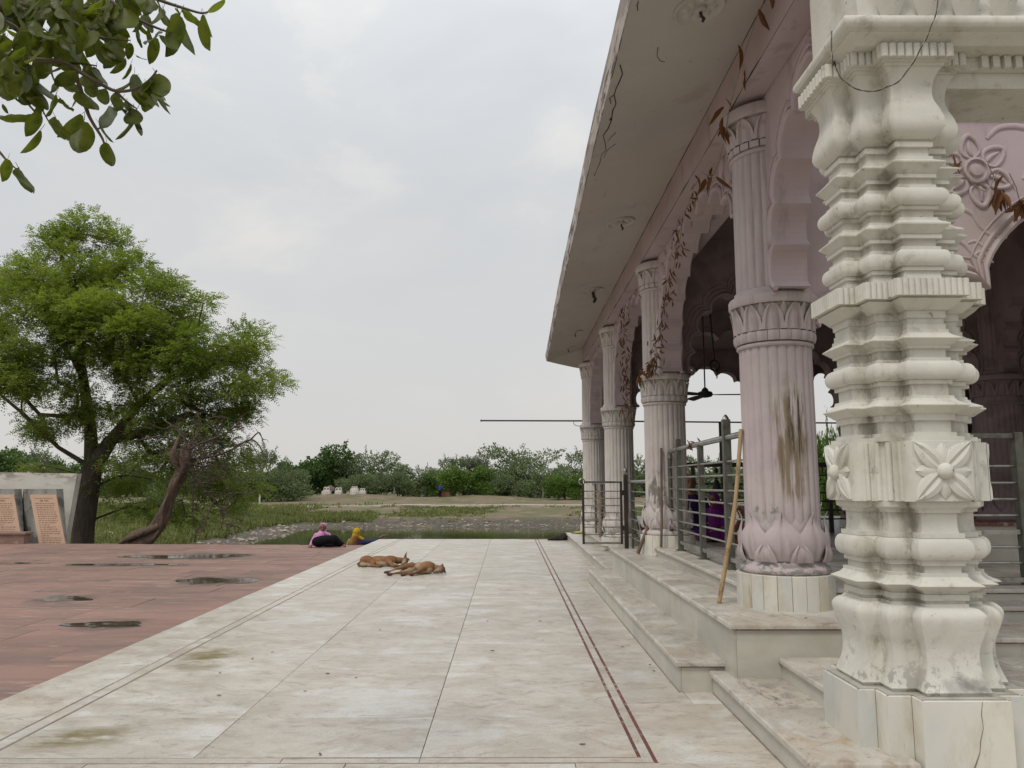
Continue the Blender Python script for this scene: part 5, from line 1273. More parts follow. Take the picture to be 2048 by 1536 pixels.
# ---- people sitting inside the pavilion
def seated(loc, rz, label, dress, scarf, skin=SKIN, scale=1.0, veil=True, stoop=0.0, accent=None):
    e = empty('person', loc, rz, label, 'person', 'people sitting inside the pavilion')
    hy = -0.06 - stoop * 0.16; hz = 0.74 - stoop * 0.10
    b = head_prims((0, hy, hz), 0.0, skin) + [cap((0, hy + 0.03, hz - 0.08), (0, 0.0, 0.52), 0.05, 0.065, skin), cap((0, 0.0, 0.5), (0, 0.02, 0.1), 0.13, 0.15, skin), cap((-0.12, 0, 0.08), (-0.32, -0.22, 0.08), 0.08, 0.06, skin), cap((0.12, 0, 0.08), (0.32, -0.22, 0.08), 0.08, 0.06, skin), cap((-0.32, -0.22, 0.06), (0.02, -0.34, 0.045), 0.05, 0.035, skin), cap((0.32, -0.22, 0.06), (-0.02, -0.30, 0.045), 0.05, 0.035, skin),
         cap((-0.18, 0, 0.48), (-0.25, -0.10, 0.26), 0.042, 0.036, skin), cap((-0.25, -0.10, 0.26), (-0.12, -0.27, 0.19), 0.034, 0.026, skin), cap((0.18, 0, 0.48), (0.25, -0.10, 0.26), 0.042, 0.036, skin), cap((0.25, -0.10, 0.26), (0.12, -0.27, 0.19), 0.034, 0.026, skin)] + hand_prims((-0.12, -0.27, 0.185), (0.5, -0.8, 0)) + hand_prims((0.12, -0.27, 0.185), (-0.5, -0.8, 0))
    organic('body', b, 0.010, M['skin_cloth'], e, 2)
    organic('dress', [cap((0, 0.0, 0.48), (0, 0.02, 0.12), 0.145, 0.19, dress), cap((-0.17, 0, 0.49), (0.17, 0, 0.49), 0.066, 0.066, dress), cap((-0.18, 0, 0.47), (-0.26, -0.10, 0.27), 0.06, 0.05, dress), cap((0.18, 0, 0.47), (0.26, -0.10, 0.27), 0.06, 0.05, dress), cap((-0.14, 0, 0.10), (-0.33, -0.22, 0.09), 0.105, 0.085, dress), cap((0.14, 0, 0.10), (0.33, -0.22, 0.09), 0.105, 0.085, dress), ell((0, -0.12, 0.06), (0.36, 0.27, 0.062), (0, 0, 0), dress)], 0.014, M['fabric'], e, 4)
    if veil:
        organic('veil', [ell((0, hy + 0.03, hz + 0.035), (0.096, 0.098, 0.095), (0, 0, 0), scarf), ell((0, hy + 0.07, hz - 0.06), (0.10, 0.08, 0.13), (0, 0, 0), scarf), cap((-0.06, 0.05, 0.60), (-0.14, 0.06, 0.42), 0.08, 0.09, scarf), cap((0.06, 0.05, 0.60), (0.12, 0.06, 0.34), 0.08, 0.10, accent or scarf), cap((0.10, 0.0, 0.45), (0.16, -0.06, 0.22), 0.085, 0.08, accent or scarf)], 0.011, M['fabric'], e, 3)
    else:
        organic('hair', [ell((0, hy + 0.03, hz + 0.04), (0.082, 0.088, 0.082), (0, 0, 0), scarf), ell((0, hy + 0.08, hz - 0.02), (0.06, 0.05, 0.07), (0, 0, 0), scarf)], 0.011, M['fabric'], e, 3)
    e.scale = (scale,) * 3
    return e
PUR = (0.11, 0.012, 0.12)
seated((3.10, 11.55, 0.617), R(-40), 'person in glittering purple sari seated behind the railing', PUR, PUR, stoop=0.5, scale=0.86)
seated((2.88, 12.3, 0.617), R(-10), 'person in dark violet with grey hair sitting behind the slim railing posts', (0.02, 0.01, 0.05), (0.09, 0.08, 0.085), veil=False, scale=1.15)
seated((2.62, 14.1, 0.272), R(20), 'person in dark red shawl sitting behind the gate post', (0.10, 0.010, 0.012), (0.11, 0.008, 0.012), accent=(0.22, 0.20, 0.12))
seated((3.36, 10.9, 0.617), R(-60), 'person wrapped in rusty patterned cloth seated behind the nearest column', (0.20, 0.075, 0.045), (0.24, 0.13, 0.10), stoop=0.8, scale=0.72)

# ================================================================== RAILINGS, GATE, POLES, FAN
def bar(parent, name, a, b, r, mat, n=8): return MB().tube([a, b], r, n).obj(name, mat, parent, True, 60)
def sq(parent, name, x, y, z0, z1, h, mat): return MB().slab(x - h, x + h, y - h, y + h, z0, z1, 0.006).obj(name, mat, parent)
r1 = empty('railing', (0, 0, 0), label='tall steel railing between the two nearest columns', cat='railing', group='railings')
P = catmull([(2.17, 6.52, 1.915), (2.17, 8.0, 1.905), (2.17, 9.6, 1.895), (2.17, 10.32, 1.885)], 4) + [Vector((2.17, 10.385, 1.86)), Vector((2.17, 10.40, 1.80))]
MB().tube(P, 0.030, 10).obj('top_rail', M['steel'], r1, True, 60)
bar(r1, 'post', (2.17, 10.40, 0.62), (2.17, 10.40, 1.82), 0.027, M['steel_dull'])
for y, zt, nm in ((9.85, 2.02, 'post'), (8.72, 1.90, 'post')): sq(r1, nm, 2.17, y, 0.62, zt, 0.030, M['steel_dull'])
sq(r1, 'post', 2.17, 7.66, 0.62, 2.09, 0.037, M['steel_dull'])
MB().lathe([(0.038, 2.088), (0.030, 2.11), (0.012, 2.135), (0.002, 2.14)], 8, (2.17, 7.66)).obj('finial', M['steel'], r1, True, 40)
for y in (9.85, 8.72): MB().slab(2.17 - 0.055, 2.17 + 0.055, y - 0.055, y + 0.055, 0.62, 0.632, 0.004).obj('foot_plate', M['steel_dull'], r1)
for z in (0.88, 0.985, 1.125, 1.26, 1.385, 1.535, 1.67): bar(r1, 'bar', (2.155, 6.5, z), (2.155, 10.41, z), 0.0105, M['steel'])
MB().box(2.150, 2.188, 6.5, 9.84, 0.705, 0.745).obj('bottom_bar', M['steel'], r1)
r2 = empty('railing', (0, 0, 0), label='short steel railing between the gate post and the patched column', cat='railing', group='railings')
for z in (0.52, 0.68, 0.84, 1.0, 1.16, 1.32): bar(r2, 'bar', (2.17, 13.9, z), (2.12, 10.98, z + 0.0), 0.0105, M['steel'])
MB().tube([(2.17, 13.95, 1.49), (2.12, 10.98, 1.49)], 0.028, 8).obj('top_rail', M['steel'], r2, True, 60)
sq(r2, 'post', 2.19, 13.76, 0.27, 1.47, 0.02, M['steel_dull'])
r3 = empty('railing', (0, 0, 0), label='steel railing between the two pale columns behind the gate', cat='railing', group='railings')
for z in (0.45, 0.60, 0.75, 0.90, 1.05, 1.20): bar(r3, 'bar', (2.12, 15.5, z), (2.12, 19.45, z), 0.0105, M['steel'])
MB().tube([(2.12, 15.46, 1.47), (2.12, 19.45, 1.47)], 0.028, 8).obj('top_rail', M['steel'], r3, True, 60)
for y in (17.6, 18.9): sq(r3, 'post', 2.12, y, 0.27, 1.46, 0.022, M['steel_dull'])
r4 = empty('railing', (0, 0, 0), label='dark inner railing with thick maroon top bar inside the hall', cat='railing', group='railings')
MB().box(2.62, 6.2, 13.48, 13.54, 1.745, 1.825).obj('top_rail', M['iron'], r4)
for x in (3.22, 4.4, 5.6): sq(r4, 'post', x, 13.51, 0.616, 1.744, 0.032, M['iron'])
for z in (0.85, 1.0, 1.15, 1.3, 1.45, 1.6): bar(r4, 'bar', (2.62, 13.51, z), (6.2, 13.51, z), 0.012, M['iron'])
r5 = empty('railing', (0, 0, 0), label='square steel railing panel at the far right beside the white pillar', cat='railing', group='railings')
for x in (3.2, 4.30): sq(r5, 'post', x, 6.5, 0.525, 1.885, 0.036, M['steel_dull'])
sq(r5, 'post', 4.41, 6.5, 0.525, 1.87, 0.030, M['steel_dull'])
MB().box(3.237, 4.263, 6.475, 6.525, 1.835, 1.875).obj('top_rail', M['steel_dull'], r5)
for z in (1.60, 1.46, 1.325, 1.19): bar(r5, 'bar', (3.23, 6.5, z), (4.27, 6.5, z), 0.011, M['steel'])
for z in (0.93, 0.80): bar(r5, 'bar', (3.23, 6.5, z), (4.27, 6.5, z), 0.011, M['steel'])
MB().box(3.237, 4.263, 6.48, 6.52, 1.035, 1.075).obj('middle_bar', M['steel'], r5)
MB().box(3.237, 4.263, 6.48, 6.52, 0.645, 0.685).obj('bottom_bar', M['steel'], r5)
# open gate
gt = empty('gate', (0, 0, 0), label='open steel gate of horizontal bars with a ring on its corner', cat='gate')
GYY = 14.0
sq(gt, 'hinge_post', 2.115, GYY, 0.27, 1.62, 0.034, M['iron'])
MB().lathe([(0.012, 1.62), (0.012, 1.645), (0.036, 1.66), (0.044, 1.69), (0.034, 1.72), (0.004, 1.735)], 14, (2.115, GYY)).obj('ball_finial', M['steel'], gt, True, 60)
MB().box(1.325, 1.365, GYY - 0.02, GYY + 0.02, 0.385, 1.46).obj('stile', M['iron'], gt)
MB().box(2.01, 2.05, GYY - 0.02, GYY + 0.02, 0.385, 1.50).obj('stile', M['iron'], gt)
MB().box(1.366, 2.009, GYY - 0.018, GYY + 0.018, 0.386, 0.420).obj('bottom_rail', M['steel'], gt)
MB().box(1.366, 2.009, GYY - 0.018, GYY + 0.018, 1.466, 1.500).obj('top_rail', M['steel_dull'], gt)
for k in range(7): bar(gt, 'bar', (1.36, GYY, 0.555 + 0.1275 * k), (2.015, GYY, 0.555 + 0.1275 * k), 0.0095, M['steel'])
for z in (0.62, 1.25): MB().box(2.05, 2.085, GYY - 0.012, GYY + 0.012, z, z + 0.09).obj('hinge', M['iron'], gt)
rr_ = [(1.325 + 0.050 * math.cos(t), GYY, 1.492 + 0.050 * math.sin(t)) for t in np.linspace(0, 2 * math.pi, 21)]
MB().tube(rr_, 0.012, 8).obj('ring', M['steel'], gt, True, 60)
# bamboo and sticks
def rod(name, pts, rads, mat, label, cat, group=None):
    o = MB().tube(pts, rads, 8).obj(name, mat, None, True, 60); return tag(o, label, cat, group)
rod('bamboo_pole', catmull([(1.672, 6.27, 0.515), (1.735, 6.24, 0.86), (1.815, 6.22, 1.30), (1.880, 6.205, 1.89)], 5), [0.019] * 5 + [0.020] * 5 + [0.017] * 6, M['bamboo'], 'pale bamboo pole leaning against the nearest lilac column', 'pole')
rod('walking_stick', catmull([(2.00, 10.25, 0.625), (2.02, 10.28, 1.0), (2.035, 10.32, 1.4), (2.06, 10.395, 1.93)], 4), 0.017, M['stick'], 'thin dark stick leaning upright on the patched column', 'stick')
rod('wooden_stick', [(1.74, 10.55, 0.525), (1.80, 10.56, 0.66), (1.895, 10.58, 0.885)], [0.026, 0.024, 0.022], M['stick'], 'short thick stick propped on the drum of the patched column', 'stick')
# long pipe tied across the pond side, with its upright
pipe = empty('iron_pipe', (0, 0, 0), label='long thin iron pipe sticking out horizontally beyond the farthest column', cat='pipe')
MB().tube([(-0.72, 20.02, 3.09), (2.2, 20.04, 3.085), (5.5, 20.06, 3.055), (9.5, 20.08, 3.03)], 0.020, 8).obj('pipe', M['iron'], pipe, True, 60)
MB().tube([(-0.735, 20.02, 3.09), (-0.70, 20.02, 3.09)], 0.026, 8).obj('end_cap', M['iron'], pipe, True, 60)
MB().tube([(5.55, 20.10, 0.61), (5.55, 20.10, 3.05)], 0.045, 8).obj('upright', M['iron'], pipe, True, 60)
MB().tube(catmull([(1.7, 20.03, 3.06), (1.72, 20.0, 2.98), (1.85, 19.8, 2.93), (2.05, 19.42, 2.93), (2.3, 19.40, 2.95)], 4), 0.008, 5).obj('tie_wire', M['iron'], pipe)
# ceiling fan
fan = empty('ceiling_fan', (3.22, 12.5, 2.9), label='dark three-bladed ceiling fan hanging on a long rod', cat='fan')
MB().tube([(0, 0, 0.05), (0, 0, 2.004)], 0.012, 8).obj('down_rod', M['black'], fan)
MB().lathe([(0.02, 0.12), (0.05, 0.09), (0.06, 0.06), (0.11, 0.045), (0.125, 0.01), (0.11, -0.03), (0.05, -0.045), (0.01, -0.05)], 20).obj('motor', M['black'], fan, True, 40)
for a in (R(-20), R(100), R(220)):
    v = []; 
    for i, (d, wd) in enumerate(((0.10, 0.025), (0.2, 0.05), (0.22, 0.062), (0.60, 0.075), (0.63, 0.06))):
        for s in (-1, 1):
            for zz in (-0.004, 0.004): v.append((d * math.cos(a) - s * wd * math.sin(a), d * math.sin(a) + s * wd * math.cos(a), 0.0 + zz + s * wd * 0.20 - 0.03 * d))
    f = []
    for i in range(4):
        b = 4 * i
        f += [(b, b + 4, b + 6, b + 2), (b + 1, b + 3, b + 7, b + 5), (b, b + 1, b + 5, b + 4), (b + 2, b + 6, b + 7, b + 3)]
    f += [(0, 2, 3, 1), (16, 17, 19, 18)]
    MB().add(v, f).obj('blade', M['black'], fan)
rg = empty('hanging_ring', (3.42, 12.6, 3.3), label='rope with an iron ring hanging from the ceiling beside the fan', cat='ring')
MB().tube(catmull([(-0.06, 0, 1.60), (-0.05, 0, 1.0), (-0.02, 0, 0.5), (0, 0, 0.19)], 4), 0.014, 6).obj('rope', M['black'], rg)
MB().tube([(0.075 * math.cos(t), 0.02 * math.sin(t), 0.10 + 0.09 * math.sin(t)) for t in np.linspace(0, 2 * math.pi, 19)], 0.016, 7).obj('ring', M['black'], rg, True, 60)
MB().tube([(0.03, 0, 0.02), (0.035, 0, -0.05), (0.03, 0, -0.12)], [0.02, 0.012, 0.008], 6).obj('tassel', M['black'], rg)
bl = empty('hanging_bell', (3.60, 13.40, 1.36), label='small dark bell hanging on the inner railing of the hall', cat='bell')
MB().lathe([(0.075, 0.0), (0.07, 0.03), (0.052, 0.08), (0.040, 0.14), (0.020, 0.17), (0.018, 0.20)], 14).obj('bell', M['black'], bl, True, 50)
MB().tube([(0, 0, 0.19), (0, 0, 0.38), (0, 0.09, 0.40)], 0.006, 5).obj('cord', M['black'], bl)
ell_k = MB().lathe([(0.002, 0.27), (0.03, 0.285), (0.038, 0.32), (0.028, 0.35), (0.002, 0.37)], 10); ell_k.obj('knob', M['black'], bl, True, 60)
# pots on the inner wall
for k, x in enumerate((4.60, 4.88)):
    o = MB().lathe([(0.05, 1.061), (0.09, 1.09), (0.115, 1.17), (0.10, 1.25), (0.06, 1.29), (0.055, 1.31), (0.075, 1.33), (0.07, 1.335)], 18, (x, 8.28)).obj('water_pot', M['brick'], None, True, 50)
    tag(o, ('left' if k == 0 else 'right') + ' one of the two dark red water pots on the inner wall coping', 'pot', 'water pots on the inner wall')

# ================================================================== TREES
def grow(start_pts, start_rad, tips, step_=0.5, jit=0.12, sag=0.0, seed=1, min_r=0.012, pipe=2.2):
    """skeleton: hand-laid limbs, then every tip is joined to its nearest node. returns nodes, parents, radii"""
    r = np.random.RandomState(seed)
    N = [np.array(p, float) for p in start_pts[0]]; par = [-1] + list(range(len(N) - 1))
    for limb in start_pts[1:]:
        L = [np.array(p, float) for p in limb]
        d = [np.linalg.norm(n - L[0]) for n in N]; prev = int(np.argmin(d))
        for p in L[1:]: N.append(p); par.append(prev); prev = len(N) - 1
    tips = sorted(tips, key=lambda t: min(np.linalg.norm(n - t) for n in N))
    ends = []
    for t in tips:
        t = np.array(t, float); A = np.array(N); d = np.linalg.norm(A - t, axis=1) + np.maximum(0, A[:, 2] - t[2]) * 0.5
        k = int(np.argmin(d)); p0 = N[k]; L = np.linalg.norm(t - p0); m = max(1, int(L / step_)); prev = k
        for i in range(1, m + 1):
            f = i / m; q = p0 + (t - p0) * f + (r.normal(0, jit * min(1, L), 3) if i < m else 0) + np.array([0, 0, sag * math.sin(math.pi * f) * L])
            N.append(q); par.append(prev); prev = len(N) - 1
        ends.append(prev)
    n = len(N); W = np.zeros(n)
    ch = [[] for _ in range(n)]
    for i, p in enumerate(par):
        if p >= 0: ch[p].append(i)
    order = list(range(n))
    acc = np.zeros(n)
    for i in reversed(order):
        if not ch[i]: acc[i] = min_r ** pipe
        if par[i] >= 0: acc[par[i]] += acc[i]
    rad = acc ** (1 / pipe)
    rad *= start_rad / rad[0]
    rad = np.maximum(rad, min_r * 0.6)
    return np.array(N), par, rad, ends
def skeleton_mesh(mb, N, par, rad, n=6):
    for i, p in enumerate(par):
        if p < 0: continue
        a, b = Vector(N[p]), Vector(N[i])
        if (b - a).length < 1e-4: continue
        r0 = min(rad[p], rad[i] * 1.35)
        k = n if rad[i] > 0.03 else 4
        d = (b - a).normalized(); mb.tube([a - d * r0 * 0.3, b], [r0, rad[i]], k, False)
def pinnate(P, D, L, pairs, leaf_l, leaf_w, rs):
    """compound leaves: P (n,3) base, D (n,3) rachis direction -> leaflet quads"""
    n = len(P); D = unit(D)
    side = unit(np.cross(D, np.array([0, 0, 1.0]) + rs.normal(0, 0.35, (n, 3)))); nrm = np.cross(side, D)
    Q = []
    for k in range(pairs):
        t = (k + 0.7) / pairs
        b = P + D * (L * t)[:, None] + np.array([0, 0, -0.25]) * ((L * t * t)[:, None])
        for s in (-1, 1):
            dr = unit(D * 0.55 + side * s + nrm * rs.normal(0, 0.25, (n, 1)) + np.array([0, 0, -0.2]))
            ll = (leaf_l * (1.1 - 0.5 * t) * rs.uniform(0.75, 1.2, n))[:, None]; ww = leaf_w * ll / leaf_l * 0.5
            wv = unit(np.cross(dr, nrm + rs.normal(0, 0.3, (n, 3)))) * ww
            Q.append(np.stack([b, b + dr * ll * 0.45 + wv, b + dr * ll, b + dr * ll * 0.45 - wv], 1))
    return np.concatenate(Q)
def leaf_quads(P, D, ll, ww, rs):
    n = len(P); D = unit(D); wv = unit(np.cross(D, rs.normal(0, 1, (n, 3)))) * (ww * rs.uniform(0.7, 1.3, n))[:, None]
    l = (ll * rs.uniform(0.7, 1.3, n))[:, None]
    return np.stack([P, P + D * l * 0.45 + wv, P + D * l, P + D * l * 0.45 - wv], 1)
def in_ell(c, r, n, rs, shell=0.55):
    d = unit(rs.normal(0, 1, (n, 3))); u = rs.uniform(shell ** 3, 1, n) ** (1 / 3)
    return np.array(c) + d * np.array(r) * u[:, None]

# ---- the big neem-like tree on the left
rs = np.random.RandomState(5)
TX, TY = -14.6, 27.0; TZ = float(hgt(TX, TY)) - 0.05
lobes = [((-15.9, 27.0, 9.0), (2.1, 2.2, 1.5), 30), ((-17.9, 27, 7.6), (2.0, 2.2, 1.7), 20), ((-14.0, 26.4, 7.9), (2.1, 2.3, 1.4), 28), ((-12.3, 26.5, 7.2), (1.9, 2.2, 1.4), 26), ((-10.4, 26.8, 6.4), (1.7, 1.9, 1.3), 24), ((-13.4, 25.2, 6.4), (2.2, 1.0, 1.3), 20), ((-11.0, 25.4, 5.6), (1.8, 0.9, 1.2), 16), ((-15.8, 25.2, 7.0), (1.8, 0.9, 1.3), 16),
         ((-9.1, 27.2, 4.7), (1.2, 1.6, 1.0), 12), ((-11.6, 26.2, 4.9), (2.2, 2.2, 1.2), 22), ((-14.3, 26.0, 5.6), (2.3, 2.0, 1.2), 22), ((-10.1, 27.2, 3.4), (1.4, 1.7, 0.9), 12), ((-17.3, 26.6, 5.3), (1.5, 1.7, 1.0), 10),
         ((-12.9, 26.9, 2.3), (1.6, 1.6, 0.8), 13), ((-15.1, 26.8, 3.6), (1.5, 1.6, 0.8), 11), ((-11.2, 27.4, 1.6), (1.2, 1.4, 0.6), 9), ((-16.1, 24.4, 5.3), (1.0, 0.9, 1.2), 18), ((-10.4, 27.2, 2.4), (1.6, 1.6, 0.9), 13), ((-10.0, 27.6, 1.2), (1.1, 1.2, 0.6), 9), ((-13.2, 27.2, 3.6), (2.0, 1.6, 0.9), 12), ((-14.0, 27.6, 1.2), (1.6, 1.3, 0.6), 10), ((-12.0, 27.8, 0.6), (1.3, 1.2, 0.5), 8), ((-16.3, 28.0, 1.8), (1.3, 1.2, 0.7), 6), ((-15.3, 27.0, 10.6), (0.9, 1.0, 0.4), 5), ((-14.1, 26.8, 10.5), (0.5, 0.8, 0.5), 3)]
tips = []
for c, r, n in lobes: tips += list(in_ell(c, r, n, rs, 0.35))
trunk = [(TX, TY, TZ), (TX - 0.05, TY, 0.0), (TX + 0.02, TY, 1.0), (TX + 0.1, TY, 2.0)]
limbs = [trunk, [(TX + 0.1, TY, 2.0), (TX - 1.0, TY - 0.2, 2.7), (TX - 2.2, TY - 0.5, 3.9), (TX - 3.3, TY - 0.8, 4.9)], [(TX + 0.1, TY, 2.0), (TX + 0.7, TY, 3.0), (TX + 1.6, TY - 0.1, 4.2), (TX + 2.9, TY - 0.2, 5.3)],
         [(TX + 0.1, TY, 2.0), (TX - 0.1, TY + 0.1, 3.4), (TX - 0.5, TY + 0.1, 5.2), (TX - 0.9, TY + 0.2, 7.0), (TX - 1.1, TY, 8.6)], [(TX + 0.7, TY, 3.0), (TX + 1.9, TY + 0.2, 3.3), (TX + 3.2, TY + 0.3, 3.9)]]
N, par, rad, ends = grow(limbs, 0.36, tips, 0.6, 0.13, 0.0, 3, 0.012, 1.62)
tree = empty('neem_tree', (TX, TY, TZ), label='large feathery green tree behind the plaque wall at left', cat='tree')
mb = MB(); skeleton_mesh(mb, N - np.array([TX, TY, TZ]), par, rad, 9); mb.obj('trunk', M['bark'], tree, True, 60)
tp = np.array([N[e] for e in ends]); ctr = np.array([TX + 0.8, TY, 5.0])
QP, QD = [], []
for t in tp:
    m = rs.randint(55, 105) if t[2] > 3.0 else rs.randint(30, 60)
    off = unit(rs.normal(0, 1, (m, 3))) * np.array([0.66, 0.66, 0.34]) * (rs.uniform(0, 1, m) ** 0.5)[:, None]
    P_ = t + off
    outw = unit(t - ctr)
    D_ = unit(off) * 0.9 + outw * 0.5 + rs.normal(0, 0.4, (m, 3)) + np.array([0, 0, -0.05])
    QP.append(P_); QD.append(D_)
QP = np.concatenate(QP); QD = np.concatenate(QD)
Q = pinnate(QP, QD, rs.uniform(0.26, 0.42, len(QP)), 5, 0.130, 0.050, rs)
link('crown', quads_mesh('crown', (Q - np.array([TX, TY, TZ])), M['neem']), tree)
o = organic('prayer_cloth', [cap((0, 0, 0), (0.01, 0, 0.12), 0.035, 0.02, (0.35, 0.02, 0.015)), cap((0, 0, 0), (0.02, 0, -0.08), 0.03, 0.015, (0.35, 0.02, 0.015))], 0.012, M['fabric'], None, 2, (TX + 0.39, TY - 0.30, 1.95))
tag(o, 'small red cloth tied to the trunk of the large green tree', 'cloth')

# ---- the leaning dead tree
DX, DY = -11.05, 23.3; DZ = float(hgt(DX, DY)) - 0.1
def dpt(px_, py_, dy=0.0): return at(px_, py_, DY + dy)
dead = empty('dead_tree', (DX, DY, DZ), label='leaning brown dead tree with bare tangled branches', cat='tree')
tr = [dpt(262, 1100), dpt(300, 1072), dpt(322, 1040), dpt(338, 1000), dpt(352, 965), dpt(366, 935), dpt(370, 915), dpt(374, 890)]
rr = [0.30, 0.225, 0.175, 0.150, 0.148, 0.165, 0.175, 0.10]
off = Vector((DX, DY, DZ))
mb = MB()
tr = [Vector((DX - 0.1, DY, DZ))] + tr; rr = [0.36] + rr
sm_ = catmull(tr, 4); rs2 = np.interp(np.linspace(0, len(rr) - 1, len(sm_)), range(len(rr)), rr)
rings = []
for i, p in enumerate(sm_):
    d = (sm_[min(i + 1, len(sm_) - 1)] - sm_[max(i - 1, 0)]).normalized(); a = d.cross(Vector((0, 1, 0))).normalized(); b = a.cross(d)
    rings.append([p - off + (a * math.cos(t) + b * math.sin(t)) * rs2[i] * (1 + 0.20 * math.sin(3 * t + i * 0.35) + 0.13 * math.sin(5 * t - i * 0.6) + 0.08 * math.sin(9 * t + i)) for t in np.linspace(0, 2 * math.pi, 17)[:-1]])
mb.loft(rings)
mb.tube([p - off for p in catmull([dpt(318, 1052, -0.1), dpt(285, 1066, -0.2), dpt(255, 1078, -0.3), dpt(225, 1096, -0.3)], 3)], [0.12] * 4 + [0.10] * 3 + [0.06] * 3, 8)
mb.tube([p - off for p in catmull([dpt(352, 930, -0.15), dpt(345, 910, -0.2), dpt(352, 890, -0.1), dpt(358, 872)], 3)], [0.09, 0.1, 0.1, 0.09, 0.08, 0.07, 0.06, 0.05, 0.05, 0.04], 8)
mb.obj('trunk', M['deadwood'], dead, True, 70)
br = [[(372, 905), (400, 890), (430, 875), (460, 862), (490, 855)], [(372, 920), (410, 915), (440, 910), (470, 895), (500, 880), (520, 892), (530, 915)], [(470, 895), (490, 884), (505, 890), (512, 905)], [(500, 880), (515, 866), (525, 872), (530, 888)], [(375, 900), (365, 870), (345, 850), (330, 840)], [(372, 905), (345, 880), (310, 872), (275, 880)], [(375, 895), (395, 870), (400, 845), (390, 825)], [(376, 940), (395, 965), (408, 985), (430, 1000), (440, 1020), (446, 1040), (438, 1060)], [(408, 985), (425, 983), (440, 985), (455, 988), (462, 998)], [(430, 1000), (420, 1015), (415, 1035), (405, 1050), (398, 1062)],
      [(378, 950), (385, 975), (387, 1010), (385, 1030), (402, 1047), (412, 1065)], [(446, 1040), (455, 1050), (464, 1066)], [(446, 1020), (460, 1033), (475, 1037), (490, 1043)], [(440, 1020), (458, 1015), (462, 1006), (450, 1000)], [(402, 1047), (395, 1060), (388, 1072)], [(455, 1050), (470, 1052), (485, 1058)], [(376, 945), (400, 940), (425, 945), (450, 955)], [(380, 930), (410, 935), (430, 925), (445, 930)], [(455, 988), (480, 985), (505, 990)], [(350, 895), (330, 905), (318, 900)], [(460, 862), (475, 850), (482, 835)], [(430, 875), (445, 855), (440, 838)], [(345, 850), (325, 858), (305, 850)]]
mb = MB(); rs3 = random.Random(4)
for k, b in enumerate(br):
    dy0 = rs3.uniform(-0.6, 0.3); m = len(b)
    P = catmull([dpt(x + rs3.uniform(-2, 2), y + rs3.uniform(-2, 2), dy0 * i / m) - off for i, (x, y) in enumerate(b)], 3)
    r0 = 0.045 if k in (0, 1, 4, 5, 6, 7) else 0.028
    mb.tube(P, [r0 * (1 - 0.75 * i / len(P)) for i in range(len(P))], 5)
    for q in range(6):
        i = rs3.randrange(len(P) // 3, len(P)); p0 = P[i]; L = rs3.uniform(0.15, 0.5); dr = Vector((rs3.uniform(-1, 1), rs3.uniform(-1, 1), rs3.uniform(-0.8, 0.8))).normalized()
        p1_ = p0 + dr * L * 0.5 + Vector((0, 0, rs3.uniform(-0.05, 0.05))); p2_ = p1_ + (dr + Vector((rs3.uniform(-.6, .6), 0, rs3.uniform(-.6, .3)))).normalized() * L * 0.5
        mb.tube([p0, p1_, p2_], [0.012, 0.008, 0.004], 4)
for q in range(150):
    c0 = dpt(rs3.gauss(385, 28), rs3.gauss(885, 32), rs3.uniform(-0.5, 0.3)) - off if q < 90 else dpt(rs3.gauss(420, 28), rs3.gauss(935, 22), rs3.uniform(-0.5, 0.2)) - off
    dr = Vector((rs3.uniform(-1, 1), rs3.uniform(-0.6, 0.6), rs3.uniform(-0.7, 0.9))).normalized(); L = rs3.uniform(0.3, 0.95)
    pts_ = [c0]
    for i in range(4): dr = (dr + Vector((rs3.uniform(-.5, .5), rs3.uniform(-.4, .4), rs3.uniform(-.5, .4)))).normalized(); pts_.append(pts_[-1] + dr * L / 4)
    mb.tube(pts_, [0.016, 0.013, 0.010, 0.007, 0.004], 4)
mb.obj('bare_branches', M['deadtwig'], dead)

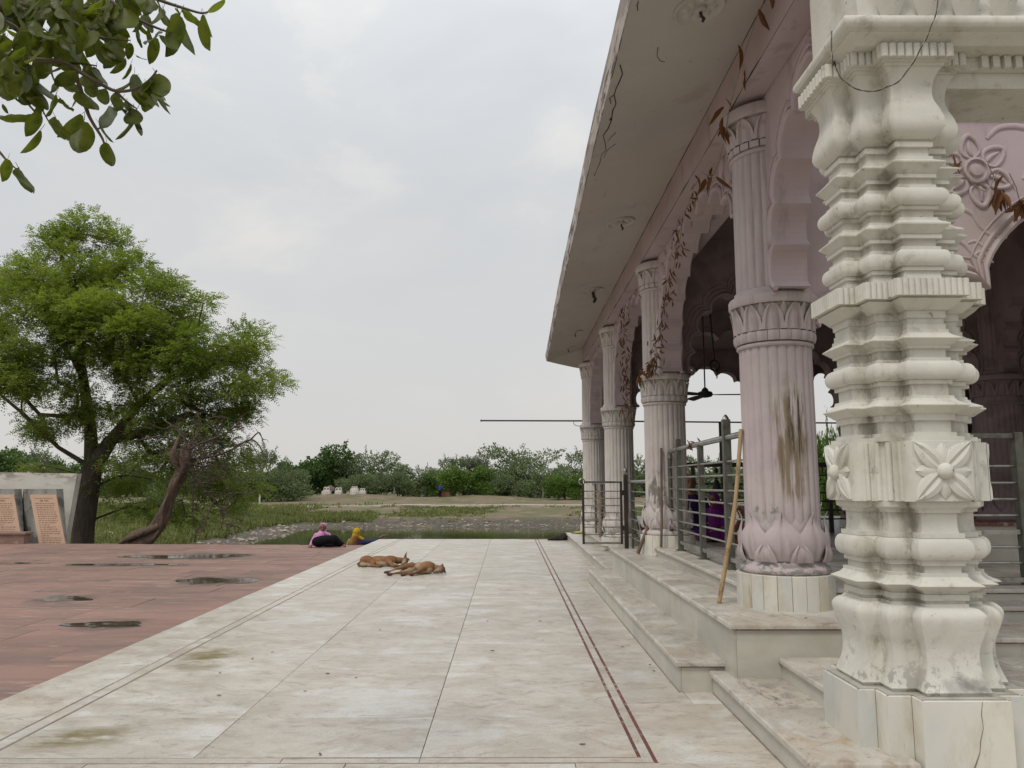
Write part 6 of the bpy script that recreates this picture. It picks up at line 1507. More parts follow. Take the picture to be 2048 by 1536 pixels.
# ---- far trees and bushes beyond the pond, each with its own trunk and crown
def far_tree_mesh(kind, seed):
    rs = np.random.RandomState(seed); mb = MB()
    if kind == 'dense': cr = [((rs.uniform(-0.5, 0.5), rs.uniform(-0.3, 0.3), 0.52 + rs.uniform(-0.40, 0.30)), (0.30, 0.30, 0.19)) for _ in range(20)]; nl, ll, ww = 420, 0.052, 0.021
    elif kind == 'acacia': cr = [((rs.uniform(-0.62, 0.62), rs.uniform(-0.4, 0.4), 0.50 + rs.uniform(-0.42, 0.38)), (0.30, 0.30, 0.12)) for _ in range(24)]; nl, ll, ww = 300, 0.050, 0.013
    elif kind == 'bush': cr = [((rs.uniform(-0.62, 0.62), rs.uniform(-0.4, 0.4), 0.34 + rs.uniform(-0.28, 0.30)), (0.32, 0.32, 0.20)) for _ in range(18)]; nl, ll, ww = 420, 0.052, 0.016
    else: cr = [((rs.uniform(-0.60, 0.60), rs.uniform(-0.4, 0.4), 0.46 + rs.uniform(-0.30, 0.28)), (0.28, 0.30, 0.20)) for _ in range(14)]; nl, ll, ww = 560, 0.046, 0.020
    tips = [];
    for c, r in cr: tips += list(in_ell(c, r, 5, rs, 0.4))
    tips = [t for t in tips if t[2] > 0.06]
    trunk = [(0, 0, -0.06), (0.01, 0, 0.1), (0.03, 0, 0.26)] if kind != 'bush' else [(0, 0, -0.06), (0, 0, 0.05), (0.02, 0, 0.12)]
    N, par, rad, ends = grow([trunk], 0.035 if kind != 'bush' else 0.025, tips, 0.14, 0.03, 0, seed, 0.004, 2.1)
    skeleton_mesh(mb, N, par, rad, 5)
    Q = []
    for c, r in cr:
        P = in_ell(c, r, nl, rs, 0.25); P = P[P[:, 2] > -0.01]
        D = unit(P - np.array(c)) * 0.8 + rs.normal(0, 0.5, (len(P), 3)) + np.array([0, 0, 0.1 if kind != 'acacia' else -0.05])
        Q.append(leaf_quads(P, D, ll, ww, rs))
    # sparse outer sprays break the outline
    for t in tips:
        if rs.rand() < 0.65:
            dv = unit(t - np.array([0, 0, 0.4])); P = t + np.outer(rs.uniform(0, 0.16, 26), dv) + rs.normal(0, 0.018, (26, 3))
            Q.append(leaf_quads(P, rs.normal(0, 0.6, (26, 3)) + dv, ll * 0.9, ww * 0.9, rs))
    return mb, np.concatenate(Q)
FT = {}
for kind, mt, seeds in (('dense', 'dense', (1, 2)), ('acacia', 'acacia', (3, 4, 5)), ('bush', 'acacia', (6, 7, 8)), ('round', 'bright', (9, 10)), ('grey', 'grey_green', (11, 12))):
    FT[kind] = []
    for s in seeds:
        mb, Q = far_tree_mesh({'round': 'round', 'grey': 'acacia'}.get(kind, kind), s)
        FT[kind].append((mb.mesh('trunk', M['bark']), quads_mesh('crown', Q, M[mt])))
far = [ # px x, top y, half width px, distance, kind, label
    (-30, 880, 90, 96, 'dense', 'dark leafy tree behind the plaque wall at the left edge'), (70, 903, 60, 105, 'grey', 'grey-green tree showing over the plaque wall'), (135, 915, 45, 118, 'dense', 'small dark tree just right of the plaque wall top'),
    (255, 905, 70, 120, 'acacia', 'thorn tree behind the fork of the large tree'), (350, 925, 60, 108, 'bush', 'bushy shrub behind the dead trunk'), (430, 918, 55, 115, 'dense', 'dark shrub behind the bare hanging branches'),
    (482, 930, 50, 96, 'bush', 'low grey bush at the left end of the path'), (530, 903, 60, 104, 'grey', 'airy grey-green thorn tree left of the rounded dark tree'), (565, 935, 55, 98, 'bush', 'low bush in front of the airy thorn tree'),
    (648, 892, 78, 118, 'dense', 'tall rounded dark green tree behind the white shrines'), (590, 918, 40, 122, 'dense', 'smaller dark tree joined to the rounded tree on its left'), (742, 903, 62, 116, 'acacia', 'thorn tree right of the white shrines'), (716, 940, 40, 110, 'bush', 'low bush behind the white shrines'),
    (795, 935, 45, 112, 'bush', 'low bush right of the shrine mound'), (838, 932, 50, 120, 'acacia', 'low thorn tree in the gap left of the bright bush'), (928, 926, 62, 104, 'round', 'bright green rounded bush by the brick plinth'), (905, 912, 45, 125, 'acacia', 'thorn tree peeping over the bright bush'), (962, 915, 40, 124, 'grey', 'grey thorn tree behind the bright bush on its right'),
    (1038, 893, 78, 116, 'acacia', 'wide feathery thorn tree at the centre right'), (1010, 940, 45, 110, 'bush', 'dark bush under the wide feathery thorn tree'), (1085, 930, 60, 106, 'bush', 'bushy shrub in front of the wide thorn tree on its right'), (1130, 945, 50, 98, 'round', 'bright low bush nearest the gate'), (1172, 898, 60, 116, 'acacia', 'thorn tree just left of the farthest column'),
    (1275, 910, 60, 112, 'acacia', 'thorn tree seen between the pale columns'), (1225, 930, 50, 108, 'bush', 'bush behind the two pale columns'), (1345, 925, 60, 110, 'bush', 'bush seen behind the patched column'), (1420, 915, 70, 114, 'acacia', 'thorn tree seen through the hall left part'), (1500, 925, 70, 108, 'bush', 'bush seen through the hall behind the nearest column'), (1655, 835, 45, 40, 'round', 'leafy tree seen in the gap beside the white pillar'), (1600, 920, 70, 112, 'dense', 'dark tree line tree behind the nearest column'),
    (880, 945, 40, 118, 'dense', 'dark low tree left of the bright bush'), (330, 975, 60, 62, 'bush', 'near shrub on the grassy bank beside the path'), (475, 1000, 26, 66, 'bush', 'little shrub on the bank right of the path bend')]
for i, (x, ty, hw, Y, kind, lab) in enumerate(far):
    c = at(x, 968, Y); zb = float(hgt(c.x, Y)); top = at(x, ty, Y).z
    h = top - zb; wd = hw / 1538 * Y
    e = empty('thorn_tree' if kind in ('acacia', 'grey') else ('shrub' if kind == 'bush' else 'leafy_tree'), (c.x, Y, zb), rnd.uniform(-0.5, 0.5) + (math.pi if i % 2 else 0), lab, 'shrub' if kind == 'bush' else 'tree', 'trees and shrubs beyond the pond')
    tm, cm = FT[kind][i % len(FT[kind])]
    sx, sz = wd / 0.82, h / 0.98
    if kind == 'bush': sz = h / 0.86
    link('trunk', tm, e, scale=(sx, sx, sz)); link('crown', cm, e, scale=(sx, sx, sz))

# a far hedge of scrub closes the gaps at the very back
P = []
rs = np.random.RandomState(77)
for k in range(620):
    X = rs.uniform(-130, 130); Y = rs.uniform(116, 150); z = float(hgt(X, Y)); rr0 = rs.uniform(1.1, 2.5)
    P.append(in_ell((X, Y, z + rr0 * 0.7), (rr0 * 1.3, rr0, rr0 * rs.uniform(0.7, 1.15)), 110, rs, 0.3))
P = np.concatenate(P)
o = link('far_scrub', quads_mesh('far_scrub', leaf_quads(P, rs.normal(0, 1, P.shape) + np.array([0, 0, 0.5]), 0.42, 0.15, rs), M['acacia'])); tag(o, 'far scrub woodland closing the view behind the trees', 'scrub', kind='stuff')

# ================================================================== THINGS BEYOND THE POND
def arch_stone(wd, hh, th, off):
    """headstone with a round top and a dark niche"""
    mb = MB(); n = 10
    top = [(off + wd / 2 * math.cos(t), hh - wd / 2 + wd / 2 * math.sin(t)) for t in np.linspace(0, math.pi, n)]
    poly = [(off + wd / 2, 0)] + top + [(off - wd / 2, 0)]
    m = len(poly)
    mb.add([(x, -th / 2, z) for x, z in poly] + [(x, th / 2, z) for x, z in poly], [tuple(range(m))[::-1], tuple(range(m, 2 * m))] + [(i, (i + 1) % m, m + (i + 1) % m, m + i) for i in range(m)])
    nb = MB(); w2 = wd * 0.42
    pl = [(off + w2 / 2, hh * 0.30)] + [(off + w2 / 2 * math.cos(t), hh * 0.62 + w2 / 2 * math.sin(t)) for t in np.linspace(0, math.pi, 8)] + [(off - w2 / 2, hh * 0.30)]
    m = len(pl); nb.add([(x, -th / 2 - 0.012, z) for x, z in pl] + [(x, -th / 2 + 0.05, z) for x, z in pl], [tuple(range(m))[::-1]] + [(i, (i + 1) % m, m + (i + 1) % m, m + i) for i in range(m)])
    return mb, nb
def shrine(px_, by, Y, bw, bh, aw, ah, lab, mat, roof=False, chest=False):
    c = at(px_, by, Y); z = float(hgt(c.x, Y)) - 0.05
    e = empty('shrine', (c.x, Y, z), 0, lab, 'shrine', 'small shrines beyond the pond')
    MB().slab(-bw / 2, bw / 2, -0.45, 0.45, 0, bh, 0.03).obj('base', mat, e)
    if chest:
        MB().slab(-bw * 0.27, bw * 0.27, -0.62, -0.46, 0.0, bh * 0.62, 0.03).obj('ledge', mat, e)
        MB().slab(-bw * 0.36, bw * 0.36, -0.30, 0.30, bh + 0.001, bh + ah, 0.03).obj('upper_box', mat, e)
        for s in (-1, 1): MB().box(s * bw * 0.17 - 0.07, s * bw * 0.17 + 0.07, -0.315, -0.28, bh + ah * 0.28, bh + ah * 0.66).obj('niche', M['black'], e)
    else:
        for s in (-1, 1):
            a, b = arch_stone(aw, ah, 0.35, 0)
            a.obj('headstone', mat, e, loc=(s * aw * 0.51, 0, bh)); b.obj('niche', M['black'], e, loc=(s * aw * 0.51, 0, bh))
    if roof:
        MB().add([(-0.2, 0.5, bh), (bw * 0.75, 0.5, bh), (bw * 0.75, 1.6, bh), (-0.2, 1.6, bh), (-0.2, 0.5, bh + ah), (bw * 0.75, 0.5, bh + ah * 0.6), (bw * 0.75, 1.6, bh + ah * 0.6), (-0.2, 1.6, bh + ah), (bw * 0.2, 0.5, bh + ah * 1.35), (bw * 0.2, 1.6, bh + ah * 1.35)],
                 [(0, 1, 5, 8, 4), (2, 3, 7, 9, 6), (1, 2, 6, 5), (3, 0, 4, 7), (4, 8, 9, 7), (8, 5, 6, 9), (0, 3, 2, 1)]).obj('shelter', M['pink_dark'], e)
    return e
shrine(653, 993, 107, 1.15, 0.50, 0.40, 0.55, 'lilac twin-arched shrine with a dull pink shelter, leftmost of the group', M['whitewash'], True)
shrine(677, 992, 107, 0.90, 0.42, 0.42, 0.52, 'bright white twin-arched shrine standing alone', M['whitewash'])
shrine(698, 990, 109, 0.62, 0.12, 0.28, 0.32, 'tiny low twin-arched shrine left of the square one', M['whitewash'])
shrine(709, 992, 106, 1.02, 0.80, 0.3, 0.28, 'square white chest-like shrine with upper box, largest of the group', M['whitewash'], chest=True)
shrine(725, 991, 108, 0.90, 0.42, 0.34, 0.40, 'white twin-arched shrine right of the square one', M['whitewash'])
c = at(880, 998, 102); zb = float(hgt(c.x, 102))
bp = empty('brick_plinth', (at(890, 998, 102).x, 102, zb - 0.05), label='low red brick plinth under the bright green bush', cat='plinth')
MB().slab(-0.65, 0.65, -0.4, 0.4, 0, 0.62, 0.03).obj('brickwork', M['brick'], bp); MB().slab(-0.70, 0.70, -0.45, 0.45, 0.621, 0.70, 0.02).obj('coping', M['brick'], bp)
fp = empty('person', (at(881, 998, 101).x - 0.05, 101.0, float(hgt(at(881, 998, 101).x, 101))), label='far person in blue shirt and dark trousers standing by the brick plinth', cat='person')
BLU = (0.03, 0.06, 0.22)
organic('body', head_prims((0, 0, 1.58), R(-30)) + [cap((0, 0, 1.48), (0, 0, 1.38), 0.05, 0.06, SKIN), cap((0, 0, 1.3), (0, 0, 0.95), 0.13, 0.13, SKIN), cap((-0.09, 0, 0.9), (-0.10, 0, 0.06), 0.07, 0.045, SKIN), cap((0.09, 0, 0.9), (0.10, 0.02, 0.06), 0.07, 0.045, SKIN), cap((0.19, 0, 1.36), (0.30, -0.1, 1.12), 0.045, 0.04, SKIN), cap((0.3, -0.1, 1.12), (0.42, -0.25, 1.18), 0.038, 0.03, SKIN), cap((-0.19, 0, 1.36), (-0.26, 0.02, 0.85), 0.045, 0.03, SKIN)], 0.02, M['skin_cloth'], fp, 2)
organic('shirt', [cap((0, 0, 1.34), (0, 0, 0.95), 0.16, 0.17, BLU), cap((-0.17, 0, 1.38), (0.17, 0, 1.38), 0.07, 0.07, BLU), cap((0.19, 0, 1.36), (0.27, -0.06, 1.18), 0.065, 0.06, BLU), cap((-0.19, 0, 1.36), (-0.24, 0, 1.1), 0.065, 0.06, BLU)], 0.022, M['fabric'], fp, 3)
organic('trousers', [cap((-0.09, 0, 0.93), (-0.10, 0, 0.08), 0.11, 0.075, BLK), cap((0.09, 0, 0.93), (0.10, 0.02, 0.08), 0.11, 0.075, BLK)], 0.022, M['fabric'], fp, 3)
for (x, ty, by, Y, lab, mt) in ((519, 986, 1006, 84.5, 'thin white marker post beside the path bend', 'whitewash'), (788, 974, 992, 110, 'slim grey post right of the shrine mound', 'concrete'), (1086, 975, 998, 100, 'slim grey post by the bushes near the gate', 'concrete')):
    c = at(x, by, Y); z = float(hgt(c.x, Y)); o = MB().slab(-0.07, 0.07, -0.07, 0.07, -0.1, at(x, ty, Y).z - z, 0.02).obj('marker_post', M[mt], None, loc=(c.x, Y, z)); tag(o, lab, 'post', 'posts beyond the pond')
lg = MB().tube([(0, 0, 0), (0.25, 0.05, 0.03), (0.55, 0, 0.04), (0.72, 0.02, 0.12)], [0.07, 0.08, 0.06, 0.025], 7).obj('floating_log', M['deadwood'], None, True, 60, (at(808, 1075, 52).x, 52, -2.19)); tag(lg, 'short brown log floating in the pond', 'log')

# ================================================================== PLAQUE WALL, LEFT
wl = empty('plaque_wall', (-15.5, 22.9, -0.9), label='tapered off-white wall standing behind the inscription slabs', cat='wall')
def hexa(b, t): return b + t, [(3, 2, 1, 0), (4, 5, 6, 7), (0, 1, 5, 4), (1, 2, 6, 5), (2, 3, 7, 6), (3, 0, 4, 7)]
v, f = hexa([(-7, -0.1, 0), (2.38, 0.2, 0), (2.38, 0.45, 0), (-7, 0.15, 0)], [(-7, -0.1, 2.82), (2.66, 0.2, 2.66), (2.66, 0.45, 2.66), (-7, 0.15, 2.82)])
mb = MB().add(v, f); mb.obj('wall', M['wall_white'], wl)
pl0 = MB().slab(-19, -12.0, 21.3, 22.8, -0.95, -0.30, 0.02).obj('plinth_base', M['concrete'], wl)
pl0.location = (15.5, -22.9, 0.9)
def stand(x0, x1, xa, xb, lab, title, Y=21.95):
    """sloping concrete desk with a sandstone inscription slab; pixel spans of top (x0..x1) and foot (xa..xb)"""
    T0, T1 = at(x0, 978, Y), at(x1, 978, Y); B0, B1 = at(xa, 1090, Y - 0.45), at(xb, 1090, Y - 0.45)
    e = empty('inscription_slab', (T0.x, Y, -0.32), label=lab, cat='plaque', group='inscribed sandstone slabs')
    o0 = Vector((T0.x, Y, -0.32))
    zt, zb = T0.z, -0.30
    bk = 0.35
    b = [Vector((B0.x - 0.02, Y - 0.47, zb)), Vector((B1.x + 0.03, Y - 0.47, zb)), Vector((T1.x + 0.04, Y + bk, zb)), Vector((T0.x - 0.34, Y + bk, zb))]
    t = [Vector((T0.x, Y, zt)), Vector((T1.x, Y, zt)), Vector((T1.x, Y + bk, zt)), Vector((T0.x - 0.34, Y + bk, zt))]
    v, f = hexa([p - o0 for p in b], [p - o0 for p in t]); MB().add(v, f).obj('concrete_desk', M['concrete'], e)
    # sloping face frame
    A = (b[0] + t[0]) * 0.5
    def F(u, w_, h=0.0):
        lo = b[0].lerp(b[1], u); hi = t[0].lerp(t[1], u); p = lo.lerp(hi, w_)
        n = (b[1] - b[0]).cross(t[0] - b[0]).normalized(); return p + n * h - o0
    q = [F(0.07, 0.0), F(0.985, 0.0), F(0.985, 0.90), F(0.07, 0.90)]; q2 = [F(0.07, 0.0, 0.035), F(0.985, 0.0, 0.035), F(0.985, 0.90, 0.035), F(0.07, 0.90, 0.035)]
    sl = MB().add(*hexa(q[::1], q2)).obj('sandstone_slab', M['plaque'], e)
    mb = MB(); r = random.Random(hash(title) % 1000 if False else len(title))
    def mark(u0, u1, w0, w1):
        mb.add([F(u0, w0, 0.038), F(u1, w0, 0.038), F(u1, w1, 0.038), F(u0, w1, 0.038)], [(0, 1, 2, 3)])
    def word(u, w_, n, cw, hh, k=1.0):
        mark(u, u + n * cw, w_ + hh * 0.82, w_ + hh)            # headline stroke joining the letters
        for i in range(n):
            c0 = u + (i + 0.62) * cw; mark(c0, c0 + cw * 0.20, w_, w_ + hh * 0.82)
            kk = r.randrange(4)
            if kk != 3: mark(u + (i + 0.10) * cw, c0, w_ + hh * (0.25 + 0.15 * kk), w_ + hh * (0.42 + 0.15 * kk))
            if kk == 1: mark(u + (i + 0.08) * cw, u + (i + 0.25) * cw, w_ + hh * 0.1, w_ + hh * 0.5)
    word(0.38, 0.775, 2, 0.055, 0.030); word(0.53, 0.775, 3, 0.050, 0.030)
    mark(0.20, 0.85, 0.830, 0.835)
    w_ = 0.735; line = 0
    while w_ > 0.03:
        u = 0.20; end = 0.86 if line not in (10, 15) else 0.55
        while u < end:
            n = r.choice((2, 3, 3, 4, 5)); cw = 0.023
            if u + n * cw > end + 0.03: break
            word(u, w_, n, cw, 0.016); u += n * cw + 0.022
        w_ -= 0.036; line += 1
    mb.obj('lettering', M['lettering'], sl)
stand(55, 112, 80, 134, 'sandstone inscription slab on grey concrete desk, nearer the wall end', 'abc')
stand(-38, 28, -8, 48, 'left inscription slab on concrete desk, cut by the photo edge', 'abcdef')
pw = empty('sandstone_parapet', (-15.6, 21.15, ZC), label='low red sandstone parapet in front of the inscription slabs', cat='parapet')
MB().box(-3.6, 2.83, -0.14, 0.14, -0.16, 0.25).obj('parapet_wall', M['sandstone'], pw); MB().slab(-3.7, 2.88, -0.19, 0.19, 0.251, 0.305, 0.012).obj('coping', M['sandstone'], pw)
pw.location = (-15.62, 20.85, ZC)

# ================================================================== DRY LEAF GARLANDS AND LOOSE BITS
def dry_leaf(seed):
    r = random.Random(seed); mb = MB(); rows_ = []; n = 6; cu = r.uniform(-1.2, 1.2)
    for i in range(n + 1):
        t = i / n; wd = 0.019 * math.sin(math.pi * (0.06 + 0.9 * t)) ** 0.8 * r.uniform(0.85, 1.1)
        z = -0.15 * t; x = 0.05 * cu * t * t; c = r.uniform(0.3, 0.9)
        rows_.append([(x - wd, wd * c, z), (x, 0, z), (x + wd, wd * c * 0.9, z)])
    mb.loft(rows_, closed=False); return mb.mesh('dry_leaf', M['dry_leaf'], True)
DL = [dry_leaf(s) for s in range(6)]
def garland(pts, nleaf, label, spread=0.05, size=1.0, dense=None):
    P = catmull(pts, 8); g = empty('leaf_garland', P[-1], 0, label, 'garland', 'dry leaf garlands on the pavilion'); o0 = P[-1]
    MB().tube([p - o0 for p in P], 0.004, 4).obj('string', M['rope'], g)
    for k in range(nleaf):
        f = rnd.random() if dense is None else dense(rnd.random())
        p = P[min(int(f * (len(P) - 1)), len(P) - 1)] - o0 + Vector((rnd.gauss(0, spread), rnd.gauss(0, spread), rnd.gauss(0, spread)))
        s = size * rnd.uniform(0.7, 1.25)
        link('dry_leaf', DL[rnd.randrange(6)], g, p, (rnd.gauss(0, 0.45), rnd.gauss(0, 0.45), rnd.uniform(0, 6.28)), (s, s, s))
    return g
garland([(1.84, 7.1, 4.40), (1.90, 7.9, 4.36), (1.93, 8.5, 4.1), (1.94, 9.1, 3.78), (1.94, 9.6, 3.45), (1.94, 10.0, 3.12), (1.93, 10.3, 3.0)], 150, 'thick diagonal garland of dry brown leaves under the nearest arch', 0.04, 0.62, lambda t: t ** 0.6)
garland([(1.93, 12.6, 4.42), (1.94, 12.65, 3.9), (1.95, 12.6, 3.2), (1.96, 12.55, 2.45)], 100, 'garland of dry leaves hanging straight down behind the patched column', 0.045, 0.72, lambda t: t ** 0.7)
garland([(1.79, 4.7, 4.85), (1.80, 5.1, 4.82), (1.80, 5.5, 4.70), (1.80, 5.9, 4.50)], 9, 'few dry leaves strung along the beam above the nearest column', 0.03, 1.0)
garland([(1.80, 5.92, 4.50), (1.83, 6.2, 4.36), (1.84, 6.6, 4.2), (1.86, 7.05, 4.42)], 9, 'few dry leaves dangling on the upper capital of the nearest column', 0.035, 1.0)
garland([(1.92, 10.3, 3.0), (1.86, 10.45, 2.985), (1.83, 10.62, 2.98)], 14, 'tuft of dry leaves caught on the capital of the patched column', 0.05, 1.0)
g = garland([(3.65, 5.96, 4.12), (3.72, 5.95, 3.92), (3.86, 5.95, 3.80), (3.98, 5.95, 3.96), (4.10, 5.95, 3.80)], 3, 'string with a curled brown leaf on the floral wall', 0.01, 1.0)
for (cx, cz) in ((3.96, 3.78), (4.13, 3.70)):
    gg = empty('leaf_bunch', (cx, 5.955, cz), 0, 'curled bunch of dry leaves hanging on the floral wall, ' + ('left one by the carved flower' if cx < 4 else 'cut by the right edge'), 'leaves', 'dry leaf bunches on the floral wall')
    MB().tube([(-0.05, 0.02, 0.26), (-0.02, 0, 0.14), (0, 0, 0.02)], 0.004, 4).obj('stalk', M['twig'], gg)
    for k in range(8): link('dry_leaf', DL[k % 6], gg, (rnd.gauss(0, 0.012), -0.02, rnd.uniform(-0.02, 0.03)), (rnd.gauss(0, 0.3), rnd.gauss(0, 0.4), k * 0.8), (1.15,) * 3)
gk = empty('tied_flowers', (2.17, 9.02, 1.90), 0, 'withered flower bunch tied on the top rail of the tall railing', 'flowers')
for k in range(16): link('dry_leaf', DL[k % 6], gk, (rnd.gauss(0, 0.03), rnd.gauss(0, 0.13), rnd.uniform(-0.01, 0.06)), (rnd.gauss(0, 1.2), rnd.gauss(0, 1.2), rnd.uniform(0, 6)), (0.62,) * 3)
MB().tube([(0.031, 0.1, 0.0), (0.0, 0.1, 0.034), (-0.031, 0.1, 0), (0, 0.1, -0.034), (0.031, 0.1, 0.0)], 0.006, 5).obj('tie', M['rope'], gk)
# twisted string looped under the pillar's cornice
st_ = empty('twisted_string', (1.86, 3.70, 3.78), 0, 'thin twisted string looped in front of the white pillar top', 'string')
P = catmull([at(1663, 62, 3.69), at(1664, 110, 3.68), at(1668, 128, 3.67), at(1682, 155, 3.66), at(1705, 174, 3.66), at(1738, 183, 3.66), at(1770, 176, 3.66), at(1800, 160, 3.66), at(1826, 125, 3.66), at(1848, 85, 3.67), at(1866, 45, 3.69), at(1876, 5, 3.72), at(1880, -40, 3.78)], 6)
o0 = Vector((1.86, 3.70, 3.78))
for s in (0, 1):
    Pt = [p - o0 + Vector((0.0028 * math.cos(i * 0.9 + s * math.pi), 0, 0.0028 * math.sin(i * 0.9 + s * math.pi))) for i, p in enumerate(P)]
    MB().tube(Pt, 0.0024, 4).obj('strand', M['rope'] if s else M['cloth_dark'], st_)
for dx in (-0.008, 0.008): MB().tube([at(1668, 122, 3.665) - o0, at(1668, 122, 3.665) - o0 + Vector((dx, 0, -0.026))], 0.004, 5).obj('loose_end', M['cloth_dark'], st_)
# bundles at the far end of the terrace and by the columns
o = organic('cloth_heap', [ell((0, 0, 0.05), (0.20, 0.13, 0.07), (0, 0, 10), (0.03, 0.022, 0.02)), ell((0.16, 0.02, 0.09), (0.13, 0.12, 0.10), (0, 10, 20), (0.035, 0.028, 0.025)), ell((-0.17, -0.02, 0.025), (0.14, 0.10, 0.035), (0, 0, -15), (0.025, 0.02, 0.018)), cap((0.1, 0, 0.13), (0.28, 0.05, 0.08), 0.05, 0.05, (0.04, 0.03, 0.028)), cap((-0.1, -0.08, 0.03), (0.1, -0.1, 0.03), 0.035, 0.03, (0.045, 0.03, 0.026))], 0.018, M['fabric'], None, 3, (1.30, 20.35, 0.0)); tag(o, 'crumpled dark cloth heap at the far corner of the terrace', 'cloth')
o = organic('cloth_heap', [ell((0, 0, 0.03), (0.16, 0.10, 0.035), (0, 0, 10), (0.40, 0.36, 0.12)), cap((0.05, 0, 0.04), (0.22, 0.04, 0.10), 0.04, 0.03, (0.5, 0.46, 0.22)), cap((-0.1, 0, 0.03), (-0.2, 0, 0.03), 0.03, 0.03, (0.10, 0.07, 0.06))], 0.016, M['fabric'], None, 3, (1.85, 20.3, 0.172)); tag(o, 'small pale yellow cloth lying on the landing by the farthest column', 'cloth')
o = organic('cloth_heap', [ell((0, 0, 0.012), (0.16, 0.05, 0.014), (0, 0, 10), (0.10, 0.02, 0.015)), ell((0.09, 0.0, 0.02), (0.06, 0.05, 0.022), (0, 0, 0), (0.12, 0.03, 0.02))], 0.010, M['fabric'], None, 2, (2.0, 13.55, 0.272)); tag(o, 'dark red rag on the landing at the foot of the gate post', 'cloth')
o = organic('rope_bundle', [cap((0, 0, 0.02), (0.0, -0.02, 1.05), 0.045, 0.035, (0.22, 0.18, 0.14)), cap((0.02, 0, 0.3), (-0.05, 0, 0.95), 0.04, 0.035, (0.26, 0.22, 0.17)), ell((0, 0, 0.75), (0.08, 0.06, 0.22), (0, 0, 0), (0.24, 0.20, 0.15))], 0.02, M['fabric'], None, 2, (2.06, 17.45, 0.272)); tag(o, 'bundle of old rope hung on the railing behind the gate', 'rope')
o = MB().slab(0.28, 1.12, 20.70, 20.77, 0.001, 0.016, 0.004).obj('timber_batten', M['brick'], None); tag(o, 'thin red batten lying at the far edge of the terrace', 'timber')
# small fallen leaves and specks on the marble
fl = [(1085, 1281, 0), (985, 1302, 0), (1245, 1294, 0), (712, 1356, 0), (438, 1392, 0), (440, 1346, 0), (640, 1510, 0), (1165, 1490, 0), (1308, 1343, 0), (975, 1243, 0), (1080, 1243, 0), (505, 1318, 0), (545, 1305, 0), (610, 1383, 0), (1315, 1112, 0.51), (1612, 1237, 0.51), (1502, 1345, 0.155), (855, 1175, 0), (760, 1260, 0), (655, 1348, 0), (900, 1200, 0), (1300, 1330, 0), (820, 1225, 0)]
spot = MB(); rows_ = []
for i in range(4):
    t = i / 3; wd = 0.009 * math.sin(math.pi * (0.1 + 0.85 * t)); rows_.append([(-0.02 + 0.04 * t, -wd, 0.004 + 0.004 * t), (-0.02 + 0.04 * t, 0, 0.001), (-0.02 + 0.04 * t, wd, 0.006)])
spot.loft(rows_, closed=False); spm = spot.mesh('fallen_leaf', M['stick'])
for (x, y, z) in fl:
    p = atz(x, y, z); s = rnd.uniform(0.5, 0.95)
    o = link('fallen_leaf', spm, None, (p.x, p.y, z + 0.002), (0, 0, rnd.uniform(0, 6.28)), (s, s, s)); tag(o, 'tiny dark dry leaf lying on the marble', 'leaf', 'tiny dry leaves scattered on the marble')

# ================================================================== OVERHANGING FIG BRANCH, TOP LEFT
BY = 2.95
def bpt(zx, zy, dy=0.0): return at(zx / 3.84, zy / 3.84, BY + dy)
fig = empty('fig_tree', (-4.9, 2.4, -0.12), label='fig tree whose leafy branches hang into the top left corner', cat='tree')
f0 = Vector((-4.9, 2.4, -0.12))
mb = MB()
mb.tube([p - f0 for p in catmull([(-4.9, 2.4, -0.14), (-4.85, 2.42, 1.0), (-4.75, 2.45, 2.2), (-4.5, 2.5, 3.1)], 5)], [0.26] * 4 + [0.22] * 4 + [0.18] * 8, 12)
lim = catmull([Vector((-4.5, 2.5, 3.05)), Vector((-3.9, 2.7, 3.5)), Vector((-3.2, 2.85, 3.75)), bpt(-350, -300), bpt(-100, -60), bpt(80, 100)], 5)
mb.tube([p - f0 for p in lim], [0.12 * (1 - 0.85 * i / len(lim)) for i in range(len(lim))], 8)
mb.obj('trunk', M['bark'], fig, True, 60)
tw = [[(-100, -60), (250, 60), (480, 120), (600, 80), (760, 30), (900, -60)], [(300, -260), (450, -80), (590, 60)], [(500, -250), (700, -90), (840, 0), (960, 100), (1100, 170), (1230, 225), (1330, 255)], [(900, -200), (1080, -60), (1220, 0), (1400, 60), (1540, 100), (1600, 90)],
      [(-150, 300), (0, 390), (200, 450), (480, 480), (640, 570), (780, 650), (890, 700), (1020, 690), (1110, 645), (1170, 590), (1205, 540)], [(890, 700), (960, 770), (1050, 835)], [(150, 430), (200, 560), (280, 700), (330, 850), (400, 975)], [(560, 520), (600, 620), (660, 820), (700, 920), (780, 1050), (800, 1100)], [(-150, 1000), (0, 1170), (60, 1240), (140, 1310)], [(-100, 540), (0, 570), (150, 600), (300, 650)], [(480, 120), (730, 265), (850, 300), (1000, 310)], [(-60, 60), (0, 140), (150, 230), (200, 420), (230, 560)], [(480, 480), (620, 490), (740, 505)], [(700, 920), (740, 990), (775, 975)], [(1110, 645), (1150, 640), (1200, 650)]]
rr4 = random.Random(9); mb = MB(); tdy = []
for k, t in enumerate(tw):
    dy = rr4.uniform(-0.22, 0.25); tdy.append(dy)
    P = catmull([bpt(x, y, dy) - f0 for x, y in t], 4); r0 = 0.011 if len(t) > 5 else 0.007
    mb.tube(P, [r0 * (1 - 0.7 * i / len(P)) for i in range(len(P))], 5)
mb.tube([lim[-8] - f0, bpt(100, -200) - f0, bpt(500, -250) - f0, bpt(900, -200) - f0], [0.03, 0.026, 0.02, 0.012], 6)
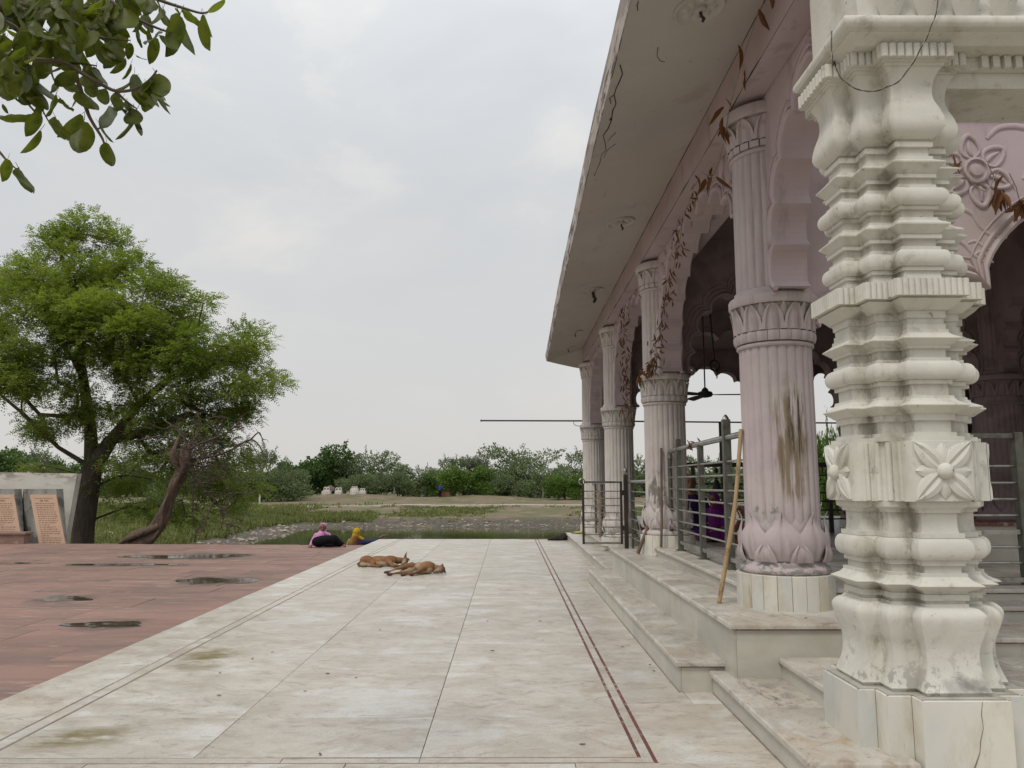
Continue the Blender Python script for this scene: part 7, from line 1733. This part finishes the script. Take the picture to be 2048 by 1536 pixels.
mb.tube([lim[-12] - f0, bpt(-300, 200) - f0, bpt(-150, 300) - f0, bpt(-250, 700) - f0, bpt(-150, 1000) - f0], [0.025, 0.02, 0.016, 0.014, 0.01], 6)
mb.obj('twigs', M['twig'], fig, True, 60)
def fig_leaf(seed, mat):
    r = random.Random(seed); mb = MB(); n = 8; rows_ = []; bend = r.uniform(0.1, 0.5); fold = r.uniform(0.05, 0.35); asym = r.uniform(0.85, 1.1); ripple = r.uniform(0, 0.05)
    for i in range(n + 1):
        t = i / n; wd = 0.285 * math.sin(math.pi * min(1, 0.045 + 0.955 * t ** 0.92)) ** 0.62 if i < n else 0.012
        z = -t; y = bend * t * t * 0.4; row = []
        for s in (-1, -0.55, 0, 0.55, 1):
            row.append((s * wd * 1.0 * (asym if s > 0 else 1 / asym), y - fold * abs(s) * wd + ripple * math.sin(9 * t + 3 * s), z))
        rows_.append(row)
    mb.loft(rows_, closed=False)
    mb.tube([(0, 0.0, 0.02), (0, -0.02, 0.14), (0.02, -0.02, 0.28)], [0.010, 0.008, 0.007], 4)
    return mb.mesh('leaf', mat, True)
FL = [fig_leaf(s, M['fig_leaf']) for s in range(7)] + [fig_leaf(s + 50, M['fig_leaf_pale']) for s in range(2)]
exl = [(1600, 95, 1725, 10), (1560, 140, 1600, 375), (1385, 115, 1470, 415), (1380, 120, 1300, 420), (1240, 70, 1150, 230), (1260, 75, 1300, 215), (1200, 290, 1160, 485), (1225, 280, 1325, 335), (1220, 650, 1262, 880), (1180, 640, 1250, 785), (985, 780, 1000, 882), (1040, 855, 940, 1080), (1050, 900, 1070, 1040), (645, 930, 612, 1175), (625, 880, 475, 1062), (820, 1095, 838, 1285), (850, 815, 785, 990), (885, 765, 945, 868), (765, 950, 858, 1092), (430, 905, 490, 1077), (310, 1000, 210, 1182), (300, 860, 210, 1040), (265, 880, 5, 930), (170, 690, 270, 912), (60, 610, 120, 792), (430, 720, 375, 890), (470, 760, 545, 860), (610, 700, 560, 832), (660, 690, 705, 780), (60, 1222, 30, 1387), (150, 1297, 228, 1482), (1005, 485, 965, 612), (965, 452, 875, 567), (890, 400, 815, 533), (1030, 600, 910, 720), (1035, 570, 1050, 750), (1000, 330, 985, 450), (1050, 425, 1118, 468), (770, 688, 833, 740), (735, 530, 795, 655), (500, 400, 560, 595), (380, 470, 490, 500), (470, 600, 400, 712), (500, 590, 560, 715), (870, 50, 925, 185), (740, 360, 780, 490), (640, 150, 560, 330), (850, 90, 880, 400), (450, 200, 560, 330), (1090, 130, 1050, 250), (330, 250, 340, 480), (900, 250, 930, 390), (1350, 60, 1380, 110), (1445, 330, 1470, 405), (20, 800, 60, 870), (250, 690, 270, 790), (240, 590, 420, 800), (200, 520, 100, 490), (10, 620, 60, 780)]
def put_leaf(b, t, ry, dy, mesh=None):
    A, B = bpt(b[0], b[1], dy), bpt(t[0], t[1], dy + rr4.uniform(-0.05, 0.03)); d = B - A; L = d.length * 1.06
    q = d.normalized().to_track_quat('-Z', 'Y'); q2 = q @ Euler((0, 0, ry)).to_quaternion()
    o = link('leaf', mesh or FL[rr4.randrange(7) if rr4.random() < 0.93 else 7 + rr4.randrange(2)], fig, A - f0, q2.to_euler(), (L * rr4.uniform(0.85, 1.05), L, L)); return o
for (a, b, c_, d_) in exl: put_leaf((a, b), (c_, d_), rr4.uniform(-0.5, 0.5), rr4.uniform(-0.15, 0.2))
for k, t in enumerate(tw):
    P2 = catmull([(x, y, 0) for x, y in t], 3)
    for p in P2[2:]:
        if rr4.random() < 0.40 and p.y < 900:
            L = rr4.uniform(120, 230); a = R(rr4.gauss(92, 26)); put_leaf((p.x, p.y + 15), (p.x + L * math.cos(a), p.y + 15 + L * math.sin(a)), rr4.uniform(-1.0, 1.0), tdy[k])
n = 0
while n < 290:
    x, y = rr4.uniform(-80, 1150), rr4.uniform(-120, 640)
    lim_ = 640 - 0.42 * x + 60 * math.sin(x / 90)
    if y > lim_ * (0.95 if x < 700 else 0.8): continue
    L = rr4.uniform(105, 195); a = R(rr4.gauss(90, 38))
    put_leaf((x, y), (x + L * math.cos(a), y + L * math.sin(a)), rr4.uniform(-1.6, 1.6), rr4.uniform(-0.35, 0.4)); n += 1
